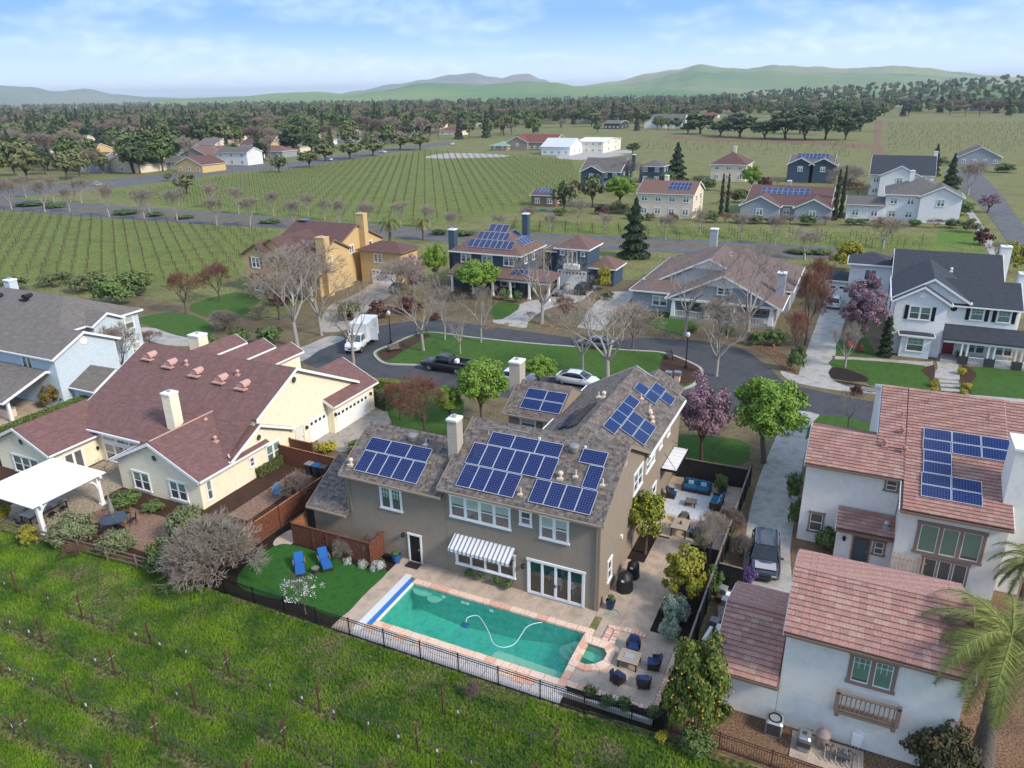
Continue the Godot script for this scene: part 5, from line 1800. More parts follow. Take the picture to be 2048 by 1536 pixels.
# clipped hedge: leafy box along a line
func hedge(label: String,p0: Vector2,p1: Vector2,w: float,h: float,cols: Array,seed_ := 1) -> void:
	var d := p1 - p0
	var l := d.length()
	var o := thing("hedge",label,"hedge",Vector3(p0.x,0,p0.y),-d.angle())
	var r := RandomNumberGenerator.new()
	r.seed = seed_
	var b := MB.new()
	var area := l * h * 2 + l * w + w * h * 2
	for i in int(area * 150):
		var q := r.randf() * area
		var p: Vector3
		var nn: Vector3
		if q < l * w:
			p = Vector3(r.randf() * l,h,r.randf_range(-w / 2,w / 2)); nn = Vector3.UP
		elif q < l * w + l * h * 2:
			var s := 1.0 if r.randf() < 0.5 else -1.0
			p = Vector3(r.randf() * l,r.randf() * h,s * w / 2); nn = Vector3(0,0,s)
		else:
			var s := 1.0 if r.randf() < 0.5 else 0.0
			p = Vector3(s * l,r.randf() * h,r.randf_range(-w / 2,w / 2)); nn = Vector3(s * 2 - 1,0,0)
		b.col = (cols[0] as Color).lerp(cols[1],r.randf())
		leaf(b,p + rdir(r) * 0.06,(nn + rdir(r) * 0.6).normalized(),0.12,1.5,r)
	part(o,"foliage",b.mesh(),mats.leaf)
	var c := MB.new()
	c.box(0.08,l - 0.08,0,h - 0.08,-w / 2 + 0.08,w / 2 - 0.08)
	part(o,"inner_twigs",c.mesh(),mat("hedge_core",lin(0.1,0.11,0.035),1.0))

# ---------- neighbouring houses ----------
func yellow_house() -> void:
	house("yellow_house","sprawling pale yellow single-storey house with a large maroon shingle roof",-41.0,-8.0)
	var w := siding("cream_siding",lin(0.82,0.73,0.54),0.22)
	var r := shingle("maroon_shingle",lin(0.36,0.185,0.17),true)
	var t: Material = mats.white_trim
	gable("x",-49.2,-40.4,-19.3,-2.0,-10.9,7.72,0.5,w,r,t,{"r1": false})
	gable("x",-40.38,-31.5,-19.3,-5.5,-10.9,7.72,0.5,w,r,t,{"r0": false,"eave": 0.02,"gut": false})
	slabpart("roof",r,[Vector3(-40.38,5.02,-5.5),Vector3(-31.62,5.02,-5.5),Vector3(-31.62,3.0,-2.1),Vector3(-40.38,3.07,-1.6)])
	gable("z",-6.5,0.79,-40.3,-31.46,-35.9,4.97,0.475,w,r,t,{"r0": false})
	gable("x",-36.0,-31.43,-9.3,-2.6,-5.76,4.55,0.49,w,r,t,{"r0": false})
	gable("z",-8.0,2.4,-53.3,-46.3,-49.8,4.4,0.46,w,r,t,{"r0": false})
	gable("z",-20.9,-14.5,-38.0,-30.75,-34.4,4.9,0.5,w,r,t)
	for x in [-44.9,-41.2,-37.7]:
		gable("z",-17.4,-12.0,x - 1.2,x + 1.2,x,7.15,0.5,w,r,t,{"r1": false,"eave": 0.25})
	for q in [[-38.8,-1.0],[-34.8,-1.0]]:
		win("f",0.79,q[0],q[0] + 1.9,0.3,1.97,2,{"blind": 0.45,"bm": mats.blind_green})
	round_vent("f",0.79,-35.85,3.55,0.32,mats.dark_grey,w)
	round_vent("f",2.4,-49.6,3.05,0.32,mats.dark_grey,w)
	round_vent("r",-31.43,-5.7,3.3,0.32,mats.dark_grey,w)
	round_vent("r",-31.5,-10.7,6.6,0.36,mats.dark_grey,w)
	win("r",-31.43,-8.0,-6.25,0.5,2.2,2,{"blind": 0.5,"bm": mats.blind_green})
	win("r",-31.43,-4.95,-4.3,1.1,2.05,1)
	win("r",-31.46,-0.35,0.3,0.45,2.25,1,{"blind": 0.5,"bm": mats.blind_green})
	win("f",2.4,-51.4,-47.95,0.0,1.68,3,{"blind": 0.5,"bm": mats.blind_green})
	win("r",-46.3,-0.4,1.35,-0.05,1.95,2,{"hung": false,"called": "patio_door"})
	lantern("r",-46.3,-1.7,1.3)
	win("f",-2.0,-45.7,-40.6,0.1,1.9,4)
	win("f",-2.0,-45.7,-40.6,2.02,2.6,3,{"hung": false,"grid": true})
	chimney(-38.85,-37.9,-4.1,-3.2,3.4,7.0,w,t)
	chimney(-48.9,-47.5,-16.6,-15.4,3.0,7.2,w,t)
	for q in [[-47.2,-9.4],[-44.2,-9.0],[-40.6,-8.6],[-37.5,-8.4],[-34.8,-8.2]]:
		roof_vent(Vector3(q[0],7.72 - 0.5 * (q[1] + 10.9) + 0.12,q[1]),"eyebrow",mats.copper_pink)
	for q in [[-42.5,-9.3],[-36.3,-9.2],[-35.5,-4.3],[-33.3,-3.0]]:
		roof_vent(Vector3(q[0],7.72 - 0.5 * (q[1] + 10.9) + 0.05,q[1]),"hood",mats.copper_pink)
	garage_door("r",-30.75,-19.8,-14.95,0.0,2.0,t,8)
	garage_door("r",-31.5,-14.3,-11.95,0.0,2.1,t,4)
	door("r",-31.5,-11.2,-10.0,0.0,2.3,mats.cream_trim,mats.cream_trim)
	lantern("r",-30.75,-14.7,1.9); lantern("r",-30.75,-20.3,1.9); lantern("r",-31.5,-11.5,1.8)
	for q in [[Vector3(-46.4,3.0,-2.2),Vector3(-49.2,4.45,-4.6)],[Vector3(-35.9,5.0,-5.6),Vector3(-31.3,3.05,-2.3)],[Vector3(-35.9,5.02,0.9),Vector3(-35.9,5.02,-5.5)]]:
		var f := nb()
		f.bar(q[0],q[1],0.16,0.06)
		part(H,"flashing",f.mesh(),mats.copper_pink)
	# pergola
	var p := thing("pergola","large white pergola with arched braces over the neighbour's dining table","pergola",Vector3(-42.0,0,5.8))
	for x in [-2.6,2.6]:
		for z in [-2.4,2.35]:
			var b := MB.new()
			b.xf = Transform3D(Basis.IDENTITY,Vector3(x,0,z))
			b.cbox(-0.2,0.2,0,0.2,-0.2,0.2,0.03); b.box(-0.14,0.14,0.2,2.45,-0.14,0.14)
			part(p,"column",b.mesh(),t)
			b = MB.new()
			for k in 6:
				var a0 := PI / 2 * k / 6.0; var a1 := PI / 2 * (k + 1) / 6.0
				var sg := -signf(z)
				b.bar(Vector3(x,1.5 + sin(a0) * 1.0,z + sg * (1.3 - cos(a0) * 1.2)),Vector3(x,1.5 + sin(a1) * 1.0,z + sg * (1.3 - cos(a1) * 1.2)),0.12,0.14)
			part(p,"arch_brace",b.mesh(),t)
	for z in [-2.4,2.35]:
		var b := MB.new()
		b.box(-3.2,3.2,2.45,2.63,z - 0.08,z + 0.08)
		part(p,"beam",b.mesh(),t)
	for x in [-2.6,2.6]:
		var b := MB.new()
		b.box(x - 0.07,x + 0.07,2.44,2.62,-2.3,2.25)
		part(p,"beam",b.mesh(),t)
	var sb := MB.new()
	sb.box(-0.065,0.065,2.635,2.7,-2.95,2.95)
	var sm := sb.mesh()
	for k in 44:
		part(p,"slat",sm,t,Vector3(-3.05 + k * 0.141,0,0))
	# decks
	var dk := thing("wooden_deck","reddish wooden deck round the yellow house's black round table","deck",Vector3(-34.5,0,4.8))
	sb = MB.new()
	sb.box(-0.068,0.068,-0.05,0.05,-1.95,1.95)
	sm = sb.mesh()
	for k in 62:
		part(dk,"plank",sm,mats.deck_wood,Vector3(-4.35 + k * 0.142,rf(-0.004,0.004),0))
	dk = thing("wooden_walkway","long wooden walkway between the yellow house and the reddish fence","walkway",Vector3(-28.2,0,-3.4))
	sb = MB.new()
	sb.box(-1.0,1.0,-0.05,0.04,-0.068,0.068)
	sm = sb.mesh()
	for k in 58:
		part(dk,"plank",sm,mats.deck_wood,Vector3(0,rf(-0.004,0.004),-4.1 + k * 0.142))
	flat("courtyard_paving",[[-46.0,-1.9],[-46.0,9.0],[-39.0,9.0],[-39.0,2.8],[-40.4,2.8],[-40.4,-1.9]],3,mats.pale_deck,0.02)
	# tables and chairs
	var dt := table_box("dining_table","long grey slatted table under the white pergola",Vector3(-42.0,0.03,6.3),1.2,3.0,0.74,mats.galvanised,mats.black_metal,12)
	var i := 0
	for z in [5.4,6.3,7.2]:
		for sg in [-1,1]:
			metal_chair("black metal chair at the long grey table under the pergola",Vector3(-42.0 + sg * 0.95,0.03,z),-sg * PI / 2,"chairs under the pergola")
	metal_chair("black metal chair at the near end of the long grey table",Vector3(-42.0,0.03,8.15),0.0,"chairs under the pergola")
	var rt := thing("round_table","black round metal table with a closed parasol on the reddish deck","table",Vector3(-35.6,0.05,5.3))
	sb = MB.new()
	sb.lathe([Vector2(0.9,0.68),Vector2(0.93,0.7),Vector2(0.93,0.73),Vector2(0,0.73)],24)
	part(rt,"tabletop",sb.mesh(),mat("table_blue",lin(0.03,0.045,0.07),0.35))
	sb = MB.new()
	sb.lathe([Vector2(0.4,0),Vector2(0.1,0.08),Vector2(0.07,0.68),Vector2(0,0.68)],10)
	part(rt,"pedestal",sb.mesh(),mats.black_metal)
	var um := thing("closed_parasol","closed grey parasol standing through the black round table","parasol",Vector3(-35.6,0.78,5.3))
	sb = MB.new()
	sb.tube([Vector3(0,0,0),Vector3(0,2.0,0)],[0.025,0.025],8)
	part(um,"pole",sb.mesh(),mats.brown_trim)
	sb = MB.new()
	sb.lathe([Vector2(0.17,0.5),Vector2(0.2,0.7),Vector2(0.12,1.4),Vector2(0.04,2.0),Vector2(0,2.05)],9)
	part(um,"canopy",sb.mesh(),mat("parasol_grey",lin(0.22,0.2,0.18),0.95))
	for k in 6:
		var a := TAU * k / 6.0 + 0.3
		metal_chair("black metal chair drawn up to the round table on the deck",Vector3(-35.6 + cos(a) * 1.25,0.05,5.3 + sin(a) * 1.25),-a - PI / 2 + PI,"chairs round the black table")
	# post and rail fence with dry grass beyond
	var rf_ := thing("rail_fence","weathered post and rail fence at the foot of the yellow house's garden","fence",Vector3(-48.0,0,9.6))
	var pb := MB.new()
	pb.cbox(-0.07,0.07,0,1.15,-0.07,0.07,0.02)
	var pm := pb.mesh()
	for k in 10:
		part(rf_,"post",pm,mats.brown_trim,Vector3(k * 2.62,0,-k * 0.18))
	for k in 9:
		for y in [0.35,0.75,1.08]:
			var b := MB.new()
			b.bar(Vector3(k * 2.62,y,-k * 0.18),Vector3((k + 1) * 2.62,y,-(k + 1) * 0.18),0.04,0.11)
			part(rf_,"rail",b.mesh(),mats.brown_trim)
	for k in 3:
		var b := thing("rubbish_bin",["grey wheeled bin left of the two others by the reddish fence","blue-lidded wheeled bin in the middle by the reddish fence","dark wheeled bin nearest the taupe house by the reddish fence"][k],"bin",Vector3(-27.6 + k * 0.72,0.045,-7.05),0.1 * k,"wheeled bins by the fence")
		var q := MB.new()
		q.loft([[Vector3(-0.22,0.08,-0.24),Vector3(-0.22,0.08,0.24),Vector3(0.22,0.08,0.24),Vector3(0.22,0.08,-0.24)],[Vector3(-0.29,1.0,-0.3),Vector3(-0.29,1.0,0.32),Vector3(0.29,1.0,0.32),Vector3(0.29,1.0,-0.3)]],true,false)
		part(b,"body",q.mesh(),mat("bin_dark",lin(0.02,0.025,0.035),0.5))
		q = MB.new()
		q.cbox(-0.31,0.31,1.0,1.09,-0.33,0.35,0.03)
		part(b,"lid",q.mesh(),[mats.fan_grey,mat("blue_glaze",lin(0.02,0.1,0.26),0.2),mats.dark_grey][k])
		for sx in [-0.25,0.25]:
			q = MB.new()
			q.xf = Transform3D(Basis(Vector3.BACK,PI / 2),Vector3(sx,0.11,-0.26))
			q.lathe([Vector2(0,-0.03),Vector2(0.11,-0.03),Vector2(0.11,0.03),Vector2(0,0.03)],10)
			part(b,"wheel",q.mesh(),mats.rubber)
	adirondack("pale blue slatted garden chair on the walkway beside the yellow house",Vector3(-27.7,0.045,-3.2),0.6,mat("pale_blue",lin(0.1,0.22,0.36),0.7))
func adirondack(label: String,at: Vector3,turn: float,m: Material) -> void:
	var o := thing("garden_chair",label,"chair",at,turn)
	for k in 5:
		var b := MB.new()
		b.xf = Transform3D(Basis(Vector3.RIGHT,-0.35),Vector3(0,0.3,-0.2))
		b.box(-0.27 + k * 0.11,-0.18 + k * 0.11,0,0.72 - absf(k - 2) * 0.05,-0.015,0.015)
		part(o,"back_slat",b.mesh(),m)
		b = MB.new()
		b.xf = Transform3D(Basis(Vector3.RIGHT,0.12),Vector3(0,0.33,0.05))
		b.box(-0.27,0.27,-0.015,0.015,-0.25 + k * 0.11,-0.16 + k * 0.11)
		part(o,"seat_slat",b.mesh(),m)
	for x in [-0.32,0.32]:
		var b := MB.new()
		b.box(x - 0.06,x + 0.06,0.54,0.57,-0.35,0.38)
		part(o,"arm",b.mesh(),m)
		for z in [-0.3,0.3]:
			b = MB.new()
			b.box(x - 0.03,x + 0.03,0,0.54,z - 0.04,z + 0.04)
			part(o,"leg",b.mesh(),m)
func metal_chair(label: String,at: Vector3,turn: float,group: String) -> void:
	if not cache.has("mchair"):
		var s := MB.new()
		s.cbox(-0.22,0.22,0.42,0.46,-0.22,0.22,0.02)
		var k := MB.new()
		for x in [-0.2,-0.1,0.0,0.1,0.2]:
			k.bar(Vector3(x,0.46,0.21),Vector3(x,0.88,0.27),0.02,0.02)
		k.box(-0.22,0.22,0.86,0.9,0.25,0.29)
		var l := MB.new()
		l.box(-0.015,0.015,0,0.43,-0.015,0.015)
		cache.mchair = [s.mesh(),k.mesh(),l.mesh()]
	var o := thing("metal_chair",label,"chair",at,turn,group)
	part(o,"seat",cache.mchair[0],mats.black_metal)
	part(o,"backrest",cache.mchair[1],mats.black_metal)
	for x in [-0.2,0.2]:
		for z in [-0.2,0.2]:
			part(o,"leg",cache.mchair[2],mats.black_metal,Vector3(x,0,z))
func blue_left_house() -> void:
	house("pale_blue_house","two-storey pale blue house with a brown roof at the left edge",-68.0,-13.0)
	var w := siding("pale_blue_siding",lin(0.5,0.58,0.64),0.2)
	var r := shingle("grey_brown_shingle",lin(0.34,0.295,0.265),true)
	var t: Material = mats.white_trim
	gable("x",-78.0,-60.0,-15.4,-8.4,-11.9,7.35,0.47,w,r,t,{"r0": false})
	hip(-86.0,-65.0,-22.6,-12.6,6.3,0.44,w,r,t)
	gable("x",-70.0,-63.9,-19.4,-16.0,-17.7,7.4,0.5,w,r,t,{"r0": false})
	gable("x",-64.0,-56.6,-14.5,-9.6,-12.05,3.6,0.5,w,r,t,{"r0": false})
	gable("x",-75.0,-61.5,-8.3,-3.6,-8.0,4.1,0.34,null,r,t,{"r0": false,"y0": 2.5})
	for q in [[-61.75,-4.0],[-68.0,-4.0]]:
		boxpart("post",t,q[0] - 0.13,q[0] + 0.13,0,2.7,q[1] - 0.13,q[1] + 0.13)
	win("f",-8.4,-65.2,-63.6,3.6,5.2,2,{"hung": false,"blind": 0.4,"bm": mats.blind_green})
	round_vent("r",-60.0,-11.9,6.3,0.4,t,t)
	round_vent("r",-56.6,-12.05,2.75,0.36,t,t)
	win("r",-63.9,-18.3,-17.2,4.2,5.6,1,{"blind": 0.5})
	win("r",-65.0,-21.9,-20.6,4.3,5.9,1,{"blind": 0.5})
	win("r",-65.0,-22.2,-20.9,0.9,2.6,1,{"blind": 0.4})
	chimney(-81.6,-80.5,-19.1,-18.1,6.0,9.4,w,t)
	for q in [[-81.5,-15.5],[-79.5,-15.8],[-75.0,-16.4]]:
		roof_vent(Vector3(q[0],6.3 + 0.44 * (-12.15 - q[1]) + 0.12,q[1]),"eyebrow",mats.black_metal)
	flat("neighbour_patio",[[-76,-8.3],[-60.4,-8.3],[-60.4,-2.0],[-76,3.0]],3,mats.concrete_tan,0.02)
	var c := thing("stone_counter","stone-faced outdoor kitchen counter under the pale blue house's porch roof","counter",Vector3(-63.8,0,-4.9))
	var b := MB.new()
	b.box(-1.6,0.8,0,0.86,-0.4,0.4)
	part(c,"base",b.mesh(),mats.flagstone)
	b = MB.new()
	b.cbox(-1.7,0.9,0.86,0.93,-0.47,0.47,0.02)
	part(c,"worktop",b.mesh(),mats.concrete_pale)
func tile_garage() -> void:
	house("tile_roof_garage","white stucco garage with pink clay tile roof and small wooden balcony, nearest the camera",13.0,1.0,"garage")
	var w := stucco("white_stucco",lin(0.8,0.775,0.73))
	var r := mat("tile_bed",lin(0.2,0.09,0.07),0.9)
	var t: Material = mats.white_trim
	gable("x",10.8,18.3,-1.6,4.54,1.45,7.2,0.36,w,r,t,{"eave": 0.5,"rake": 0.12,"gutter": mats.brown_trim})
	gable("x",8.0,10.78,-1.9,4.54,1.2,4.02,0.36,w,r,t,{"eave": 0.5,"rake": 0.4,"r1": false,"gutter": mats.brown_trim})
	var v := Vector3(0,0.36,-1).normalized()
	tiles(Vector3(10.66,5.93,5.1),Vector3.RIGHT,v,7.75,3.85,300)
	tiles(Vector3(7.58,2.62,5.1),Vector3.RIGHT,v,3.12,4.1,120)
	var v2 := Vector3(0,0.36,1).normalized()
	tiles(Vector3(18.42,5.93,-2.16),Vector3.LEFT,v2,7.75,3.8,0)
	tiles(Vector3(10.72,2.72,-2.46),Vector3.LEFT,v2,3.12,3.85,0)
	var cb := nb()
	cb.bar(Vector3(10.66,7.27,1.45),Vector3(18.42,7.27,1.45),0.3,0.1)
	part(H,"ridge_cap",cb.mesh(),tile_mats[0])
	cb = nb()
	cb.bar(Vector3(7.58,4.08,1.2),Vector3(10.7,4.08,1.2),0.3,0.1)
	part(H,"ridge_cap",cb.mesh(),tile_mats[1])
	var wt: Material = mat("mauve_trim",lin(0.25,0.17,0.13),0.7)
	win("f",4.54,13.6,15.6,3.7,5.4,2,{"trim": wt,"hung": false,"grid": true,"blind": 0.95,"bm": mats.blind_green,"tw": 0.17})
	var bl := empty(H,"balcony",Vector3(14.65,2.1,4.54) - HO)
	var b := MB.new()
	b.box(-1.3,1.3,0,0.14,0,0.5); b.box(-1.3,-1.1,-0.25,0,0,0.4); b.box(1.1,1.3,-0.25,0,0,0.4)
	part(bl,"floor",b.mesh(),wt)
	b = MB.new()
	b.cbox(-1.36,1.36,1.15,1.25,0.38,0.52,0.02); b.box(-1.25,1.25,0.2,0.28,0.4,0.5)
	part(bl,"rail",b.mesh(),wt)
	for x in [-1.28,1.28]:
		b = MB.new()
		b.box(x - 0.09,x + 0.09,0.14,1.3,0.34,0.52)
		part(bl,"newel",b.mesh(),wt)
	b = MB.new()
	b.lathe([Vector2(0.025,0.28),Vector2(0.04,0.5),Vector2(0.02,0.7),Vector2(0.035,1.15)],8)
	var bm := b.mesh()
	for k in 12:
		part(bl,"baluster",bm,wt,Vector3(-1.1 + k * 0.2,0,0.45))
	boxpart("meter_box",mats.white_trim,14.3,14.75,0.25,0.9,4.55,4.75)
	for k in 3:
		boxpart("meter_pipe",mats.white_trim,14.34 + k * 0.14,14.39 + k * 0.14,0,0.25,4.57,4.62)
	boxpart("foundation_vent",mats.fan_grey,8.2,8.5,0.35,0.45,4.55,4.57)
	boxpart("foundation_vent",mats.fan_grey,12.3,12.6,0.15,0.25,4.55,4.57)
	# outside machines
	var ac := thing("air_conditioner","grey round-cornered air conditioning unit against the white garage wall","air conditioner",Vector3(10.85,0,5.15))
	b = MB.new()
	b.cbox(-0.4,0.4,0.02,0.85,-0.4,0.4,0.08)
	part(ac,"case",b.mesh(),mats.galvanised)
	b = MB.new()
	b.box(-0.32,0.32,0.1,0.75,0.395,0.41); b.box(0.395,0.41,0.1,0.75,-0.32,0.32)
	part(ac,"grille",b.mesh(),mats.dark_grey)
	b = MB.new()
	b.xf = Transform3D(Basis.IDENTITY,Vector3(0,0.85,0))
	b.lathe([Vector2(0.33,0),Vector2(0.33,0.03),Vector2(0.26,0.03),Vector2(0.24,-0.1),Vector2(0,-0.1)],18)
	part(ac,"fan_guard",b.mesh(),mats.black_metal)
	var ph := thing("pool_heater","silver and black pool heater on the equipment pad","heater",Vector3(12.25,0.06,5.6))
	b = MB.new()
	b.cbox(-0.3,0.3,0.04,0.85,-0.38,0.38,0.08)
	part(ph,"case",b.mesh(),mats.rim)
	b = MB.new()
	b.box(-0.31,0.31,0.3,0.6,0.37,0.4); b.cbox(-0.1,0.1,0.86,0.9,-0.1,0.1,0.02)
	part(ph,"control_panel",b.mesh(),mats.dark_grey)
	var fi := thing("pool_filter","brown dome-topped pool filter tank on the equipment pad","filter",Vector3(13.05,0.06,5.15))
	b = MB.new()
	b.lathe([Vector2(0.25,0),Vector2(0.3,0.1),Vector2(0.31,0.65),Vector2(0.34,0.67),Vector2(0.34,0.73),Vector2(0.3,0.78),Vector2(0.18,0.95),Vector2(0.05,1.0),Vector2(0.05,1.06),Vector2(0,1.06)],18)
	part(fi,"tank",b.mesh(),mat("filter_tan",lin(0.3,0.22,0.19),0.5))
	var pu := thing("pool_pump","black pool pump and pipework beside the filter tank","pump",Vector3(13.6,0.06,5.75))
	b = MB.new()
	b.xf = Transform3D(Basis(Vector3.BACK,PI / 2),Vector3(0.5,0.3,0))
	b.lathe([Vector2(0,-0.2),Vector2(0.16,-0.2),Vector2(0.17,0.5),Vector2(0,0.52)],12)
	part(pu,"motor",b.mesh(),mats.dark_grey)
	for k in 7:
		b = MB.new()
		var x := -0.6 + k * 0.24
		b.tube([Vector3(x,0.0,-0.25),Vector3(x,0.45 + 0.06 * (k % 3),-0.25),Vector3(x + 0.2,0.45 + 0.06 * (k % 3),-0.1),Vector3(x + 0.2,0.1,0.35)],[0.035,0.035,0.035,0.035],6)
		part(pu,"pipe",b.mesh(),mats.dark_grey if k % 2 else mats.fan_grey)
	flat("equipment_pad",[[11.7,4.75],[14.9,4.75],[14.9,6.5],[11.7,6.5]],2,mats.concrete_tan,0.05)
	iron_fence("rusty brown low iron fence in front of the white garage",[Vector2(6.3,7.3),Vector2(8.6,7.35),Vector2(11.0,7.4),Vector2(13.4,7.45),Vector2(15.8,7.5)],1.0,mats.rust)
	# clutter behind the dark board screen
	var cl := [["grey metal crate",6.6,-4.6,0.5,0.6,0.5,mats.galvanised],["white plastic tub",7.1,-4.2,0.45,0.5,0.4,mats.white_trim],["stack of pale boards",6.9,-2.4,0.35,0.3,1.4,mats.weathered_wood],["silver tool chest",7.0,-3.4,0.5,0.7,0.45,mats.rim],["maroon bucket",6.55,-3.9,0.35,0.4,0.35,mats.rust],["white folding table on its side",6.6,0.3,0.15,0.8,1.3,mats.white_trim],["pale cardboard box",7.2,-0.9,0.6,0.45,0.6,mats.cream_trim],["grey plastic tote",6.7,-1.5,0.5,0.45,0.5,mats.fan_grey]]
	for q in cl:
		var o := thing((q[0] as String).split(" on")[0].replace(" ","_"),q[0] + " in the storage strip beside the pink tiled roof","storage",Vector3(q[1],0,q[2]),rf(-0.3,0.3))
		b = MB.new()
		b.cbox(-q[3] / 2,q[3] / 2,0,q[4],-q[5] / 2,q[5] / 2,0.03)
		part(o,"body",b.mesh(),q[6])
		b = MB.new()
		b.cbox(-q[3] / 2 - 0.02,q[3] / 2 + 0.02,q[4],q[4] + 0.05,-q[5] / 2 - 0.02,q[5] / 2 + 0.02,0.015)
		part(o,"lid",b.mesh(),q[6])
func tile_house() -> void:
	house("tile_roof_house","large white stucco house with pink clay tile roofs and solar panels at the right",17.0,-16.0)
	var w: Material = mats.white_stucco
	var r: Material = mats.tile_bed
	var t: Material = mats.white_trim
	var wt: Material = mats.mauve_trim
	var o := {"eave": 0.5,"rake": 0.12,"gutter": mats.brown_trim}
	gable("x",10.15,15.9,-19.2,-13.16,-16.2,7.38,0.35,w,r,t,o)
	gable("x",15.95,21.7,-32.0,-10.75,-21.4,9.2,0.35,w,r,t,o)
	gable("x",14.35,15.82,-32.0,-15.4,-21.4,9.19,0.35,w,r,t,{"eave": 0.3,"rake": 0.12,"r1": false})
	gable("x",12.6,16.3,-13.2,-11.75,-13.1,3.15,0.36,w,r,t,{"eave": 0.45,"rake": 0.1,"gutter": mats.brown_trim})
	var v := Vector3(0,0.35,-1).normalized()
	tiles(Vector3(10.03,6.16,-12.62),Vector3.RIGHT,v,6.0,3.75,130)
	tiles(Vector3(15.95,5.36,-10.2),Vector3.RIGHT,v,5.85,11.8,170)
	tiles(Vector3(14.25,7.12,-15.2),Vector3.RIGHT,v,1.65,6.5,0)
	tiles(Vector3(12.5,2.6,-11.25),Vector3.RIGHT,Vector3(0,0.36,-1).normalized(),3.9,1.9,0)
	boxpart("chimney_breast",w,21.3,23.2,-0.4,9.6,-14.2,-12.0)
	boxpart("chimney_cap",t,21.2,23.3,9.6,9.75,-14.3,-11.9)
	boxpart("wall",w,21.72,27.0,-0.4,5.8,-30.0,-14.3)
	slabpart("roof",r,[Vector3(21.75,9.1,-21.6),Vector3(29,9.1,-21.6),Vector3(29,6.5,-14.0),Vector3(21.75,6.5,-14.0)])
	tiles(Vector3(21.8,6.55,-13.95),Vector3.RIGHT,v,5.0,8.0,0)
	win("f",-13.16,10.75,11.75,0.85,2.4,1,{"trim": wt})
	win("f",-13.16,14.95,15.8,4.95,5.85,1,{"trim": wt})
	win("f",-10.75,17.0,20.7,2.3,4.55,3,{"trim": wt,"hung": false,"blind": 0.95,"bm": mats.blind_green,"tw": 0.2})
	win("f",-10.75,17.6,20.2,0.0,2.15,3,{"trim": wt,"hung": false})
	door("f",-11.75,13.6,14.75,0.0,2.1,mat("brown_door",lin(0.12,0.065,0.04),0.6),wt,true)
	win("f",-11.75,14.85,15.6,0.9,2.0,1,{"trim": wt})
	lantern("f",-11.75,13.1,1.7)
	var d := [[16.95,18.6,-17.35,-16.35],[18.62,20.27,-17.35,-16.35],[20.29,21.9,-17.35,-16.35],[16.92,18.57,-16.33,-15.35],[18.62,20.27,-16.33,-15.35],[20.29,21.9,-16.33,-15.35],[16.98,18.6,-15.33,-14.35],[16.98,18.6,-14.33,-13.35],[16.9,18.55,-13.33,-12.35],[18.57,20.22,-13.33,-12.35],[16.9,18.55,-12.33,-11.35],[18.57,20.22,-12.33,-11.35]]
	for q in d:
		panels_front(-10.2,5.42,0.35,[[q[0],q[1],q[2],q[3],1]])
	for q in [[15.6,-18.2],[15.7,-16.6],[14.7,-15.2],[15.9,-14.9],[17.2,-20.0],[20.8,-19.2]]:
		roof_vent(Vector3(q[0],5.36 - 0.35 * (q[1] + 10.2) + 0.06,q[1]),"hood" if q[1] > -18.0 else "pipe",tile_mats[4])
	roof_vent(Vector3(15.4,2.95,-11.9),"hood",mats.galvanised)
	var pl := thing("leaning_trellis","pale wooden slat trellis leaning against the white stucco house","trellis",Vector3(16.9,0,-9.9))
	var b := MB.new()
	b.xf = Transform3D(Basis(Vector3.RIGHT,-0.3),Vector3.ZERO)
	b.box(-0.03,0.03,0,2.2,-0.02,0.02)
	var sm := b.mesh()
	for k in 9:
		part(pl,"slat",sm,mat("pale_wood",lin(0.45,0.31,0.2),0.8),Vector3(-0.85 + k * 0.21,0,0))
	for y in [0.4,1.1,1.8]:
		b = MB.new()
		b.xf = Transform3D(Basis(Vector3.RIGHT,-0.3),Vector3.ZERO)
		b.box(-0.95,0.95,y,y + 0.07,-0.04,-0.02)
		part(pl,"crosspiece",b.mesh(),mats.pale_wood)

# ---------- vehicles ----------
func ring(z: float,w: float,lo: float,hi: float) -> Array:
	var m := lerpf(lo,hi,0.55)
	var out := []
	for q in [[0.86,lo],[1.0,lo + 0.12],[1.0,m],[0.95,hi - 0.05],[0.82,hi],[0.3,hi + 0.025]]:
		out.append(Vector3(q[0] * w,q[1],z))
	for i in range(5,-1,-1):
		out.append(Vector3(-out[i].x,out[i].y,z))
	return out
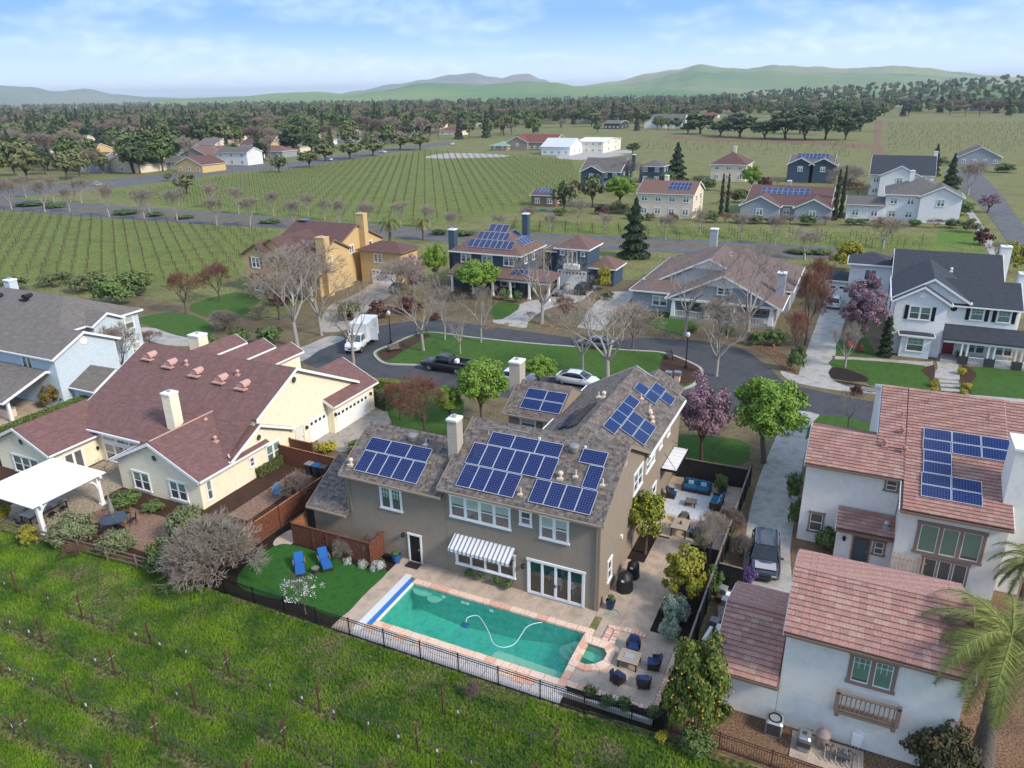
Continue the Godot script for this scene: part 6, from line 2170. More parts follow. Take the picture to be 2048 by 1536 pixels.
# body stations [z,half width,low,high]; cabin stations [z,base half width,top half width,base y,top y]; front is +z
func car(called: String,label: String,cat: String,at: Vector3,turn: float,body: Array,cabin: Array,paint: Material,o := {}) -> Node3D:
	var c := thing(called,label,cat,at,turn)
	var b := MB.new()
	var rs := []
	for s in body:
		rs.append(ring(s[0],s[1],s[2],s[3]))
	b.loft(rs)
	part(c,"body",b.mesh(),paint)
	rs = []
	var tops := []
	for s in cabin:
		rs.append([Vector3(s[1],s[3],s[0]),Vector3(lerpf(s[1],s[2],0.5) + 0.02,(s[3] + s[4]) / 2,s[0]),Vector3(s[2],s[4],s[0]),Vector3(-s[2],s[4],s[0]),Vector3(-lerpf(s[1],s[2],0.5) - 0.02,(s[3] + s[4]) / 2,s[0]),Vector3(-s[1],s[3],s[0])])
		tops.append([s[0],s[2],s[4]])
	b = MB.new()
	b.loft(rs)
	part(c,"windows",b.mesh(),o.get("glass",mats.car_glass))
	b = MB.new()
	rs = []
	for i in range(1,tops.size() - 1):
		var s: Array = tops[i]
		rs.append([Vector3(s[1] + 0.03,s[2] - 0.07,s[0]),Vector3(s[1],s[2] + 0.02,s[0]),Vector3(s[1] * 0.5,s[2] + 0.05,s[0]),Vector3(-s[1] * 0.5,s[2] + 0.05,s[0]),Vector3(-s[1],s[2] + 0.02,s[0]),Vector3(-s[1] - 0.03,s[2] - 0.07,s[0])])
	b.loft(rs)
	part(c,"roof",b.mesh(),paint)
	for i in cabin.size() - 1:  # pillars
		for sg in [-1.0,1.0]:
			var s: Array = cabin[i]; var e: Array = cabin[i + 1]
			if i == 0 or i == cabin.size() - 2:
				b = MB.new()
				b.bar(Vector3(sg * s[1],s[3],s[0]) if i == 0 else Vector3(sg * s[2],s[4],s[0]),Vector3(sg * e[2],e[4],e[0]) if i == 0 else Vector3(sg * e[1],e[3],e[0]),0.07,0.07)
				part(c,"pillar",b.mesh(),paint)
	var n := body.size() - 1
	var wr: float = o.get("wr",0.34)
	if not cache.has("wheel%.2f" % wr):
		b = MB.new()
		b.xf = Transform3D(Basis(Vector3.BACK,PI / 2),Vector3.ZERO)
		b.lathe([Vector2(wr * 0.62,-0.11),Vector2(wr * 0.95,-0.11),Vector2(wr,-0.07),Vector2(wr,0.07),Vector2(wr * 0.95,0.11),Vector2(wr * 0.62,0.11)],18)
		var m := MB.new()
		m.xf = b.xf
		m.lathe([Vector2(0,-0.1),Vector2(wr * 0.62,-0.1),Vector2(wr * 0.64,0.0),Vector2(wr * 0.62,0.1),Vector2(wr * 0.2,0.07),Vector2(0,0.08)],10)
		cache["wheel%.2f" % wr] = [b.mesh(),m.mesh()]
	for z in o.get("axles",[body[0][0] * 0.62,body[n][0] * 0.62]):
		for sg in [-1.0,1.0]:
			var w := empty(c,"wheel",Vector3(sg * (body[1][1] - 0.09),wr,z))
			part(w,"tyre",cache["wheel%.2f" % wr][0],mats.rubber)
			part(w,"rim",cache["wheel%.2f" % wr][1],mats.rim)
	for sg in [-1.0,1.0]:
		b = MB.new()
		b.box(sg * body[n][1] * 0.72 - 0.16,sg * body[n][1] * 0.72 + 0.16,body[n][3] - 0.2,body[n][3] - 0.07,body[n][0] - 0.03,body[n][0] + 0.02)
		part(c,"headlight",b.mesh(),mats.panel_frame)
		b = MB.new()
		b.box(sg * body[0][1] * 0.8 - 0.1,sg * body[0][1] * 0.8 + 0.1,body[0][3] - 0.25,body[0][3] - 0.08,body[0][0] - 0.02,body[0][0] + 0.03)
		part(c,"taillight",b.mesh(),mat("tail_red",lin(0.3,0.01,0.01),0.3))
		b = MB.new()
		var f: Array = cabin[cabin.size() - 1]
		b.cbox(sg * (f[1] + 0.14) - 0.1,sg * (f[1] + 0.14) + 0.1,f[3],f[3] + 0.14,f[0] - 0.45,f[0] - 0.35,0.03)
		part(c,"mirror",b.mesh(),paint)
	b = MB.new()
	b.box(-body[n][1] * 0.45,body[n][1] * 0.45,body[n][2] + 0.1,body[n][3] - 0.2,body[n][0] - 0.02,body[n][0] + 0.015)
	part(c,"grille",b.mesh(),mats.black_metal)
	return c
func suv(label: String,at: Vector3,turn: float,paint: Material,k := 1.0,o := {}) -> Node3D:
	var s := [[-2.35,0.8,0.4,0.95],[-2.2,0.93,0.3,1.05],[-1.0,0.97,0.25,1.06],[0.9,0.97,0.25,1.04],[1.9,0.94,0.28,0.98],[2.3,0.78,0.38,0.8]]
	var c := [[-2.25,0.86,0.62,1.02,1.1],[-1.85,0.88,0.66,1.04,1.62],[-0.6,0.9,0.7,1.05,1.7],[0.35,0.9,0.68,1.05,1.66],[1.15,0.88,0.66,1.03,1.06]]
	var n := car("parked_suv",label,"car",at,turn,s,c,paint,{"wr": 0.37})
	n.scale = Vector3.ONE * k
	return n
func sedan(label: String,at: Vector3,turn: float,paint: Material,o := {}) -> Node3D:
	var s := [[-2.35,0.72,0.42,0.9],[-2.15,0.88,0.3,1.0],[-1.1,0.92,0.22,1.0],[0.8,0.92,0.22,0.94],[1.8,0.9,0.26,0.86],[2.3,0.7,0.36,0.68]]
	var c := [[-2.0,0.78,0.58,0.97,1.02],[-1.0,0.84,0.6,0.98,1.4],[-0.1,0.85,0.62,0.97,1.45],[0.4,0.85,0.6,0.96,1.38],[1.35,0.82,0.62,0.92,0.95]]
	return car("parked_car",label,"car",at,turn,s,c,paint,o)
func paint(key: String,col: Color,metal := 0.0) -> Material:
	var m := mat(key,col,0.35,metal)
	m.clearcoat_enabled = true
	m.clearcoat = 0.8
	m.clearcoat_roughness = 0.06
	return m
func vehicles() -> void:
	var black := paint("black_paint",lin(0.012,0.013,0.016))
	var white := paint("white_paint",lin(0.66,0.68,0.7))
	var silver := paint("bonnet_reflection",lin(0.4,0.36,0.37),0.3)
	var s := suv("dark SUV with a sky reflection painted on its bonnet parked nose-out on the right-hand drive",Vector3(8.52,0.02,-9.1),0.12,paint("dark_blue_paint",lin(0.03,0.035,0.06),0.3))
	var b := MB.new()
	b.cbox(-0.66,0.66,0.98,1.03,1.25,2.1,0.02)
	part(s,"bonnet",b.mesh(),silver)  # silvery plate over the dark paint: reflection put in as colour
	for x in [-0.7,0.7]:
		b = MB.new()
		b.bar(Vector3(x,1.74,-1.8),Vector3(x,1.74,0.3),0.04,0.05)
		part(s,"roof_rail",b.mesh(),mats.rim)
	sedan("white saloon car parked at the kerb under the bare trees, behind the taupe roof",Vector3(-14.33,0.02,-35.2),PI / 2,white)
	sedan("white car mostly hidden behind the bright green tree",Vector3(-20.76,0.02,-32.98),PI / 2,white)
	suv("small white SUV parked on the drive beside the white house",Vector3(8.98,0.02,-78.63),PI,white,0.95)
	suv("black off-road vehicle parked before the slate blue house's garage",Vector3(-27.19,0.02,-72.67),PI,black,0.95)
	suv("grey car parked behind the slate blue house's columns",Vector3(-30.42,0.02,-70.38),0.2,paint("grey_paint",lin(0.16,0.17,0.18),0.3),0.9)
	sedan("black saloon car on the tan house's drive",Vector3(-55.04,0.02,-62.3),PI + 0.3,black)
	sedan("dark car half hidden by bare branches at the street edge",Vector3(-16.64,0.02,-47.65),-PI / 2,paint("grey_paint",Color.WHITE))
	for q in [["silver car driving on the wide road at the left",-243.46,-153.34,1.2],["white car driving on the wide road near the suburb trees",-228.58,-268.15,1.25],["white car farther along the wide road",-229.9,-316.25,1.3],["white van parked by the far roadside buildings",-224.18,-382.78,0.3]]:
		sedan(q[0],Vector3(q[1],0.03,q[2]),q[3],white)
	# pickup truck
	var t := car("pickup_truck","black pickup truck parked beside the grass island","truck",Vector3(-29.56,0.02,-33.39),-PI / 2 + 0.02,[[-2.95,0.9,0.55,1.05],[-2.8,0.97,0.45,1.08],[-0.9,0.98,0.42,1.1],[1.1,0.99,0.42,1.16],[2.3,0.97,0.45,1.14],[2.85,0.88,0.5,1.0]],[[-0.85,0.9,0.7,1.1,1.3],[-0.7,0.9,0.7,1.1,1.84],[0.2,0.92,0.72,1.12,1.9],[0.7,0.92,0.7,1.12,1.84],[1.35,0.9,0.7,1.12,1.16]],black,{"wr": 0.42})
	b = MB.new()
	b.box(-0.97,-0.85,1.08,1.42,-2.9,-0.9); b.box(0.85,0.97,1.08,1.42,-2.9,-0.9); b.box(-0.85,0.85,1.05,1.42,-2.95,-2.85); b.box(-0.85,0.85,1.08,1.42,-0.95,-0.88)
	part(t,"cargo_bed",b.mesh(),black)
	b = MB.new()
	b.cbox(-0.3,0.3,1.1,1.55,-1.6,-1.2,0.05)
	part(t,"load",b.mesh(),mats.white_trim)
	# box truck
	t = car("box_truck","white box truck with its side door open on the left curve of the street","truck",Vector3(-43.75,0.02,-36.67),0.25,[[0.3,0.95,0.5,1.3],[0.9,1.0,0.45,1.35],[1.9,1.0,0.45,1.35],[2.9,0.92,0.48,1.25],[3.2,0.78,0.55,1.05]],[[0.5,0.9,0.75,1.3,1.5],[0.55,0.92,0.78,1.3,2.05],[1.3,0.92,0.78,1.32,2.1],[1.5,0.92,0.76,1.32,2.0],[2.1,0.9,0.74,1.3,1.35]],white,{"wr": 0.4,"axles": [-2.2,2.2],"glass": mats.car_glass_light})
	b = MB.new()
	b.cbox(-1.15,1.15,0.8,3.2,-3.6,0.45,0.06)
	part(t,"cargo_box",b.mesh(),white)
	b = MB.new()
	b.box(1.15,2.1,0.8,2.4,-0.7,-0.62)
	part(t,"open_door",b.mesh(),white)
	b = MB.new()
	b.box(-0.9,0.9,0.45,0.8,-3.5,0.4)
	part(t,"chassis",b.mesh(),mats.black_metal)
	person(Vector3(-47.89,0.02,-44.99))
# one continuous body from tapered capsules,meshed as surface nets
func person(at: Vector3) -> void:
	var J := [[Vector3(-0.1,0.05,0.08),Vector3(-0.1,0.09,-0.04),0.045,0.05],[Vector3(-0.1,0.09,-0.04),Vector3(-0.1,0.48,0.0),0.05,0.065],[Vector3(-0.1,0.48,0.0),Vector3(-0.09,0.9,0),0.068,0.095],
		[Vector3(0.12,0.05,0.1),Vector3(0.12,0.09,-0.02),0.045,0.05],[Vector3(0.12,0.09,-0.02),Vector3(0.11,0.48,0.03),0.05,0.065],[Vector3(0.11,0.48,0.03),Vector3(0.09,0.9,0),0.068,0.095],
		[Vector3(0,0.92,0),Vector3(0,1.18,0),0.145,0.14],[Vector3(-0.1,1.38,0),Vector3(0.1,1.38,0),0.12,0.12],[Vector3(0,1.18,0),Vector3(0,1.38,0),0.14,0.13],[Vector3(0,1.4,0),Vector3(0,1.56,0.01),0.06,0.055],[Vector3(0,1.61,0.02),Vector3(0,1.68,0),0.085,0.095],
		[Vector3(-0.2,1.4,0),Vector3(-0.27,1.12,0.02),0.06,0.048],[Vector3(-0.27,1.12,0.02),Vector3(-0.25,0.87,0.12),0.045,0.036],[Vector3(0.2,1.4,0),Vector3(0.27,1.12,0.02),0.06,0.048],[Vector3(0.27,1.12,0.02),Vector3(0.25,0.87,0.12),0.045,0.036]]
	for sg in [-1.0,1.0]:
		J.append([Vector3(sg * 0.25,0.86,0.12),Vector3(sg * 0.25,0.8,0.14),0.035,0.03])
		for k in 4:
			J.append([Vector3(sg * 0.25,0.8,0.115 + k * 0.018),Vector3(sg * 0.24,0.72 + 0.01 * absf(k - 1.5),0.13 + k * 0.016),0.011,0.009])
		J.append([Vector3(sg * 0.245,0.84,0.15),Vector3(sg * 0.22,0.78,0.18),0.012,0.01])
	var cs := 0.03
	var nx := 24; var ny := 62; var nz := 16
	var org := Vector3(-0.36,-0.03,-0.2)
	var F := PackedFloat32Array()
	F.resize(nx * ny * nz)
	for i in nx:
		for j in ny:
			for k in nz:
				var p := org + Vector3(i,j,k) * cs
				var d := 1.0
				for q in J:
					var ab: Vector3 = q[1] - q[0]
					var t := clampf((p - q[0]).dot(ab) / ab.length_squared(),0,1)
					var e: float = p.distance_to(q[0] + ab * t) - lerpf(q[2],q[3],t)
					var h := clampf(0.5 + 0.5 * (d - e) / 0.03,0,1)
					d = lerpf(d,e,h) - 0.03 * h * (1 - h)
				F[(i * ny + j) * nz + k] = d
	var o := thing("person","person in dark clothes standing at the roadside behind the box truck","person",at,0.4)
	var b := MB.new()
	var V := {}
	var cell := func(i: int,j: int,k: int) -> Vector3:
		var s := Vector3.ZERO
		var n := 0
		var c8 := []
		for m in 8:
			c8.append(F[((i + (m & 1)) * ny + j + ((m >> 1) & 1)) * nz + k + ((m >> 2) & 1)])
		for e in [[0,1],[2,3],[4,5],[6,7],[0,2],[1,3],[4,6],[5,7],[0,4],[1,5],[2,6],[3,7]]:
			var a: float = c8[e[0]]
			var c: float = c8[e[1]]
			if (a < 0) != (c < 0):
				var f := a / (a - c)
				s += Vector3(e[0] & 1,(e[0] >> 1) & 1,(e[0] >> 2) & 1).lerp(Vector3(e[1] & 1,(e[1] >> 1) & 1,(e[1] >> 2) & 1),f)
				n += 1
		return org + (Vector3(i,j,k) + s / maxi(n,1)) * cs
	for i in range(1,nx - 1):
		for j in range(1,ny - 1):
			for k in range(1,nz - 1):
				var a := F[(i * ny + j) * nz + k]
				for ax in 3:
					var c := F[((i + int(ax == 0)) * ny + j + int(ax == 1)) * nz + k + int(ax == 2)]
					if (a < 0) != (c < 0):
						var u := [Vector3i(0,1,0),Vector3i(0,0,1),Vector3i(1,0,0)][ax] as Vector3i
						var w := [Vector3i(0,0,1),Vector3i(1,0,0),Vector3i(0,1,0)][ax] as Vector3i
						var P := Vector3i(i,j,k)
						var q := []
						for g in [P,P - u,P - u - w,P - w]:
							if not V.has(g):
								V[g] = cell.call(g.x,g.y,g.z)
							q.append(V[g])
						var y: float = q[0].y
						b.col = Color(0.32,0.2,0.15) if y > 1.5 or y < 0.0 or (y < 0.86 and absf(q[0].x) > 0.19) else (Color(0.012,0.012,0.016) if y < 0.92 else Color(0.02,0.02,0.025))
						var hint := Vector3(int(ax == 0),int(ax == 1),int(ax == 2)) * (1.0 if a < 0 else -1.0)
						oquad(b,q[0],q[1],q[2],q[3],hint)
	var sk := mat("clothes",Color(1,1,1),0.9)
	sk.vertex_color_use_as_albedo = true
	part(o,"body",b.mesh(),sk)
	b = MB.new()
	b.xf = Transform3D(Basis.IDENTITY,Vector3(0,1.66,-0.012))
	b.lathe([Vector2(0.1,-0.02),Vector2(0.107,0.04),Vector2(0.08,0.1),Vector2(0,0.125)],12)
	part(o,"hair",b.mesh(),mats.black_metal)
# ---------- street furniture ----------
func street_lamp(label: String,at: Vector3) -> void:
	var o := thing("street_lamp",label,"street lamp",at,0.0,"lamps of the cul-de-sac")
	var b := MB.new()
	b.lathe([Vector2(0.2,0),Vector2(0.2,0.1),Vector2(0.12,0.5),Vector2(0.07,0.6),Vector2(0.05,3.6),Vector2(0.09,3.65),Vector2(0.12,3.75),Vector2(0,3.75)],12)
	part(o,"post",b.mesh(),mats.black_metal)
	b = MB.new()
	b.lathe([Vector2(0.1,3.75),Vector2(0.2,3.9),Vector2(0.23,4.1),Vector2(0.17,4.3),Vector2(0.05,4.38)],14)
	part(o,"globe",b.mesh(),mat("lamp_globe",lin(0.75,0.75,0.75),0.4))
	b = MB.new()
	b.lathe([Vector2(0.07,4.37),Vector2(0.03,4.45),Vector2(0,4.55)],10)
	part(o,"finial",b.mesh(),mats.black_metal)
func bench(label: String,at: Vector3,turn: float) -> void:
	var o := thing("park_bench",label,"bench",at,turn,"benches on the island")
	for k in 4:
		var b := MB.new()
		b.box(-0.8,0.8,0.42,0.45,-0.22 + k * 0.12,-0.12 + k * 0.12)
		part(o,"seat_slat",b.mesh(),mats.weathered_wood)
		b = MB.new()
		b.box(-0.8,0.8,0.5 + k * 0.11,0.59 + k * 0.11,-0.28 - k * 0.02,-0.25 - k * 0.02)
		part(o,"back_slat",b.mesh(),mats.weathered_wood)
	for x in [-0.72,0.72]:
		var b := MB.new()
		b.box(x - 0.03,x + 0.03,0,0.95,-0.32,-0.26); b.box(x - 0.03,x + 0.03,0,0.62,0.2,0.26); b.box(x - 0.03,x + 0.03,0.6,0.64,-0.26,0.26)
		part(o,"leg",b.mesh(),mats.black_metal)
func street() -> void:
	flat("road",curve([[-47.12,-29.59],[-47.81,-33.72],[-47.29,-39.19],[-46.96,-44.36],[-45.09,-47.67],[-41.19,-50.57],[-34.23,-50.81],[-24.47,-50.41],[-18.34,-50.64],[-12,-53.69],[-5.31,-55.11],[-0.24,-54.01],[3.28,-49.45],[6.12,-44.43],[9.63,-43.09],[14.4,-42.17],[19.77,-42.65],[27.81,-44.07],[26.81,-36.54],[14.5,-36.13],[9.19,-36.41],[6.37,-36.82],[2.96,-34.03],[-1.34,-31.41],[-7.47,-30.13],[-15.11,-29.26],[-23.24,-28.32],[-29.74,-27.91],[-36.1,-27.7],[-39.28,-27.4],[-43.39,-28.15]],4),2,mats.asphalt)
	var isl := curve([[-40.81,-35.58],[-38.88,-33.4],[-36.98,-32.48],[-34.35,-33.21],[-26.8,-35.26],[-19.02,-35.88],[-12.09,-36.14],[-5.16,-36.86],[-2.83,-39.4],[-2.75,-43.9],[-4.53,-46.38],[-8.43,-48.59],[-12.34,-47.98],[-23.12,-46.04],[-32.02,-45.24],[-38.46,-45.15],[-40.1,-43.07],[-40.51,-38.87]],5)
	flat("island_lawn",isl,2,mats.lawn,0.1)
	kerb("island_kerb",isl,0.35,0.15,mats.concrete_pale,true)
	flat("island_bed",curve([[-40.36,-35.57],[-38.43,-33.59],[-37.51,-33.59],[-37.7,-36.26],[-37.86,-39.96],[-37.91,-43.97],[-39.64,-42.34],[-40.17,-38.36]],3),2,mats.mulch,0.115)
	flat("island_bed",curve([[-7.93,-47.81],[-4.42,-45.87],[-2.96,-43.81],[-3.17,-40.21],[-4.89,-37.9],[-6.66,-40.56]],3),2,mats.mulch,0.115)
	var C: Material = mats.concrete_pale
	flat("driveway",[[7.11,-46.83],[10.64,-46.66],[10.41,-57.8],[10.81,-71.68],[11.25,-87.94],[7.57,-84.84],[7.41,-67.77],[7.18,-54.47]],4,C)
	flat("pavement",curve([[5.13,-47.71],[7.31,-46.91],[10.69,-46.68],[14.33,-46.15],[28.91,-48.6],[28.67,-46.83],[14.36,-44.34],[10.55,-43.94],[7.54,-44.39],[6.2,-45.12]],3),5,C,0.02)
	flat("garden_path",[[10.15,-55.32],[20.31,-57.27],[20.74,-57.82],[20.66,-55.96],[19.83,-55.44],[10.17,-53.99]],4,C)
	flat("garden_path",curve([[21.28,-59.36],[23.18,-59.58],[23.2,-55.61],[23.66,-54.1],[23.31,-52.63],[22.08,-51.78],[20.57,-51.97],[20.35,-53.56],[21.06,-55.07]],4),6,C)
	for k in 4:
		flat("garden_step",[[[20.96,-51.32],[22.86,-51.63],[22.85,-50.83],[20.87,-50.47]],[[21.04,-50.07],[22.87,-50.36],[22.9,-49.6],[20.99,-49.26]],[[21.06,-48.67],[22.86,-48.97],[22.89,-48.24],[21.01,-47.89]],[[20.98,-47.28],[22.94,-47.66],[22.96,-46.8],[21.02,-46.41]]][k],6,C,0.05)
	flat("lawn",curve([[10.17,-53.99],[15.23,-55.34],[19.84,-55.62],[19.27,-53.62],[20,-52.23],[19.91,-47.88],[14.32,-46.93],[14.19,-48.8],[13.25,-50.59],[11.69,-51.16],[10.33,-51.3]],2),3,mats.lawn,0.02)
	flat("lawn",curve([[24.37,-56.98],[30.28,-58.57],[28.95,-48.9],[23.82,-48.03],[23.78,-50.9],[24.54,-53.31],[24.77,-54.9]],2),3,mats.lawn,0.02)
	flat("lawn",[[10.3,-59.82],[11.02,-66.82],[12.73,-69.94],[14.96,-56.74],[10.52,-55.66]],3,mats.lawn,0.02)
	flat("dark_bed",curve([[10.29,-51.1],[11.69,-51.16],[13.52,-49.85],[14.06,-47.77],[10.45,-47.4]],2),3,mats.dark_mulch,0.02)
	flat("dark_bed",curve([[10.79,-46.72],[11.87,-46.85],[15.29,-46.09],[14.45,-44.53],[11.93,-45.61]],2),5,mats.dark_mulch,0.02)
	flat("flower_bed",curve([[19.37,-53.67],[20.78,-56.37],[20.51,-50.8],[20.09,-47.81],[20.08,-51.76]],2),4,mats.mulch,0.03)
	flat("flower_bed",curve([[23.68,-57.58],[24.72,-55.39],[24.54,-53.31],[23.76,-50.58],[23.8,-47.88],[22.98,-51.36]],2),4,mats.mulch,0.03)
	flat("driveway",curve([[-33.28,-52.73],[-28.1,-51.81],[-28.64,-54.36],[-29.07,-59.58],[-27.89,-64.41],[-25.79,-67.71],[-26.18,-74.78],[-27.04,-77.27],[-31.89,-76.09],[-31.26,-68.72],[-33.18,-64.44],[-33.79,-60.55],[-33.18,-56.52]],3),4,C)
	flat("driveway",[[-21.55,-54.73],[-18.27,-54.37],[-18.54,-65.24],[-19.62,-76.7],[-23.65,-74.42],[-23.32,-64.77]],4,C)
	flat("driveway",curve([[-53.98,-41.49],[-51.57,-40.02],[-50.07,-41.85],[-50.62,-45.42],[-53.1,-51.32],[-54.57,-59.44],[-56.68,-66.31],[-61.95,-65.73],[-60.56,-60.11],[-60.09,-55.26],[-59.51,-50.21]],3),4,mats.pavers_mat)
	flat("driveway",curve([[-49.64,-28.54],[-47.12,-29.59],[-47.81,-33.72],[-47.64,-38.59],[-50.28,-38.89],[-50.57,-34.71],[-50.94,-31.39]],3),4,C)
	flat("driveway",curve([[6.99,-36.28],[10.09,-36.53],[9.63,-32.01],[9.52,-25.46],[9.76,-17.17],[9.91,-11.5],[10.38,-6.33],[7.94,-5.25],[7.14,-9.63],[6.62,-15.8],[6.53,-21.76],[6.75,-27.93],[6.93,-32.66]],3),4,C)
	flat("driveway",[[-27.21,-15.42],[-27.48,-11.59],[-30.18,-11.52],[-33.61,-14.73],[-34.46,-21.79],[-33.09,-23.86],[-27.62,-22.54],[-27.3,-19.32]],4,mats.pavers_mat)
	flat("front_lawn",curve([[-34.95,-26.53],[-29.05,-26.79],[-23.43,-26.46],[-21.23,-19.41],[-21.61,-14.66],[-26.02,-17.36],[-30.33,-22.09]],2),3,mats.lawn,0.02)
	flat("front_lawn",curve([[-1.85,-26.51],[3.96,-27.85],[5.16,-25.63],[4.75,-22.91],[-0.24,-20.76]],2),3,mats.lawn,0.02)
	flat("front_lawn",curve([[-81.17,-34.34],[-80.34,-38.87],[-74.66,-39.18],[-67.86,-35.83],[-64.81,-31.54],[-69.95,-31.3],[-76.63,-33.02]],3),3,mats.lawn,0.02)
	flat("front_lawn",curve([[-80.19,-43.42],[-79.38,-51.94],[-72.18,-49.79],[-67.65,-39.82],[-74.39,-39.85]],2),3,mats.lawn,0.02)
	flat("front_lawn",curve([[-37.85,-61.95],[-33.41,-62.2],[-32.52,-56.79],[-33.39,-53.74]],2),3,mats.lawn,0.02)
	flat("front_lawn",curve([[-14.82,-61.28],[-8.19,-56.62],[-6.75,-62],[-12.91,-67.51]],2),3,mats.lawn,0.02)
	flat("garden_path",curve([[-77.67,-31.83],[-72.44,-32.7],[-67.46,-32.79],[-63.46,-29.4],[-67.69,-27.65],[-74.01,-29.16]],3),4,C)
	flat("verge",curve([[10.09,-36.53],[14.5,-36.13],[14.34,-33.44],[10.76,-33.08],[9.27,-30.13]],2),3,mats.lawn,0.02)
	flat("garden_soil",[[-62.97,-41.73],[-64.66,-66.98],[-43.12,-75.43],[-20.52,-84.29],[6.78,-95],[33.33,-80.83],[27.13,-35.61],[5.17,-20.25],[-25.65,-3.37],[-48.25,-3.21],[-47.65,6.2],[-105.25,-30.3],[-95.05,-43.99]],0.4,mats.dry_bed)
	flat("garden_soil",[[-55,-9],[-24.6,-9],[-24.6,8.2],[-48,9.4],[-55,9.4]],0.8,mats.mulch)
	for q in [[[-24.3,-7],[6,-20],[6,0],[-24.3,0]],[[-24.3,0.004],[-14.02,0.004],[-14.02,7.9],[-24.4,7.9]],[[2.15,0.004],[6,0.004],[6,7.6],[2.15,7.6]],[[0.2,6.5],[2.15,6.5],[2.15,7.8],[0.2,7.8]]]:
		flat("garden_soil",q,0.7,mats.dark_mulch)
	flat("garden_soil",[[6.2,-22],[24,-22],[24,7.5],[6.2,7.5]],0.6,mats.dirt)
	street_lamp("black street lamp at the left end of the grass island",Vector3(-40.91,0.02,-39.13))
	street_lamp("black street lamp at the right end of the grass island",Vector3(-4.69,0.02,-44.31))
	bench("slatted bench at the left end of the grass island",Vector3(-38.58,0.02,-36.51) + Vector3(0,0.1,0),0.9)
	bench("slatted bench at the far edge of the island behind the left bench",Vector3(-39.07,0.02,-43.49) + Vector3(0,0.1,0),0.9)
	bench("slatted bench at the right end of the island by the bare trees",Vector3(-7.23,0.02,-46.94) + Vector3(0,0.1,0),-1.2)
	for q in [["grey mailbox cluster on a stone base at the right end of the island",-5.51,-39.55],["second smaller mailbox cluster beside the first on the island",-4.62,-39.92]]:
		var o := thing("mailbox_cluster",q[0],"mailbox",Vector3(q[1],0.1,q[2]))
		var b := MB.new()
		b.cbox(-0.28,0.28,0,0.7,-0.28,0.28,0.03)
		part(o,"base",b.mesh(),mats.flagstone)
		b = MB.new()
		b.cbox(-0.38,0.38,0.7,1.15,-0.3,0.3,0.05)
		part(o,"box",b.mesh(),mats.rim)
	var fh := thing("fire_hydrant","pinkish red fire hydrant on the stony verge by the white house's drive","fire hydrant",Vector3(3.49,0.02,-54.94))
	var hb := MB.new()
	hb.lathe([Vector2(0.16,0),Vector2(0.11,0.06),Vector2(0.11,0.5),Vector2(0.15,0.52),Vector2(0.12,0.65),Vector2(0.03,0.75),Vector2(0,0.78)],12)
	part(fh,"barrel",hb.mesh(),mat("hydrant",lin(0.4,0.08,0.08),0.6))
	for sg in [-1.0,1.0]:
		hb = MB.new()
		hb.xf = Transform3D(Basis(Vector3.BACK,-sg * PI / 2),Vector3(0,0.42,0))
		hb.lathe([Vector2(0.06,0.08),Vector2(0.06,0.18),Vector2(0,0.19)],8)
		part(fh,"nozzle",hb.mesh(),mats.hydrant)
	var rcm := mat("red_chair",lin(0.45,0.02,0.025),0.6)
	adirondack("bright red slatted garden chair facing the white house's lawn",Vector3(12.93,0.02,-58.44),0.3,rcm)
	adirondack("second red slatted garden chair behind the first, under the plum tree",Vector3(12.02,0.02,-59.08),0.9,rcm)
	# stony verge,individual cobbles
	var st := []
	var r := RandomNumberGenerator.new()
	r.seed = 77
	var band := [Vector2(0.67,-55.85),Vector2(3.52,-51.98),Vector2(5.94,-47.53),Vector2(7.1,-47.5),Vector2(5.66,-52.87),Vector2(2.35,-56.54)]
	var pg := PackedVector2Array(band)
	var bb := Rect2(pg[0],Vector2.ZERO)
	for q in pg:
		bb = bb.expand(q)
	var sb := MB.new()
	sb.lathe([Vector2(0.11,-0.03),Vector2(0.13,0.02),Vector2(0.09,0.06),Vector2(0,0.075)],6)
	for k in 1500:
		var q := Vector2(r.randf_range(bb.position.x,bb.end.x),r.randf_range(bb.position.y,bb.end.y))
		if Geometry2D.is_point_in_polygon(q,pg):
			st.append(Transform3D(Basis(Vector3.UP,r.randf() * TAU) * Basis.from_scale(Vector3(1,1,0.7) * r.randf_range(0.5,1.3)),Vector3(q.x,0.0,q.y)))
	for e in [[Vector2(-32.97,-48.36),Vector2(-30.87,-51.67)],[Vector2(-27.91,-53.38),Vector2(-21.31,-53.13)],[Vector2(-12.52,-54.38),Vector2(-0.46,-55.38)],[Vector2(-47.96,-45.21),Vector2(-42.61,-51.6)]]:
		for k in 140:
			var q: Vector2 = e[0].lerp(e[1],r.randf()) + Vector2(r.randf_range(-0.5,0.5),r.randf_range(-1.6,-0.2))
			st.append(Transform3D(Basis(Vector3.UP,r.randf() * TAU) * Basis.from_scale(Vector3(1,1,0.7) * r.randf_range(0.5,1.4)),Vector3(q.x,0.0,q.y)))
	scatter(self,"verge_stones",sb.mesh(),ground_mat("cobble",T.dirt,2.0,Color(1.0,0.96,0.92)),st)

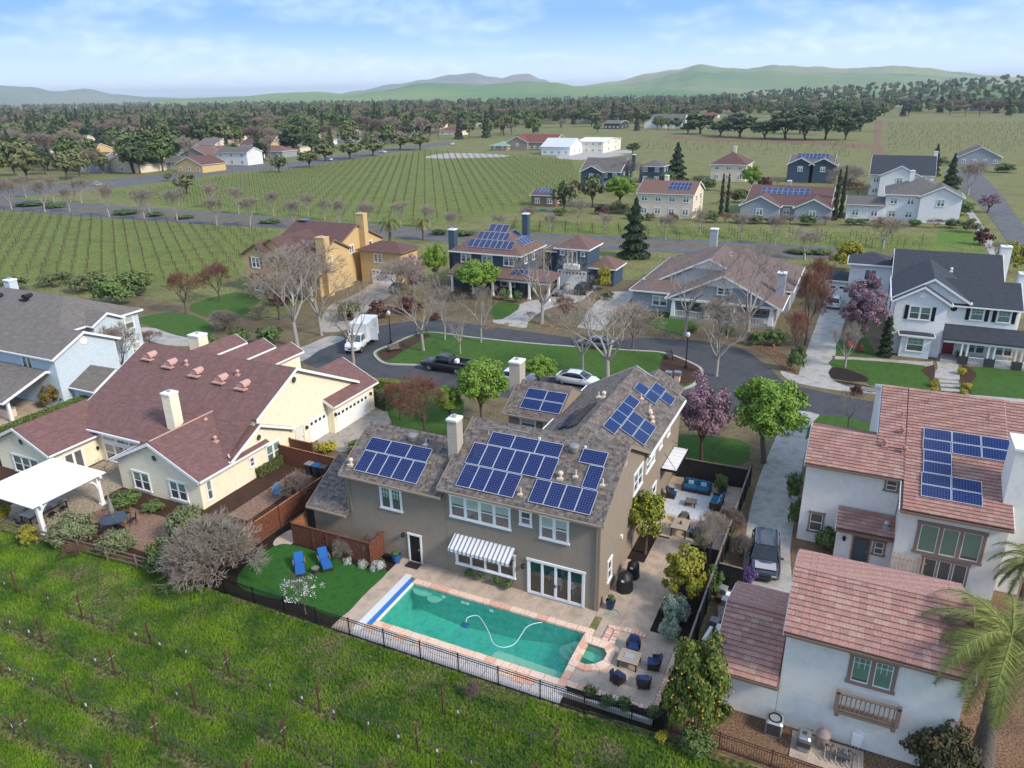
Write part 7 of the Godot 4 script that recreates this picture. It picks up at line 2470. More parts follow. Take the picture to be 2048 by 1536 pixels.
# ---------- houses across the street ----------
func wins(face: String,plane: float,list: Array,o := {}) -> void:
	for q in list:
		win(face,plane,q[0],q[1],q[2],q[3],q[4],o)
func across() -> void:
	var t: Material = mats.white_trim
	var bl := {"blind": 0.5,"bm": mats.blind_green,"grid": true}
	# white house
	house("white_house","large white two-storey house with a dark slate blue roof and black shutters",20.0,-68.0)
	var w := siding("white_siding",lin(0.74,0.74,0.73),0.2)
	var r := shingle("slate_shingle",lin(0.075,0.088,0.115),true)
	gable("z",-68.0,-59.18,15.95,21.3,18.62,8.3,0.62,w,r,t,{"r0": false})
	gable("z",-72.0,-60.3,15.9,23.2,19.55,9.05,0.62,w,r,t,{"r0": false})
	gable("x",19.6,28.3,-69.5,-60.32,-64.9,8.2,0.4,w,r,t)
	gable("x",15.9,27.6,-84.0,-69.0,-76.5,9.2,0.42,w,r,t)
	hip(10.4,15.8,-86.0,-80.8,6.0,0.42,w,r,t)
	hip(7.6,10.6,-87.0,-82.4,3.0,0.42,w,r,t)
	wins("f",-59.18,[[17.45,19.75,4.3,5.95,2]],{"blind": 0.5,"bm": mats.blind_green,"shutter": true})
	wins("f",-60.32,[[23.7,25.1,4.55,6.1,1],[26.3,27.7,4.55,6.1,1]],{"blind": 0.9,"bm": mats.blind_green,"shutter": true,"grid": true})
	round_vent("f",-59.18,18.62,7.2,0.36,t,t)
	round_vent("f",-60.3,22.0,5.75,0.45,mats.car_glass,t)
	hip(17.1,20.2,-59.16,-58.2,2.75,0.35,w,r,t,{"eave": 0.3})
	wins("f",-58.2,[[17.7,19.6,0.75,2.5,1]],bl)
	wins("r",20.2,[[-58.95,-58.4,0.75,2.4,1]],bl)
	slabpart("roof",r,[Vector3(21.35,3.9,-60.3),Vector3(31,3.9,-60.3),Vector3(31,2.85,-57.6),Vector3(21.35,2.85,-57.6)])
	boxpart("beam",t,21.4,31,2.4,2.68,-57.95,-57.75)
	boxpart("porch_floor",mats.concrete_pale,21.4,31,-0.1,0.3,-60.3,-57.7)
	for x in [23.6,26.2,28.8]:
		for k in [-0.28,0.28]:
			boxpart("column",t,x + k - 0.1,x + k + 0.1,0.3,2.4,-58.0,-57.8)
		boxpart("pedestal",mats.dark_grey,x - 0.5,x + 0.5,0.0,1.0,-57.98,-57.66)
	for x in [24.1,26.7,29.3]:
		boxpart("rail",t,x + 0.02,x + 1.58,0.88,0.95,-57.88,-57.78)
		var bb := nb()
		bb.box(0,0.05,0.3,0.88,-57.86,-57.8)
		bb = MB.new()
		bb.box(0,0.05,0.3,0.88,0,0.05)
		var bm := bb.mesh()
		for k in 11:
			part(H,"baluster",bm,t,Vector3(x + 0.06 + k * 0.14,0,-57.86) - HO)
	wins("f",-60.3,[[24.0,25.9,0.7,2.3,2],[26.8,28.6,0.7,2.3,2]],{"blind": 0.4,"bm": mats.blind_green})
	door("f",-60.3,21.5,22.9,0.3,2.5,mat("red_door",lin(0.22,0.012,0.015),0.4),t)
	wins("f",-80.8,[[12.3,14.0,3.6,5.3,2]],{"hung": false,"blind": 0.4,"bm": mats.blind_green})
	boxpart("balcony",mats.dark_grey,11.8,14.4,2.7,3.5,-80.75,-80.1)
	garage_door("f",-80.8,10.9,15.3,0.0,2.3,t,6)
	garage_door("f",-82.4,7.8,10.3,0.0,2.2,t,2)
	chimney(27.7,28.9,-78.0,-76.8,0.0,10.2,w,t)
	chimney(28.4,29.4,-66.5,-65.2,0.0,9.2,w,t)
	for q in [[22.2,-72.4],[21.9,-71.3]]:
		roof_vent(Vector3(q[0],9.2 - 0.42 * (q[1] + 76.5) + 0.03,q[1]),"hood",t)
	# grey craftsman house
	house("grey_craftsman_house","grey craftsman bungalow with a wide porch gable and brown roof behind bare trees",-5.0,-74.0)
	w = siding("grey_siding",lin(0.3,0.33,0.36),0.2)
	r = shingle("pink_brown_shingle",lin(0.33,0.225,0.2),true)
	gable("z",-80.0,-63.64,-11.8,3.1,-4.45,6.65,0.5,null,r,t,{"r0": false,"eave": 0.2})
	gable("z",-80.0,-66.4,-11.0,2.4,-4.45,6.6,0.5,w,r,null,{"r0": false,"r1": false,"eave": 0.0})
	gable("z",-80.0,-69.3,-14.4,-1.0,-7.4,7.6,0.5,w,r,t,{"r0": false})
	hip(-17.0,3.4,-88.0,-72.0,3.3,0.46,w,r,t)
	hip(-17.5,-10.0,-74.0,-66.5,2.9,0.4,w,r,t)
	var gm := nb()
	gm.quad(Vector3(-11.4,2.95,-63.7),Vector3(2.6,2.95,-63.7),Vector3(2.6,3.25,-63.7),Vector3(-11.4,3.25,-63.7))
	gm.tri(Vector3(-11.0,3.2,-63.72),Vector3(2.2,3.2,-63.72),Vector3(-4.45,6.4,-63.72))
	part(H,"gable_wall",gm.mesh(),w)
	gm = nb()
	gm.quad(Vector3(-7.2,5.0,-63.69),Vector3(-1.7,5.0,-63.69),Vector3(-4.3,6.32,-63.69),Vector3(-4.6,6.32,-63.69))
	part(H,"gable_panel",gm.mesh(),t)
	gm = nb()
	gm.quad(Vector3(-10.4,6.0,-69.27),Vector3(-4.3,6.0,-69.27),Vector3(-7.3,7.3,-69.27),Vector3(-7.5,7.3,-69.27))
	part(H,"gable_panel",gm.mesh(),t)
	boxpart("beam",t,-11.5,2.7,2.65,2.95,-63.75,-63.5)
	boxpart("porch_floor",mats.concrete_pale,-11.3,2.5,-0.1,0.4,-66.4,-63.5)
	win("f",-63.7,-5.2,-3.3,3.9,5.0,2)
	for x in [-10.9,-6.3,-2.6,2.0]:
		var cb := nb()
		cb.xf = Transform3D(Basis.IDENTITY,Vector3(x,0,-63.8) - HO)
		cb.loft([[Vector3(0.32,0.4,-0.32),Vector3(0.32,0.4,0.32),Vector3(-0.32,0.4,0.32),Vector3(-0.32,0.4,-0.32)],[Vector3(0.2,2.65,-0.2),Vector3(0.2,2.65,0.2),Vector3(-0.2,2.65,0.2),Vector3(-0.2,2.65,-0.2)]],true,false)
		part(H,"column",cb.mesh(),t)
	for q in [[-10.5,-6.7],[-2.2,1.6]]:
		boxpart("rail",t,q[0],q[1],1.15,1.23,-63.85,-63.75)
		var n := int((q[1] - q[0]) / 0.2)
		var bb := MB.new()
		bb.box(0,0.06,0.4,1.15,0,0.05)
		var bm := bb.mesh()
		for k in n:
			part(H,"baluster",bm,t,Vector3(q[0] + 0.05 + k * 0.2,0,-63.83) - HO)
	wins("f",-66.4,[[-9.6,-6.9,0.9,2.5,3],[-1.6,1.4,0.9,2.5,3]],{"trim": mats.dark_grey,"grid": true})
	wins("f",-66.5,[[-14.6,-12.4,0.8,2.3,2]],{"blind": 0.5})
	chimney(-10.3,-9.2,-84.5,-83.4,4.0,9.2,w,t)
	chimney(1.7,2.8,-70.2,-69.0,2.0,6.3,w,t)
	for q in [[-6.5,-80.0],[-6.0,-77.5],[-5.6,-75.0],[-8.0,-79.0]]:
		roof_vent(Vector3(q[0],6.55,q[1]),"hood",mats.copper_pink)
	# tan house
	house("tan_house","tan yellow two-storey house with maroon roofs and tall chimneys behind bare trees",-70.0,-62.0)
	w = stucco("tan_stucco",lin(0.6,0.42,0.2))
	r = shingle("maroon_dark",lin(0.25,0.125,0.11),true)
	var bt: Material = mats.brown_trim
	gable("z",-60.0,-53.6,-78.1,-72.2,-75.2,8.0,0.6,w,r,bt,{"r0": false})
	gable("z",-64.0,-54.8,-76.5,-69.6,-73.0,8.7,0.55,w,r,bt,{"r0": false})
	gable("x",-73.0,-64.3,-63.0,-54.85,-59.0,8.4,0.5,w,r,bt)
	gable("x",-78.0,-65.8,-74.5,-60.5,-67.3,9.4,0.46,w,r,bt)
	hip(-64.4,-56.4,-71.0,-65.9,5.5,0.4,w,r,bt)
	slabpart("porch_roof",r,[Vector3(-72.0,3.6,-54.85),Vector3(-63.6,3.6,-54.85),Vector3(-63.6,2.6,-52.0),Vector3(-72.0,2.6,-52.0)])
	for x in [-71.6,-67.8,-64.0]:
		boxpart("column",t,x - 0.12,x + 0.12,0,2.5,-52.4,-52.16)
	win("f",-53.6,-76.5,-74.8,4.0,5.7,2,{"shutter": true,"sm": bt,"grid": true})
	win("f",-53.6,-76.6,-74.5,0.3,2.3,2,{"grid": true,"called": "bay_window"})
	slabpart("bay_roof",r,[Vector3(-77.0,3.1,-53.6),Vector3(-74.0,3.1,-53.6),Vector3(-74.2,2.6,-52.9),Vector3(-76.8,2.6,-52.9)])
	round_vent("f",-53.6,-75.2,7.0,0.3,mats.dark_grey,t)
	round_vent("f",-54.8,-71.4,5.9,0.36,mats.car_glass,t)
	wins("f",-54.85,[[-69.9,-68.3,4.2,5.9,2],[-67.5,-65.9,4.2,5.9,2]],{"grid": true,"shutter": true,"sm": bt})
	wins("r",-64.3,[[-58.4,-57.6,4.3,5.9,1]],{})
	wins("r",-65.8,[[-66.2,-64.9,4.8,6.2,2],[-71.5,-70.4,4.5,6.0,1]],{})
	wins("f",-65.9,[[-61.7,-60.0,3.5,5.0,2]],{"grid": true})
	garage_door("f",-65.9,-62.2,-57.9,0.0,2.2,t,6)
	chimney(-64.9,-63.2,-56.8,-55.5,0.0,9.2,w,w)
	chimney(-66.2,-64.6,-69.0,-67.9,0.0,11.0,w,w)
	panels_side(-1.0,-71.0,9.4,0.0,[[-77.6,-75.8,-68.6,-66.6,2]],true)
	# slate blue house
	house("slate_blue_house","slate blue two-storey house with a brown hip roof, solar panels and white columned porch",-40.0,-74.0)
	w = siding("slate_siding",lin(0.035,0.068,0.105),0.2)
	r = shingle("brown_red_shingle",lin(0.32,0.18,0.15),true)
	hip(-48.3,-36.4,-78.2,-68.8,5.9,0.62,w,r,t)
	hip(-33.4,-28.2,-83.0,-77.0,5.9,0.6,w,r,t)
	hip(-36.2,-33.0,-82.0,-78.5,5.0,0.5,w,r,t)
	hip(-28.2,-24.0,-83.0,-78.0,2.9,0.6,w,r,t)
	slabpart("porch_roof",r,[Vector3(-47.6,3.9,-68.8),Vector3(-35.0,3.9,-68.8),Vector3(-35.0,2.95,-65.4),Vector3(-47.6,2.95,-65.4)])
	slabpart("porch_roof",r,[Vector3(-35.0,3.9,-70.0),Vector3(-29.8,3.5,-70.0),Vector3(-29.8,2.95,-65.4),Vector3(-35.0,2.95,-65.4)])
	boxpart("beam",t,-47.5,-29.9,2.5,2.78,-65.75,-65.5)
	for x in [-46.8,-43.0,-39.6,-36.6,-33.4,-30.2]:
		boxpart("column",t,x - 0.15,x + 0.15,0,2.5,-65.8,-65.5)
		boxpart("column_base",t,x - 0.22,x + 0.22,0,0.3,-65.87,-65.43)
	boxpart("column",t,-30.35,-30.05,0,2.9,-69.7,-69.4)
	wins("f",-68.8,[[-46.8,-44.9,4.1,5.7,2],[-43.0,-41.1,4.1,5.7,2],[-39.2,-37.3,4.1,5.7,2],[-39.8,-37.2,0.8,2.4,2],[-46.6,-44.0,0.8,2.4,2]],{"grid": true,"blind": 0.3})
	wins("r",-36.4,[[-71.6,-70.6,4.2,5.6,1],[-74.6,-73.6,4.2,5.6,1]],{})
	wins("f",-77.0,[[-31.6,-29.9,3.4,5.5,2]],{"hung": false})
	wins("f",-77.0,[[-32.9,-32.1,4.7,5.5,1],[-29.4,-28.6,4.7,5.5,1]],{})
	boxpart("balcony",t,-32.0,-29.4,2.6,3.4,-76.95,-76.2)
	door("f",-68.8,-35.6,-34.4,0.0,2.4,mats.brown_door,mats.brown_trim)
	garage_door("f",-77.0,-33.2,-28.4,0.0,2.2,t,8)
	chimney(-49.6,-48.5,-71.0,-69.9,0.0,9.0,w,t)
	chimney(-40.2,-39.2,-79.2,-78.2,6.0,10.8,w,t)
	panels_front(-68.35,5.9,0.62,[[-46.0,-38.0,-70.9,-69.3,8],[-45.0,-39.5,-72.5,-70.95,6],[-43.8,-40.4,-74.1,-72.55,3]])
	panels_side(1.0,-35.95,5.9,0.62,[[-38.6,-37.2,-76.4,-72.0,4],[-40.2,-38.7,-75.4,-74.0,1]])
	panels_front(-65.4,2.95,0.28,[[-37.2,-34.0,-68.2,-66.7,3]])
# plainer house farther away: x0,x1,front z,depth,wall height,slope,ridge ("x","z","hip"),materials
func plain(label: String,x0: float,x1: float,z: float,dep: float,h: float,s: float,kind: String,w: Material,r: Material,o := {}) -> void:
	house(o.get("called","distant_house"),label,(x0 + x1) / 2,z - dep / 2,"house",o.get("group",""))
	var t: Material = mats.white_trim
	if kind == "hip":
		hip(x0,x1,z - dep,z,h,s,w,r,t)
	elif kind == "x":
		gable("x",x0,x1,z - dep,z,z - dep / 2,h + 0.17 + s * dep / 2,s,w,r,t)
	else:
		gable("z",z - dep,z,x0,x1,(x0 + x1) / 2,h + 0.17 + s * (x1 - x0) / 2,s,w,r,t)
	var n := maxi(1,int((x1 - x0) / 3.2))
	if o.get("tiny",false):
		n = mini(n,3)
	for f in (2 if h > 4.5 else 1):
		for k in n:
			var c := lerpf(x0,x1,(k + 0.5) / n)
			win("f",z,c - 0.75,c + 0.75,0.8 + f * 3.0,2.3 + f * 3.0,2 if not o.get("tiny",false) else 1,{"blind": 0.4})
		if not o.get("tiny",false):
			for k in 2:
				win("r",x1,z - dep * (0.3 + k * 0.4) - 0.7,z - dep * (0.3 + k * 0.4) + 0.7,0.8 + f * 3.0,2.3 + f * 3.0,1)
	for g in o.get("gables",[]):  # front gables [centre,half width,forward]
		gable("z",z - dep / 2,z + g[2],g[0] - g[1],g[0] + g[1],g[0],h + 0.17 + 0.5 * g[1],0.5,w,r,t,{"r0": false})
		win("f",z + g[2],g[0] - 0.8,g[0] + 0.8,h - 2.2,h - 0.6,2,{"blind": 0.4})
	if o.has("chim"):
		chimney(o.chim - 0.5,o.chim + 0.5,z - dep * 0.55,z - dep * 0.55 + 1.0,h - 0.2,h + s * dep / 2 + 1.3,w,t)
	if o.has("pv"):
		var q: Array = o.pv
		panels_front(z + 0.4,h + 0.17 - s * 0.4,s,[[q[0],q[1],z - q[3],z - q[2],q[4]],[q[0],q[1],z - 2 * q[3] + q[2],z - q[3],q[4]]])
func second_row() -> void:
	var ws: Material = mats.white_siding
	var ru: Material = mats.maroon_dark
	var gr := shingle("grey_shingle",lin(0.26,0.235,0.22),true)
	var pk := shingle("pink_shingle",lin(0.36,0.2,0.16),true)
	var sl: Material = mats.slate_siding
	var pe := stucco("peach_stucco",lin(0.72,0.62,0.48))
	plain("white and peach two-storey house with solar panels behind the vine rows",-40.92,-27.11,-150.05,12.0,5.8,0.4,"x",pe,pk,{"chim": -35.32,"pv": [-33.76,-28.42,1.6,3.2,6]})
	plain("brown-roofed single-storey house with two front gables and long solar arrays",-15.87,3.21,-159.07,20.0,3.0,0.34,"x",mats.grey_siding,ru,{"gables": [[-12.22,4.5,3.0],[-0.18,4.0,3.0]],"pv": [-13.47,-1.9,5.0,6.7,9],"chim": -7.3})
	plain("slate blue house with a chimney half hidden by bare trees, beyond the pavilion",-73.82,-60.82,-199.08,14.0,5.6,0.5,"x",sl,gr,{"gables": [[-69.55,3.5,2.0]],"chim": -58.57})
	plain("narrow slate blue two-storey house with a grey hip roof",-60.65,-52.59,-220.78,9.0,5.6,0.4,"hip",sl,gr)
	plain("cream two-storey house with a steep maroon hip roof",-39.07,-27.42,-233.56,14.0,5.6,0.6,"hip",pe,ru,{"chim": -32.72})
	plain("blue-grey house with two front gables and solar panels below the vineyard hill",-14.17,-0.63,-238.44,12.0,5.8,0.4,"x",sl,gr,{"gables": [[-10.63,4.0,1.0],[-3.65,4.0,1.0]],"pv": [-12.47,-2.44,3.4,5.0,8]})
	plain("white two-storey house with a grey-brown hip roof beside the vine plot",15.09,29.15,-163.62,16.0,6.0,0.42,"hip",ws,gr,{"gables": [[26.4,4.2,1.5]],"chim": 20.08})
	plain("white side wing of the grey-brown hip roofed house",6.9,15.09,-163.14,9.0,3.4,0.3,"x",ws,gr)
	plain("white house with a dark slate roof standing behind the hip roofed white house",10.98,27.15,-209.59,18.0,6.0,0.5,"x",ws,mats.slate_shingle,{"gables": [[18.56,5.0,2.0]],"chim": 27.15})
	plain("tan craftsman house with a broad front gable at the far right",41.49,55.91,-317.49,16.0,3.2,0.5,"z",mats.grey_siding,gr)
	plain("open-sided pavilion roof with solar panels by the far swimming pool",-73.37,-66.08,-157.94,7.0,3.0,0.3,"x",mats.brown_trim,ru,{"pv": [-72.58,-66.96,1.0,2.4,5],"called": "pavilion"})
	# winery
	var red := shingle("red_tile_far",lin(0.38,0.12,0.09),true)
	var sto := stucco("stone_wall",lin(0.3,0.25,0.2))
	plain("stone winery building with a long red roof amid the vineyards",-168.26,-145.25,-353.63,18.0,4.2,0.4,"x",sto,red,{"gables": [[-166.35,6.0,2.0]]})
	plain("white open-fronted metal shed beside the red-roofed winery",-140.68,-125.38,-324.51,20.0,4.0,0.35,"x",mats.awning_plain,mat("metal_roof",lin(0.6,0.62,0.65),0.5,0.2))
	plain("long beige metal warehouse right of the winery",-128.6,-114.17,-342.18,30.0,5.5,0.08,"x",mats.cream_trim,mats.cream_trim)
	plain("low green-roofed shelter left of the winery",-180.31,-170.75,-347.42,12.0,2.6,0.35,"hip",sto,mat("green_roof",lin(0.2,0.3,0.22),0.6))
	plain("dark grey barn at the edge of the far vineyard",-196.4,-182.64,-590.2,25.0,4.5,0.15,"x",mats.dark_grey,gr)
	plain("white farmhouse with a broad grey roof beyond the vineyard",-162.7,-135.3,-607.48,30.0,4.5,0.4,"x",ws,gr,{"gables": [[-157.32,9.0,2.0]]})
	# far neighbourhood
	var roofs := [gr,ru,pk,mats.grey_brown_shingle,red]
	var walls := [pe,ws,mats.grey_siding,mats.cream_siding,mats.tan_stucco]
	var spots := [[-371.91,-204.16],[-355.5,-203.26],[-339.73,-202.4],[-443.73,-290.08],[-537,-318],[-545.25,-344.26],[-357.6,-231.2],[-323.27,-217.52],[-279.7,-193.29],[-287.78,-214.41],[-272,-211.56],[-249.73,-202.04],[-324.55,-239.92],[-313.46,-255.11],[-284.63,-250.47],[-258.45,-235.32],[-715.99,-492.16],[-601.82,-436.8],[-794.45,-482.45],[-425.75,-341.04],[-909.05,-692.22],[-1208.38,-776.76],[-630.2,-502.77],[-356.83,-309.9],[-318.2,-318.7],[-357.48,-380.92],[-511.89,-517.42],[-576.22,-639.27],[-454.36,-524.54],[-634.42,-782.28],[-409.36,-530.11],[-332.47,-444.18],[-278.66,-396.31],[-333.62,-539.48],[-283.69,-485.31],[-345.12,-633.33],[-340.74,-678.79],[-367.44,-784.85],[-707.39,-700.63],[-756.73,-817.66],[-790,-943.89],[-798.47,-1043.93],[-598.7,-853.42],[-500.27,-783.57],[-1402.17,-976.27],[-985.88,-861.03],[-1130.81,-1074.15],[-266.46,-731.61],[-277.69,-916.79],[-159.13,-844.78],[-196.04,-912.48],[-410.42,-257.92],[-428.59,-293.54],[-407.12,-298.43],[-446.08,-249.16],[-417.02,-249.02],[-312.53,-195.23],[-294.44,-188.99],[-352.78,-244.95],[-296.25,-212.03],[-342.13,-267.67],[-375,-305.75],[-281.13,-234.45],[-320.13,-280.12],[-342.18,-313.23],[-280.88,-263.52],[-288.82,-280.94],[-271.82,-275.32],[-286.96,-306.34],[-299,-331.35],[-314.23,-364.13],[-339.73,-412.31],[-310.21,-390.15],[-484.98,-645.62],[-427.64,-594.56],[-333.05,-492.25],[-647.96,-391.14],[-656.09,-428.53],[-829.22,-594.73],[-727.9,-566.31],[-680.19,-570.8],[-578.06,-509.23],[-544.51,-513.38],[-419.09,-397.84],[-419.6,-429.53],[-1227.13,-967.01],[-1291.73,-1088.78],[-924.4,-1055.38],[-1006.84,-1256.89],[-1042.42,-637.5],[-1682.41,-1124.31],[-1717.07,-1241.88],[-1150.63,-1172.04],[-910.29,-1241.48],[-720.6,-1090.6],[-606.2,-1026.44],[-493.96,-928.23],[-387.74,-922.62],[-367.71,-961.7],[-331.79,-1001.49],[-267.4,-995.63],[-163.74,-1073.42],[-129.32,-1225.72],[-80.92,-1342.06],[-25.27,-1475.83],[34.88,-1309.38],[81.53,-1180.29],[118.77,-1077.25]]
	var i := 0
	for p in spots:
		var wd := 13.0 + (i * 37 % 9)
		plain("house with a %s roof in the wooded neighbourhood beyond the vineyard" % ["grey","maroon","pink","brown","red"][i % 5],p[0] - wd / 2,p[0] + wd / 2,p[1],10.0 + (i * 13 % 5),5.6 if i % 3 == 0 else 3.2,0.4,["x","hip","z"][i % 3],walls[(i * 3 + 1) % 5],roofs[i % 5],{"tiny": true,"called": "suburban_house","group": "%s-roofed houses of the far neighbourhood" % ["grey","maroon","pink","brown","red"][i % 5]})
		i += 1
func fields() -> void:
	flat("parallel_road",curve([[-240.49,-109.74],[-156.13,-107.71],[-114.45,-109.92],[-75.47,-108.87],[-27.8,-114.21],[6.28,-116.42],[6.51,-112.63],[-26.17,-108.22],[-71.76,-102.55],[-110.05,-104.65],[-149.21,-101.5],[-226.15,-101]],2),3,mats.asphalt_old)
	flat("parallel_road",curve([[-256.65,-119.58],[-175.92,-118.31],[-120.27,-116.9],[-79.17,-115.15],[-30.02,-122.38],[5.8,-124.58],[6.02,-120.91],[-28.66,-117.38],[-76.45,-110.53],[-116.51,-112.39],[-169.18,-112.53],[-245.66,-112.88]],2),3,mats.asphalt_old)
	flat("median_bed",curve([[-251.04,-116.16],[-172.49,-115.37],[-118.63,-114.94],[-78.13,-113.39],[-29.41,-120.12],[18.25,-122.97],[18.18,-118.04],[-27.11,-111.66],[-74.2,-106.7],[-112.95,-108.12],[-153.29,-105.17],[-233.12,-105.24]],2),2,mats.dry_bed)
	flat("wide_road",curve([[-274.97,-130.74],[-261.95,-166.5],[-254.46,-196.36],[-255.31,-236.19],[-240.03,-253.78],[-244.55,-285.43],[-243.91,-305.77],[-247.28,-338.87],[-246.04,-392.65],[-243.3,-413.6],[-228.91,-391.24],[-228.87,-363.86],[-227.41,-309.77],[-221.79,-275.79],[-221.48,-256.03],[-218.9,-228.99],[-231.76,-211.64],[-230.11,-174.49],[-235.73,-146.4],[-248.32,-114.51]],2),3,mats.asphalt_old)
	flat("side_road",curve([[34.41,-284.98],[46.54,-288.52],[43.17,-152.52],[38.03,-115.06],[38.29,-157.22],[37.99,-208.09]],2),3,mats.asphalt_old)
	flat("pavement",curve([[34.12,-196.48],[35.53,-196.96],[35.31,-137.84],[34.46,-122.39],[33.24,-121.93],[33.77,-149.06]],2),4,mats.concrete_pale)
	flat("vineyard_field",[[-224.69,-97.27],[-147.89,-100.32],[-112.73,-100.76],[-89.13,-65.74],[-87.44,-52.33],[-130.66,-41.09]],1.5,mats.field_green)
	flat("vineyard_field",[[-228.05,-138.62],[-226.47,-206.7],[-216.4,-268.48],[-215.85,-342.03],[-115.79,-306.16],[-79.52,-224.23],[-70.6,-150.7],[-82.84,-116.75],[-121.38,-118.23],[-161.25,-119.26]],1.5,mats.field_green)
	flat("meadow",[[-120,8.2],[26,7.6],[60,20],[60,70],[-120,70]],1,mats.meadow)
	flat("grass_strip",[[-70.88,-132.78],[33.48,-145.86],[32.84,-121.77],[5.1,-121.09],[-61.75,-113.92]],1.2,mats.field_green)
	flat("green_plot",[[26.62,-154.33],[32.81,-153.88],[32.48,-136.78],[24.65,-133.85]],2.4,ground_mat("bright_grass",T.field,5.0,Color(0.75,1.0,0.45)))
	flat("dirt_track",curve([[7.43,-764.23],[13.25,-764.37],[13.2,-582.4],[12.72,-453.21],[14,-394.43],[16.42,-356.96],[9.2,-355.16],[10.63,-411.76],[8.68,-529.88]],2),2.5,mats.dirt)
	flat("dirt_track",curve([[-121.11,-510.09],[-86.41,-474.42],[-43.24,-471.46],[9.17,-431.1],[9.5,-407.77],[-39.98,-442.92],[-80.54,-444.56],[-114.18,-475.18]],2),2.4,mats.dirt)
	flat("bare_ground",curve([[-193.37,-324.98],[-162.53,-322.15],[-153.19,-308.48],[-180.59,-292.4],[-192.78,-298.49]],2),2.4,mats.concrete_pale)
	flat("bare_ground",curve([[-131.48,-320.13],[-109.88,-366.19],[-99.56,-340.77],[-111.65,-301.61]],2),2.4,mats.concrete_pale)
	flat("far_pool",[[-70.16,-153.77],[-61.41,-152.93],[-60.69,-150.36],[-69.33,-151.14]],3,mat("pool_far",lin(0.03,0.25,0.27),0.1))
	# vines: trunk with two arms tied to a wire
	var vm := MB.new()
	var r := RandomNumberGenerator.new()
	r.seed = 9
	vm.tube([Vector3(0,-0.05,0),Vector3(0.03,0.45,0),Vector3(0,0.85,0.02)],[0.045,0.035,0.03],5)
	for sg in [-1.0,1.0]:
		vm.tube([Vector3(0,0.82,0),Vector3(sg * 0.4,0.92,0.02),Vector3(sg * 0.85,0.9,-0.02)],[0.028,0.022,0.014],4)
		for k in 6:
			var x: float = sg * (0.12 + k * 0.13)
			vm.tube([Vector3(x,0.9,0),Vector3(x + r.randf_range(-0.08,0.08),1.1 + r.randf() * 0.22,r.randf_range(-0.12,0.12))],[0.01,0.005],3)
	var vmesh := vm.mesh()
	var pm := MB.new()
	pm.box(-0.035,0.035,-0.1,1.75,-0.035,0.035); pm.box(-0.03,0.03,1.66,1.7,-0.35,0.35); pm.box(-0.025,0.025,1.25,1.28,-0.25,0.25)
	var pmesh := pm.mesh()
	var vmat := mat("vine_wood",lin(0.075,0.06,0.05),0.95)
	# foreground: posts every 6 m,rows every 2.45 m
	var vines := []
	var first := true
	for j in 7:
		var z := 10.95 + j * 2.45
		var wires := MB.new()
		for y in [0.92,1.27,1.68]:
			for s in ([-0.3,0.3] if y > 1.0 else [0.0]):
				wires.bar(Vector3(-46,y,z + s),Vector3(14,y,z + s),0.008,0.008)
		var o := thing("trellis_wires","thin wires of the %s foreground vine row from the pool fence" % ["first","second","third","fourth","fifth","sixth","seventh"][j],"wires",Vector3.ZERO,0.0,"wires of the foreground vine rows")
		part(o,"wire",wires.mesh(),mats.wire)
		for k in 9:
			var x := -46.45 + k * 6.0
			if j == 0 and x < -8.0:
				continue
			var p := thing("vine_post","rusty steel vine post with crossarms in the foreground grass","post",Vector3(x + rf(-0.08,0.08),0,z + rf(-0.05,0.05)),rf(-0.1,0.1),"rusty posts of the foreground vineyard")
			part(p,"upright",pmesh,mats.rust)
			p.rotation.x = rf(-0.05,0.05)
			var g := MB.new()
			g.box(-0.03,0.03,1.18,1.22,-0.2,0.2)
			if k % 2 == j % 2:
				part(p,"pale_tag",g.mesh(),mats.panel_frame,Vector3(-0.01,0,0))
			for m in 3:
				var v := thing("grape_vine","leafless gnarled grape vine in the foreground grass","vine",Vector3(x + 1.0 + m * 1.9 + rf(-0.2,0.2),0,z + rf(-0.05,0.05)),rf(-0.2,0.2) + (PI if m % 2 else 0.0),"leafless vines of the foreground vineyard")
				part(v,"wood",vmesh,vmat)
				if rng.randf() < 0.5:
					var g2 := MB.new()
					g2.box(-0.05,0.05,0.5,0.68,0.03,0.05)
					part(v,"white_guard",g2.mesh(),mats.white_trim)
	# left vineyard and the wide middle vineyard
	var far_v := []
	var far_p := []
	var near := 0
	for q in [[[[-217.45,-95.69],[-146.59,-99.16],[-115,-99.93],[-87.46,-62.1],[-88.26,-53.11],[-132.23,-43.78]],Vector2(-132.59,-69.11),Vector2(-422.67,-294.89),2.4,3.0],[[[-209.29,-135.24],[-217.31,-197.13],[-209.58,-259.23],[-206.01,-325.54],[-114.22,-295.46],[-81.81,-220.18],[-72.62,-151.94],[-85.49,-121.13],[-122.51,-119.59],[-160.02,-121.72]],Vector2(-88.7,-126.44),Vector2(-218.72,-341.38),3.0,3.4],[[[-67.73,-129.08],[8.92,-138.65],[23.95,-138.15],[22.6,-126.66],[4,-123.9],[-62.85,-116.2]],Vector2(-29.26,-119.57),Vector2(13.79,-135.55),3.0,3.0],[[[16.47,-394.99],[73.97,-376.98],[123.12,-735.23],[16.92,-720.2]],Vector2(44.16,-401.3),Vector2(65.5,-683.91),5.0,6.0],[[[-107.31,-366.77],[5.27,-345.63],[3,-429.82],[-83.47,-429.76],[-126.42,-430.89]],Vector2(-42.8,-348.28),Vector2(-52.67,-418.3),5.0,6.0]]:
		var pg := PackedVector2Array()
		for e in q[0]:
			pg.append(Vector2(e[0],e[1]))
		var d: Vector2 = (q[2] - q[1]).normalized()
		var s := d.orthogonal()
		var c: Vector2 = q[1]
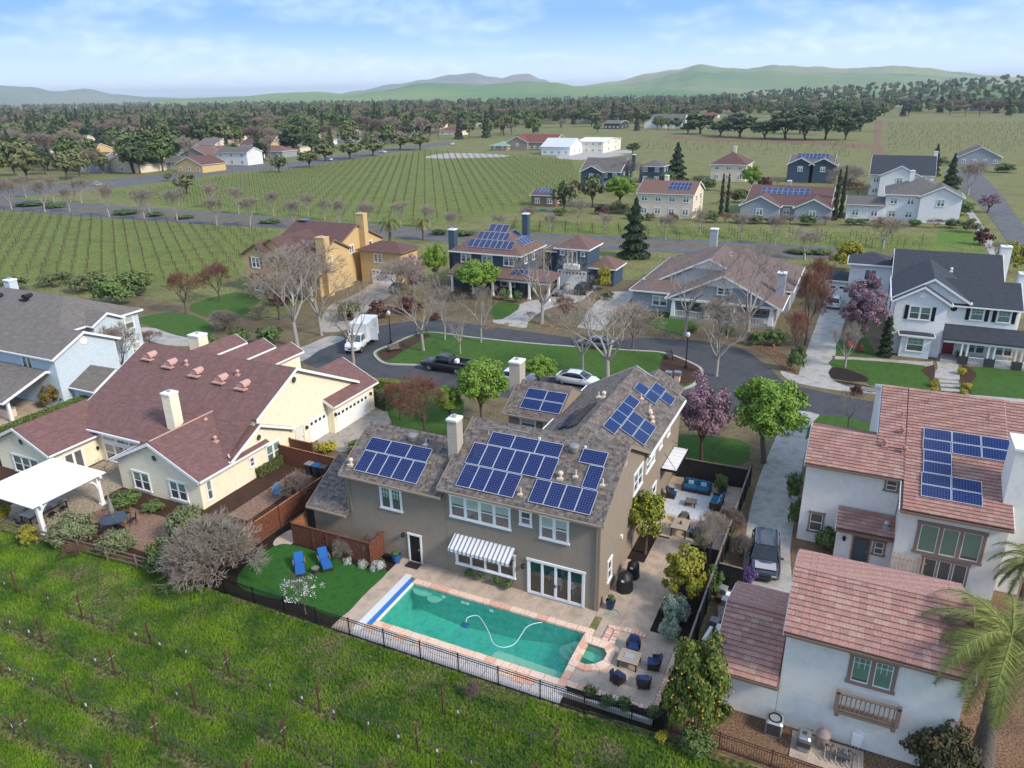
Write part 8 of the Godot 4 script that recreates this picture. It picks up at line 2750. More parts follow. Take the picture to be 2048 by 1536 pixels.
		for a in range(-130,131):
			for b in range(-140,141):
				var p: Vector2 = c + s * a * q[3] + d * b * q[4] + (s + d) * rf(-1,1) * (2.5 if q[3] > 4.0 else 0.1)
				if not Geometry2D.is_point_in_polygon(p,pg):
					continue
				var t := Transform3D(Basis(Vector3.UP,-d.angle() + (b % 2) * PI),Vector3(p.x,0,p.y))
				far_v.append(t)
				if (b + 300) % 2 == 0:
					if near < 230 and q[3] == 2.4 and b < 8:
						near += 1
						var o := thing("vine_post","rusty vine post in the vineyard beside the tan house","post",t.origin,-d.angle(),"posts of the left vineyard")
						part(o,"upright",pmesh,mats.rust)
					else:
						far_p.append(t)
	scatter(self,"distant_vines",vmesh,vmat,far_v)
	scatter(self,"distant_vine_posts",pmesh,mats.rust,far_p)
	# grass of the foreground meadow
	var tm := MB.new()
	for k in 9:
		var a := r.randf() * TAU
		var q := Vector3(cos(a),0,sin(a)) * r.randf() * 0.09
		var h := r.randf_range(0.07,0.2)
		var lean := Vector3(r.randf_range(-1,1),0,r.randf_range(-1,1)) * h * 0.6
		var s := Vector3(-sin(a),0,cos(a)) * 0.012
		tm.tri(q - s,q + s,q + lean + Vector3.UP * h)
	var gw := []
	var gc := []
	var no := FastNoiseLite.new()
	no.seed = 5
	no.frequency = 0.16
	no.fractal_octaves = 4
	for k in 150000:
		var x := r.randf_range(-52,16)
		var z := r.randf_range(8.1,25.5)
		var lane := absf(fmod(z - 10.95 + 245.0,2.45) - 1.22) / 1.22  # 1 under the vines
		var n := no.get_noise_2d(x,z)
		var dry := n * 1.7 - 0.42 + (1.05 * clampf((lane - 0.5) * 2.0,0,1) if z > 9.7 else 0.0) * clampf((z - 9.0) / 6.0,0.3,1.0) + no.get_noise_2d(x * 5.0,z * 5.0) * 0.5
		if dry > 0.5 and r.randf() < 0.8:
			continue
		var sc := r.randf_range(0.6,1.25) * (0.7 if dry > 0.2 else 1.0)
		gw.append(Transform3D(Basis(Vector3.UP,r.randf() * TAU) * Basis.from_scale(Vector3(1.2,sc,1.2)),Vector3(x,0,z)))
		var g := Color(0.05,0.155,0.006).lerp(Color(0.19,0.32,0.012),clampf(0.5 + no.get_noise_2d(x * 2.0 + 70.0,z * 2.0),0,1))
		gc.append(g.lerp(Color(0.27,0.21,0.12),clampf(dry * 1.5 + 0.12,0,0.9) * r.randf()))
	var gm := leafmat("grass_blades")
	scatter(self,"meadow_grass",tm.mesh(),gm,gw,gc)
# ---------- far land ----------
func ridge(called: String,prof: Array,dist: float,front: float,col: Color,seed_: int,rough: float) -> void:
	# prof: [x,z direction,height] along the crest,placed at their real distance
	var n := FastNoiseLite.new()
	n.seed = seed_
	n.frequency = 0.00035
	n.fractal_octaves = 5
	var b := MB.new()
	var cols := 240
	var rows := 26
	var P := []
	var cx := 11.4
	var cz := 35.8
	for i in cols + 1:
		var f := float(i) / cols * (prof.size() - 1)
		var k := mini(int(f),prof.size() - 2)
		var az: float = lerpf(prof[k][0],prof[k + 1][0],f - k)
		var h: float = lerpf(prof[k][1],prof[k + 1][1],smoothstep(0,1,f - k))
		var row := []
		for j in rows + 1:
			var g := float(j) / rows
			var d := dist * lerpf(front,1.12,g)
			var x := cx + sin(az) * d
			var z := cz - cos(az) * d
			var up := sin(clampf(g / 0.82,0,1) * PI / 2) if g < 0.82 else cos((g - 0.82) / 0.18 * PI / 2)
			var fold := (n.get_noise_2d(x,z) + 0.5 * n.get_noise_2d(x * 3,z * 3)) * rough
			row.append(Vector3(x,maxf(-5.0,h * up * (1.0 + fold * (1.0 - 0.9 * pow(up,4.0)))) - 3.0,z))
		P.append(row)
	for i in cols:
		for j in rows:
			var q := [P[i][j],P[i + 1][j],P[i + 1][j + 1],P[i][j + 1]]
			var mid: Vector3 = (q[0] + q[2]) / 2
			var pt := n.get_noise_2d(mid.x * 2.0 + 900.0,mid.z * 2.0)
			b.col = Color(col.r * (1.0 + pt * 0.9),col.g * (1.0 + pt * 0.35),col.b * (1.0 + pt * 0.3))
			oquad(b,q[0],q[1],q[2],q[3],Vector3.UP)
	var m := mat("hill_grass",Color(1,1,1),1.0)
	m.vertex_color_use_as_albedo = true
	struct(called,b.mesh(),m)
func far_land() -> void:
	ridge("mountain",[[-0.7186,5],[-0.6716,5],[-0.6230,83],[-0.5800,154],[-0.5429,209],[-0.5088,269],[-0.4841,288],[-0.4596,225],[-0.4473,207],[-0.4317,243],[-0.4163,241],[-0.3978,162],[-0.3760,71],[-0.3387,5],[-0.2893,5]],9500,0.8,Color(0.17,0.16,0.13),3,0.9)
	ridge("mountain",[[-1.0864,158],[-1.0281,186],[-1.0024,169],[-0.9756,158],[-0.9535,114],[-0.9244,129],[-0.8960,73],[-0.8609,42],[-0.8081,16]],8500,0.8,Color(0.14,0.17,0.1),4,0.8)
	ridge("hills",[[-0.4258,30],[-0.3575,69],[-0.3084,95],[-0.2663,135],[-0.2367,159],[-0.2076,189],[-0.1782,162],[-0.1494,148],[-0.1159,157],[-0.0829,149],[-0.0399,134],[0.0012,137],[0.0364,123],[0.0706,100],[0.0989,84],[0.1297,74],[0.2135,74]],6000,0.5,Color(0.19,0.22,0.1),5,1.3)
	ridge("hills",[[-0.8613,25],[-0.7636,33],[-0.7176,47],[-0.6826,50],[-0.6354,37],[-0.5988,55],[-0.5557,76],[-0.5096,71],[-0.4755,66],[-0.4257,73],[-0.3884,65],[-0.3512,49],[-0.2960,56],[-0.2477,63],[-0.1942,48],[-0.1360,24],[-0.0910,16]],4600,0.55,Color(0.11,0.19,0.06),6,1.1)
	ridge("hills",[[-0.2162,5],[-0.1577,5],[-0.1124,5],[-0.0633,13],[-0.0109,23],[0.0392,27],[0.0868,31],[0.1310,32],[0.2145,38]],2600,0.5,Color(0.13,0.19,0.06),7,0.5)
	# wooded neighbourhood: trees one can tell apart,then the far wood
	var r := RandomNumberGenerator.new()
	r.seed = 12
	var kinds := ["far_conifer","far_green","far_dark","far_olive","bare_bg","bare_bg","far_olive","far_green"]
	var names := {"far_conifer": "dark conifer among the rooftops of the far neighbourhood","far_green": "round green tree among the rooftops of the far neighbourhood","far_dark": "dark evergreen tree among the rooftops of the far neighbourhood","far_olive": "olive green tree among the rooftops of the far neighbourhood","bare_bg": "bare brownish tree among the rooftops of the far neighbourhood"}
	var edge := [[-66.0,300.0],[-59.6,322.0],[-53.5,350.0],[-48.9,365.0],[-44.4,392.0],[-41.0,398.0],[-38.5,428.0],[-34.6,475.0],[-31.0,520.0],[-26.0,560.0],[-12.0,620.0],[-11.0,900.0],[12.0,910.0]]
	for k in 300:
		var az := r.randf_range(-64.0,-30.0) if k < 205 else (r.randf_range(-30.0,-12.0) if k < 255 else r.randf_range(-11.0,10.0))
		var d0 := 300.0
		for e in edge.size() - 1:
			if az >= edge[e][0]:
				d0 = lerpf(edge[e][1],edge[e + 1][1],clampf((az - edge[e][0]) / (edge[e + 1][0] - edge[e][0]),0,1))
		var d := d0 * pow(2.6 if k < 205 else 1.6,pow(r.randf(),1.7))
		var q := Vector2(11.4 + sin(deg_to_rad(az)) * d,35.8 - cos(deg_to_rad(az)) * d)
		var key: String = kinds[r.randi() % 8]
		var h := r.randf_range(9,17) * (1.3 if key == "far_conifer" else 1.0)
		plant(key,q.x,q.y,h,h * r.randf_range(0.75,1.05) * (0.5 if key == "far_conifer" else 1.0),names[key],names[key].replace(" among","s among"))
	var where := {"far_conifer": [],"far_green": [],"far_dark": [],"far_olive": [],"bare_bg": []}
	for k in 8000:
		var az := deg_to_rad(r.randf_range(-64,14))
		var d := 620.0 * pow(7.5,pow(r.randf(),1.25))
		var key: String = kinds[r.randi() % 8]
		var x := 11.4 + sin(az) * d
		var z := 35.8 - cos(az) * d
		var y := 0.0
		if az > deg_to_rad(-14) and d > 1300:
			if d > 2600:
				continue
			y = maxf(0.0,(d - 1300) / 1300.0 * (rad_to_deg(az) + 14) * 2.1)
		if (az > deg_to_rad(-30) and d < 760) or (az > deg_to_rad(-12) and d < 1000):
			continue
		var h := r.randf_range(8,16) * (1.3 if key == "far_conifer" else 1.0)
		var e: Array = KIND[key].v[k % KIND[key].v.size()]
		var wd := h * (0.5 if key == "far_conifer" else 0.95)
		where[key].append(Transform3D(Basis(Vector3.UP,r.randf() * TAU) * Basis.from_scale(Vector3(wd / e[2],h / e[1],wd / e[2])),Vector3(x,y,z)))
	for key in where:
		var e: Array = KIND[key].v[0]
		scatter(self,"distant_woodland",e[0][1][1],e[0][1][2],where[key])

func planting() -> void:
	var rows := [
		["plane",-51.22,-33.58,13.11,12.29,"tall bare tree with pale branches at the bend before the tan house"],
		["plane",-51.47,-38.64,10.36,9.06,"bare tree with a thick pale trunk beside the tan house's drive"],
		["plane",-40.02,-30.11,10.63,8.52,"bare tree standing in front of the white box truck"],
		["plane",-35.53,-38.18,9.85,8.43,"bare tree on the island's grass beside the black pickup"],
		["plane",-35.26,-43.01,7.9,5.68,"slender bare tree on the far edge of the island"],
		["plane",-30.51,-43.86,8.12,6.23,"bare tree on the island in front of the slate blue house's garden"],
		["plane",-30.77,-38.93,5.27,4.8,"small bare tree in the middle of the island's grass"],
		["plane",-26.65,-54.4,11.57,11.36,"large white-limbed bare tree in front of the slate blue house"],
		["plane",-11.63,-37.31,9.63,12.28,"broad twiggy bare tree behind the taupe house's solar wing"],
		["plane",-15.05,-38.75,8.4,8.29,"twiggy bare tree above the white saloon car"],
		["plane",-7.57,-56.42,11.09,10.07,"bare tree before the left half of the grey craftsman porch"],
		["plane",0.21,-56.51,13.69,10.9,"tallest bare tree before the right half of the grey craftsman porch"],
		["plane",-1.11,-43.38,7.97,8.13,"bare tree at the right end of the island by the lamp"],
		["bare_round",-2.76,-54.01,6.76,6.69,"thicket-like bare tree before the middle of the craftsman porch"],
		["bare_round",-12.11,-48.49,6.27,7.23,"bare tree in the verge by the craftsman house's drive"],
		["sapling",-25.09,-67.99,4.36,3,"small bare sapling beside the black off-road vehicle"],
		["sapling",-24.06,-57.53,4.95,4.12,"slim bare tree by the slate blue house's drive"],
		["bare_round",-50.15,-55.48,7.55,8.16,"bare tree between the tan and slate blue houses"],
		["bare_red",-76.75,-39.46,6.88,5.06,"small red-brown bare tree on the lawn left of the tan house"],
		["bare_red",-76.95,-46.28,6.6,6.1,"dark purplish bare tree left of the tan house"],
		["bare_round",-61.56,-16.68,7.01,4.99,"leafless shrubby tree against the pale blue house"],
		["bare_round",-65.56,-52.43,9.28,12.98,"broad twiggy bare tree across the tan house front"],
		["bare_round",-61.63,-42.27,7.16,9.08,"low bare tree at the corner of the tan house's garden"],
		["fresh",-19.19,-22.14,6.61,5.43,"bright green leafy tree beyond the taupe house's chimneys"],
		["fresh",-17.94,-33.04,3.42,4.27,"smaller bright green tree behind the rear chimney"],
		["fresh",-21.79,-20.4,4.1,2.83,"low bright green tree at the left of the taller one"],
		["fresh",6.48,-24.15,7.83,6.62,"large fresh green tree beside the right-hand drive"],
		["plum",1.66,-22.07,8.15,4.77,"pink blossoming plum tree at the far corner of the taupe house"],
		["plum",-51.59,-61.29,6.34,5.07,"purple-pink plum tree beside the tan house's garage"],
		["plum",12.78,-57.78,9.68,5.55,"pink plum tree beside the white house's garage drive"],
		["fresh",-51.11,-67.77,6.91,4.48,"bright green tree between the tan house and the slate blue house"],
		["fresh",-40.63,-62.4,6.32,7.57,"bright green tree against the slate blue house's porch"],
		["conifer",-27.47,-101.58,11.34,6.74,"tall dark conifer behind the slate blue house"],
		["conifer",-50.06,-229.97,13.06,8.94,"dark conifer behind the white and peach house"],
		["cypress",-21.79,-158.61,10.33,1.49,"dark narrow cypress beside the white and peach house"],
		["cypress",-21.28,-164.11,9.83,1.27,"second narrow cypress beside the white and peach house"],
		["cypress",4.62,-159.67,12.08,1.65,"dark narrow cypress between two white-trimmed houses"],
		["cypress",5.77,-163.29,12.36,1.43,"taller narrow cypress right behind the other"],
		["conifer",30.72,-271.28,11.03,4.87,"dark conifer left of the pair beyond the white houses"],
		["conifer",33.24,-232.73,10.68,5.46,"dark conifer right of the pair beyond the white houses"],
		["fresh",-21.64,-205.9,8.07,7.26,"bright green tree beside the cream hip roofed house"],
		["fresh",-49.34,-162.92,8.52,9.41,"bright green tree by the far swimming pool"],
		["far_olive",-60.13,-149.63,8.25,7.79,"olive green tree by the far pavilion"],
		["far_olive",-56.35,-160.51,9.2,6.74,"tall loose green tree above the far swimming pool"],
		["golden",9.43,-103.97,5.36,6.01,"yellow-green tree behind the white house's garage"],
		["golden",34.73,-111.75,5.46,5.01,"yellow-green bushy tree at the right edge behind the white house"],
		["lemon",0.96,-7.11,4.75,3.09,"lemon tree full of fruit against the taupe side wall"],
		["golden",4.44,-3.16,3.93,2.9,"golden yellow shrub at the right of the side terrace"],
		["silver",4.47,-1.11,1.8,1.9,"larger silvery round shrub by the terrace edge"],
		["silver",4.52,0.69,1.45,1.43,"smaller silvery round shrub nearer the fire table"],
		["orange",7.41,7.29,6.18,3.42,"orange tree heavy with fruit at the corner of the terrace"],
		["palm",19.77,3.47,8.26,7.32,"tall feathery palm tree at the lower right corner"],
		["palm_small",22.76,-9.23,4.87,4.35,"second palm partly out of frame at the right edge"],
		["flowering",17.93,5.04,3.57,3.36,"dark shrub with red flowers against the white garage"],
		["lavender",7.8,-6.59,1.26,1.28,"purple flowering bush beside the dark SUV"],
		["bare_bush",-24.04,6.58,4.58,7.17,"wide grey leafless shrub overhanging the turf and the neighbour's fence"],
		["bare_bush",-25.14,-2.76,3.05,2.68,"reddish leafless shrub left of the taupe house's low roof"],
		["willow_bush",-36.54,7.88,2.27,3.37,"grey-green bush nearest the black round table's left"],
		["willow_bush",-32.47,7.44,1.83,2.6,"grey-green bush in front of the black round table"],
		["willow_bush",-29.09,4.61,3.06,3.17,"olive bush behind the wide leafless shrub"],
		["shrub_dark",-27.8,7.93,2.54,2.31,"dark green bush at the rail fence beside the leafless shrub"],
		["golden",-39.16,9.37,1.65,1.42,"small mustard yellow bush by the pergola"],
		["yellow_low",-44.27,7.96,1.3,1.13,"low yellow-green clump left of the pergola"],
		["shrub_dark",-37.57,2.65,1.11,2.72,"dark green shrub under the yellow house's left front window"],
		["shrub_dark",-34.9,2.46,0.88,1.91,"dark green shrub between the yellow house's front windows"],
		["sapling",-43.92,-0.42,1.42,1.48,"small straw-coloured sapling in the yellow house's courtyard"],
		["bare_red",-34.5,9.19,1.33,2.06,"pinkish leafless shrub at the rail fence"],
		["blossom",-16.18,7.44,2.66,2.72,"small blossoming tree with white flowers behind the iron fence"],
		["bronze",-61.67,-8.53,2.61,3.08,"bronze leafed tree beside the pale blue house's patio"],
		["bare_red",-22.83,-17.53,6.19,5.48,"rust-brown bare tree between the yellow and taupe houses"],
		["bare_red",-26.85,-19.51,4.17,4.33,"rust-brown bare shrub beside the paved drive"],
		["shrub_dark",-26.45,-12.04,1.22,1.99,"dark green shrub at the taupe house's left corner"],
		["yellow_low",-29.12,-10.89,0.98,1.99,"pale yellow grassy clump by the reddish gate"],
		["shrub_low",-8.73,0.13,0.78,0.65,"small evergreen shrub at the left under the striped awning"],
		["shrub_low",-8.01,0.1,0.7,0.71,"small evergreen shrub second under the striped awning"],
		["shrub_low",-6.69,0.21,0.77,0.77,"small evergreen shrub third under the striped awning"],
		["shrub_low",-5.86,0.3,0.84,0.76,"small evergreen shrub at the right under the striped awning"],
		["alyssum",-17.05,2.09,0.52,0.74,"white flower mound leftmost before the board enclosure"],
		["alyssum",-15.85,2,0.56,0.87,"white flower mound second before the board enclosure"],
		["alyssum",-14.7,1.86,0.87,1.13,"largest white flower mound by the blue pot"],
		["bare_bush",-15.9,1.01,2.22,1.35,"brown climber on the end of the board enclosure"],
		["bare_bush",-17.64,1.58,1.8,1.7,"brown climber on the middle of the board enclosure"],
		["shrub_dark",4.08,-17.57,1.77,1.17,"leafy plant beside the teal sofas"],
		["bare_round",5.16,-8.12,3.87,2.49,"small bare tree with orange leaves by the side fence"],
		["shrub_dark",6.04,-4.41,2.23,1.24,"dark green climber along the side fence by the golden shrub"],
		["shrub_olive",4.3,-9.03,1.6,1.37,"olive shrub near the weathered dining table"],
		["bare_bush",5.74,-11.35,2.63,2.1,"reddish bare shrub along the far side of the dark fence"],
		["bare_bush",6.99,-8.93,2.34,1.67,"bare shrub beside the dark SUV"],
		["shrub_low",1.88,6.76,0.83,0.78,"spiky green plant behind the iron fence"],
		["shrub_low",2.88,6.88,0.73,0.93,"bluish green plant behind the iron fence"],
		["shrub_low",3.68,6.88,0.82,0.92,"round green plant behind the iron fence"],
		["shrub_low",5.36,6.84,0.97,0.9,"dark green plant at the right end of the iron fence"],
		["yellow_low",5.94,7.88,0.51,0.73,"yellow flowering clump outside the iron fence's corner"],
		["shrub_dark",7.58,7.86,1.26,1.91,"dark shrub beneath the orange tree outside the fence"],
		["bare_bush",-3.68,9.36,1.26,0.78,"dry brown shrub in the grass below the pool fence"],
		["shrub_dark",12.09,-12.45,1.79,1.7,"dark shrub at the corner of the white stucco house"],
		["shrub_dark",9.97,-14.26,2.86,1.42,"dark hedge plant along the right-hand drive"],
		["shrub_dark",9.36,-18.6,2.59,1.37,"dark hedge plant farther along the right-hand drive"],
		["sapling",12.65,-33.65,4.45,3.18,"slender bare tree with reddish leaves on the verge"],
		["red_low",13.07,-43.35,1.21,1.43,"dark red round shrub across the road from the verge tree"],
		["red_low",20.81,-45.89,0.71,1.32,"dark red shrub peeping over the tile roof"],
		["yellow_low",20.42,-48.87,0.79,1.05,"yellow flower clump at the left of the white house's steps, upper"],
		["yellow_low",20.42,-47.04,0.66,1.03,"yellow-green clump at the left of the white house's steps, lower"],
		["yellow_low",23.21,-49.43,0.78,1.14,"yellow flower clump at the right of the white house's steps, upper"],
		["yellow_low",23.07,-47.57,0.66,1.02,"yellow-green clump at the right of the white house's steps, lower"],
		["yellow_low",23.29,-54.28,0.82,1.2,"yellow flower clump by the white house's path"],
		["shrub_dark",23.38,-58.92,1.45,1.03,"round clipped shrub in a pot by the red door"],
		["cypress",15.64,-57.6,4.99,1.98,"broad dark columnar evergreen at the white house's left corner"],
		["bare_far",11.67,-51.68,5,4.47,"white-barked bare tree leaning over the white house's drive"],
		["bare_red",6.84,-58.39,10.55,4.82,"tall rust-brown bare hedge tree beside the craftsman house"],
		["bare_red",6.71,-75.42,8.57,4.21,"rust-brown bare hedge tree farther back beside the craftsman house"],
		["bare_red",6.28,-52.18,6.6,3.44,"rust-brown bare hedge tree nearest the street by the drive"],
		["shrub_dark",6.65,-48.35,3.06,2.22,"dark green shrub where the white house's drive meets the street"],
		["shrub_dark",3.2,-56.89,2.25,2.76,"dark green shrub by the craftsman's right porch corner"],
		["shrub_dark",1.23,-56.08,1.93,2.21,"dark green shrub before the craftsman's right porch"],
		["shrub_dark",-6.95,-58.29,1.15,1.56,"dark green shrub before the craftsman's left porch"],
		["shrub_dark",-91.15,-39.02,5.06,6.85,"large dark green bush behind the pale blue house"],
		["shrub_dark",-93.12,-44.76,4.08,5.6,"second large dark green bush behind the pale blue house"],
		["shrub_olive",-103.53,-44.14,2.94,6.61,"olive bush at the vineyard's edge behind the pale blue house"],
		["shrub_olive",-112.51,-44.3,2.17,5.96,"olive bush beyond the pale blue house's roof"],
		["shrub_olive",-115.59,-39.36,2.37,4.99,"olive bush at the far left vineyard edge"],
		["bare_bush",-65.36,-35.6,3.16,4.73,"grey shrub in the garden behind the maroon roof"],
		["shrub_dark",-55.05,-32.87,2.65,3.8,"dark green shrub at the foot of the tall bare tree"],
		["shrub_olive",-52.34,-46.04,2.89,4.2,"olive shrub beside the tan house's drive"],
		["red_low",-49.11,-48.7,2.56,4.24,"brownish shrub border along the tan house's drive"],
		["red_low",-46.52,-52.53,2.6,4.33,"brownish shrub border before the slate blue house"],
		["shrub_dark",-36.72,-63.96,1.95,1.83,"dark green shrub by the slate blue house's porch columns"],
		["shrub_dark",-34.34,-63.35,1.93,1.65,"second dark green shrub by the slate blue house's porch columns"],
		["golden",-24.93,-75.28,4.02,2.85,"yellow flowering shrub beside the slate blue garage"],
		["palm_small",-78.4,-95.26,5.71,6.26,"shaggy palm by the road behind the tan house"],
		["palm_small",-74.61,-102.73,4.81,5.38,"second shaggy palm by the road"],
		["bare_far",15.22,-126.5,6.65,9.69,"bare tree in the vine plot behind the white house"],
		["bare_far",2.3,-110.07,5.93,8.21,"white bare tree by the parallel road behind the craftsman"],
		["plum",38.59,-184.11,4.84,5.55,"pink blossoming tree by the side road at the right"],
		["bare_far",37.06,-219.02,9.69,10,"white bare tree beside the side road"],
		["bare_round",5.44,-197.16,10.12,12.51,"pinkish bare tree right of the blue-grey gabled house"],
		["bare_round",-61.26,-206.63,10.18,12.97,"pinkish bare tree before the far slate blue house"],
		["far_dark",-98.36,-341.06,5.46,7.95,"round dark oak right of the winery"],
		["bare_red",-24.38,-57.4,3.56,4.13,"reddish leafless hedge along the slate blue house's fence"],
		["shrub_olive",12.36,-83.59,4.14,2.95,"green shrub beside the white house's garage"],
	]
	for q in rows:
		plant(q[0],q[1],q[2],q[3],q[4],q[5],"",0.0)
	plant("shrub_low",0.62,-0.55,0.5,0.6,"green plant growing in the navy pot","",0.54)
	plant("shrub_low",-14.05,0.62,0.35,0.7,"red and green plant growing in the blue pot","",0.6)
	plant("shrub_dark",4.25,-17.35,1.2,1.0,"bushy green plant growing in the dark pot","",0.5)
	var fr := MB.new()
	fr.lathe([Vector2(0,-0.045),Vector2(0.032,-0.032),Vector2(0.045,0),Vector2(0.032,0.032),Vector2(0,0.045)],7)
	var fm := fr.mesh()
	for q in [[7.41,7.29,6.18,3.42,mat("orange_peel",lin(0.72,0.3,0.01),0.5),"orange_fruit",60,1.0],[0.96,-7.11,4.75,3.09,mat("lemon_peel",lin(0.75,0.52,0.02),0.5),"lemon_fruit",80,0.9]]:
		var at := []
		for k in q[6]:
			var d := rdir(rng)
			at.append(Transform3D(Basis.IDENTITY,Vector3(q[0],q[2] * (0.62 if q[7] < 1.0 else 0.52),q[1]) + d * Vector3(q[3] / 2,q[2] * 0.34,q[3] / 2) * rf(0.86,1.0)))
		scatter(self,q[5],fm,q[4],at)
	var lab := "bare pale tree in the row along the parallel road"
	for q in [[-212.27,-101.57,9.78,7.87],[-198.72,-102.23,9.43,7.7],[-235.43,-121.36,7.97,6.43],[-215.57,-116.98,8.93,6.88],[-204.83,-118.3,8.37,7.54],[-172.17,-102.04,9.61,7.96],[-158.46,-101.59,8.85,7.73],[-147.98,-102.78,8.83,7.61],[-133.86,-102.14,7.49,6.76],[-124.14,-103.31,7.5,6.65],[-157.78,-124.56,7.48,6.38],[-142.08,-118.17,7.61,6.03],[-130.35,-118.61,6.95,5.91],[-120.35,-120.35,6.36,5.19],[-112.28,-105.33,7.15,5.95],[-103.58,-111.51,6.74,6.01],[-93.04,-107.94,7.28,5.76],[-90.5,-117.77,5.92,5.41],[-81.71,-117.15,5.8,5.88],[-70.24,-107.52,5.94,5.45],[-59.15,-123.15,5.45,5.75],[-50.51,-133.71,6.19,7.11],[-26.32,-120.66,5.72,5.24],[-20.73,-129.01,5.88,4.86],[-11.98,-127.2,6.01,5.23],[-4.43,-122.96,6.47,5.01],[-168.37,-111.83,6.74,5.5],[-190.69,-104.04,7.49,6.26],[-113,-117.78,5.59,5.05],[-61.75,-113.92,4.93,4.42],[-52.51,-120.67,4.43,4.48],[-40.38,-123.1,4.69,4.95]]:
		plant("bare_far",q[0],q[1],q[2],q[3],lab,"bare trees along the parallel road")
	for q in [[-215.4,-109.06,1.46,8.95],[-204.7,-109.46,1.44,7.33],[-172.81,-107.39,1.21,8.22],[-161.57,-107.6,1.06,5.36],[-150.11,-107.17,0.9,5.23],[-123.26,-109.16,0.99,6.24],[-75.05,-110.37,1.12,4.5],[-69.11,-111.21,1.11,5.57],[-63.29,-112.03,0.88,4.42],[0.94,-116.4,0.96,5.74],[4.5,-116.74,0.95,4.75]]:
		plant("shrub_dark",q[0],q[1],q[2],q[3],"low evergreen shrub in the median of the parallel road","median shrubs")
	for q in [[-103.49,-525.71,13.34,24.7],[-85.41,-503.25,10.17,20.15],[-69.9,-488.32,13.14,25.83],[-52.57,-474.99,11.2,21.77],[-40.92,-477.05,16.33,24.67],[-28.54,-469.05,14.24,24.07],[-17.4,-471.08,17.5,20.9],[-6.38,-473.09,13.51,17.84],[-1.08,-580.64,14.13,21.39],[-112.07,-524.46,7.74,14.21],[2.97,-730.22,12.42,22],[-86.65,-570.04,13.05,22.41],[-37.47,-535.33,17.02,23.82],[-14.25,-579.01,19.25,21.51]]:
		plant("far_dark",q[0],q[1],q[2],q[3],"dark oak in the grove above the vineyard slope","oaks of the grove")
	for q in [[-191.42,-146.45,6.82,8.16],[-231.09,-174.19,3.13,3.8],[-211.07,-213.33,6.95,8.25],[-213.39,-235.3,7.37,10.96],[-223.65,-278.3,8.94,14.76],[-228.7,-265.23,8.5,12],[-223.46,-297.22,9.07,14.11],[-233.19,-338.08,9.41,14.11],[-221.59,-340.72,10.15,14.02]]:
		plant("far_olive",q[0],q[1],q[2],q[3],"olive green roadside tree along the wide road","trees along the wide road")
	var sl := ["shrub_dark","shrub_olive","red_low","bare_round","shrub_dark","bare_red"]
	var i := 0
	for q in [[-40.62,-145.19,2.18,3.69],[-36.21,-145.13,1.8,3.16],[-30.94,-146.21,1.91,3.63],[-25.49,-148.95,2.39,3.63],[-21.97,-146.26,2.92,4.03],[-18.69,-147.44,2.34,4.26],[-15.3,-147.89,1.86,4],[-11.95,-148.33,1.97,4.21],[-8.18,-149.68,1.96,4.2],[-4.36,-150.3,2.29,4.64],[-0.53,-150.19,2.5,4.6],[3.15,-151.52,2.27,4.13],[8.37,-153.4,1.59,2.98],[10.97,-154.34,1.58,3.43],[14.61,-154.19,2.02,3.85],[18.19,-154.77,1.45,3.38],[21.77,-156.78,1.56,3.39],[25.69,-155.37,2.2,3.99],[29.19,-156.64,2.19,3.76],[-47.27,-154.12,3.18,5.18],[-50.11,-150.42,2.52,4.62],[-56.44,-150.92,2.56,4.43],[-59.8,-145.24,1.89,3.84],[-68.8,-146.61,1.68,3.94],[-34.17,-208.38,3.81,4.7],[-39.19,-213.66,3.91,4.83],[-19.11,-220.06,3.56,5.41],[-15.92,-225.33,3.13,4.84],[4.31,-223.44,4.21,6.19],[8.45,-203.76,4.86,5.7],[-49.94,-217.53,4.82,5.97],[-52.54,-205.2,3.57,5.75],[-72.95,-189.18,3.8,6.24],[-52.22,-187.17,3.93,5.38],[-20.91,-182.89,4.06,5.55],[-23.61,-178.83,3.76,4.11],[32.71,-177.77,3.58,4.86],[32.16,-151.67,3.18,3.85],[33.1,-137.02,3.43,3.94],[33.65,-122.08,3.61,3.6],[34.47,-237.14,3.75,6.18],[44.94,-288.05,3.48,7.22],[54.54,-290.86,3.46,7.9],[35.27,-315.99,3.44,5.97],[-52.34,-46.04,1.82,2.1],[-56.06,-48.68,1.87,2.18],[-15.66,-72.38,1.93,1.96],[-15.01,-75.85,1.58,2],[-25.15,-82.48,2.54,2.5],[-22.28,-69.74,1.55,1.96],[-67.2,-48.64,2.33,3.77],[-64.3,-41.18,2.19,3.53],[-58.64,-31.38,2.33,3.17],[-69.51,-26.9,2.01,3.19],[-60.71,-28.39,1.64,2.5],[-37.06,-25.32,1.46,2.18],[-41.19,-50.57,1.09,1.81],[-28.87,-55.57,1.29,1.8],[-17.04,-60.37,1.57,2.07],[-12.93,-59.49,1.26,1.61],[-2.52,-58.49,1.47,1.66],[4.32,-57.36,1.8,1.84],[6.03,-94.71,2.91,2.46]]:
		plant(sl[i % 6],q[0],q[1],q[2],q[3],["dark green","olive green","reddish","bare twiggy","dark green","rust-brown bare"][i % 6] + " garden shrub among the houses across the street","garden shrubs across the street, " + sl[i % 6])
		i += 1
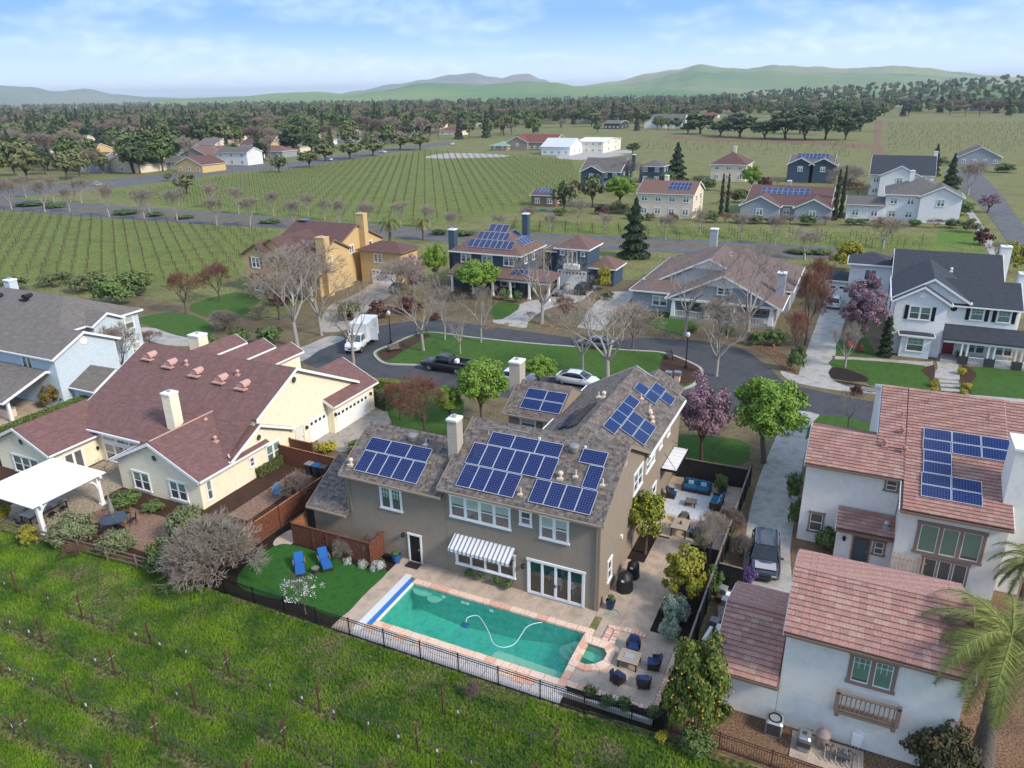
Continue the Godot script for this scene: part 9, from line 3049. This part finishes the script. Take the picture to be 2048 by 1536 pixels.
	for k in 4:
		hedge(["clipped yellow-green hedge along the street before the yellow house's garage","tall clipped dark green box hedge at the end of the yellow house's garage","clipped green hedge between the pale blue and yellow houses","low hedge under the yellow house's right windows"][k],[Vector2(-34.6,-25.55),Vector2(-30.21,-21.02),Vector2(-58.33,-0.57),Vector2(-31.48,-4.84)][k],[Vector2(-28.82,-26.42),Vector2(-29.81,-22.03),Vector2(-58.28,-10.97),Vector2(-31.42,-7.81)][k],[0.9,2.0,1.0,0.9][k],[1.0,1.7,1.3,0.8][k],[[Color(0.1,0.14,0.01),Color(0.24,0.26,0.02)],[Color(0.03,0.06,0.015),Color(0.08,0.13,0.03)],[Color(0.05,0.09,0.015),Color(0.14,0.19,0.03)],[Color(0.04,0.07,0.015),Color(0.11,0.13,0.03)]][k],k)

func base_ground() -> void:
	# one sheet to the horizon,open where the pool and the hot tub are sunk
	var b := MB.new()
	var R := 20000.0
	for q in [[-R,R,-R,2.1],[-R,R,6.2,R],[-R,-12.3,2.1,6.2],[1.75,R,2.1,6.2],[-12.3,-11.9,2.1,6.2]]:
		b.quad(Vector3(q[0],-0.03,q[3]),Vector3(q[1],-0.03,q[3]),Vector3(q[1],-0.03,q[2]),Vector3(q[0],-0.03,q[2]))
	struct("ground",b.mesh(),mats.field)
func build_scene() -> void:
	base_ground()
	main_house()
	pool_and_terrace()
	yellow_house()
	blue_left_house()
	tile_garage()
	tile_house()
	across()
	second_row()
	print("houses ",Time.get_ticks_msec())
	street()
	fields()
	far_land()
	print("land ",Time.get_ticks_msec())
	yard_furniture()
	yard_fences()
	vehicles()
	planting()

# ---------- sky ----------
func sky_image() -> Image:
	var W := 2048
	var Hh := 1024
	var data := PackedByteArray()
	data.resize(W * Hh * 3)
	var n1 := FastNoiseLite.new()
	n1.seed = 7
	n1.frequency = 1.0
	n1.fractal_octaves = 6
	n1.fractal_gain = 0.55
	# cloud banks: azimuth,elevation,half width,half height (degrees),density
	var banks := [[-53.1,2.98,7.3,0.54,0.75],[-55.5,2.59,4.6,0.38,0.70],[-48.6,4.03,3.5,0.38,0.50],[-43.1,4.33,9.6,1.00,1.00],[-39.2,5.08,5.8,0.69,0.95],[-36.5,3.19,3.5,0.46,0.90],[-28.5,3.57,6.5,0.46,0.95],[-30.7,2.90,4.6,0.31,0.60],[-25.8,2.20,2.7,0.42,0.70],[-22.3,1.10,5.8,0.35,0.50],[-16.0,1.64,7.7,0.46,0.45],[-8.7,2.11,6.5,0.50,0.60],[-3.3,4.01,2.3,0.46,0.80],[0.0,3.01,1.5,0.54,0.90],[0.4,2.28,4.6,0.42,0.90],[2.8,4.41,4.2,0.61,0.90],[5.4,2.64,2.3,0.77,1.00],[-2.5,2.23,4.6,0.38,0.80],[4.7,1.48,5.4,0.35,0.55],[-48.9,5.49,6.1,0.38,0.50],[-55.9,0.71,3.8,0.31,0.40],[4.8,0.86,5.8,0.35,0.60],[-19.4,1.06,3.5,0.23,0.50]]
	for j in Hh:
		var el := 90.0 - 180.0 * (j + 0.5) / Hh
		var base: Color
		if el >= 0:
			var t := clampf(el / 40.0,0,1)
			base = Color(0.78,0.82,0.85).lerp(Color(0.4,0.55,0.72),clampf(el / 5.0,0,1)).lerp(Color(0.38,0.52,0.7),t)
		else:
			base = Color(0.4,0.42,0.38)
		for i in W:
			var az := 360.0 * (i + 0.5) / W - 180.0
			var c := base
			if el > -1.0:
				# clouds lie in sheets: squeeze the noise vertically towards the horizon
				var vz := 14.0 * log(1.0 + maxf(el,0.0) * 0.55)
				var nx := az * 0.055
				var m := n1.get_noise_3d(cos(deg_to_rad(az)) * 5.2,vz * 0.16,sin(deg_to_rad(az)) * 5.2)
				var dens := clampf((m + 0.12) * 3.0,0,1) * clampf((el + 0.2) / 2.0,0,1) * (0.3 if el < 9.0 else 0.95)
				if el < 9.0:
					var f := n1.get_noise_2d(az * 0.32,el * 1.1) * 0.75 + n1.get_noise_2d(az * 1.3 + 40.0,el * 3.0) * 0.35
					for b in banks:
						var dx: float = (az - b[0]) / b[2]
						if dx < -1.6 or dx > 1.6:
							continue
						var dy: float = (el - b[1]) / b[3]
						var q := 1.0 - dx * dx - dy * dy * (1.0 if dy > 0 else 2.2) + f * 1.5
						if q > 0:
							dens = maxf(dens,clampf(q * 3.0,0,1) * b[4])
				# undersides are greyer
				var lit := clampf(0.5 + n1.get_noise_2d(az * 0.5 + 9.0,el * 1.6) * 1.1,0,1)
				var cc := Color(0.63,0.66,0.71).lerp(Color(0.86,0.865,0.87),lit)
				c = base.lerp(cc,dens)
			var o := (j * W + i) * 3
			data[o] = int(c.r * 255)
			data[o + 1] = int(c.g * 255)
			data[o + 2] = int(c.b * 255)
	return Image.create_from_data(W,Hh,false,Image.FORMAT_RGB8,data)

func _ready() -> void:
	rng.seed = 20250301
	var cam := Camera3D.new()
	cam.name = "camera"
	cam.transform = Transform3D(Basis(Vector3(0.906438,-0.014793,-0.422079),Vector3(-0.141138,0.93132,-0.335743),Vector3(0.398057,0.363902,0.842096)),Vector3(11.401,29.5,35.815))
	cam.fov = 54.44
	cam.near = 0.5
	cam.far = 60000.0
	add_child(cam)
	cam.current = true
	var we := WorldEnvironment.new()
	we.name = "world"
	var env := Environment.new()
	env.background_mode = Environment.BG_SKY
	var sky := Sky.new()
	var sm := PanoramaSkyMaterial.new()
	sm.panorama = ImageTexture.create_from_image(sky_image())
	sm.energy_multiplier = 1.45
	sky.sky_material = sm
	env.sky = sky
	env.tonemap_mode = Environment.TONE_MAPPER_LINEAR
	env.tonemap_exposure = 1.6
	env.fog_enabled = true
	env.fog_density = 0.00008
	env.fog_light_color = Color(0.88,0.93,0.99)
	env.sdfgi_enabled = true
	env.ssao_enabled = true
	env.ssil_enabled = true
	we.environment = env
	add_child(we)
	var sun := DirectionalLight3D.new()
	sun.name = "sun"
	sun.light_energy = 0.85
	sun.light_angular_distance = 12.0
	sun.light_color = Color(1.0,0.96,0.9)
	sun.shadow_enabled = true
	add_child(sun)
	sun.rotation_degrees = Vector3(-38,80,0)
	print("env ",Time.get_ticks_msec())
	make_materials()
	make_kinds()
	print("kinds ",Time.get_ticks_msec())
	build_scene()
	print("done ",Time.get_ticks_msec())
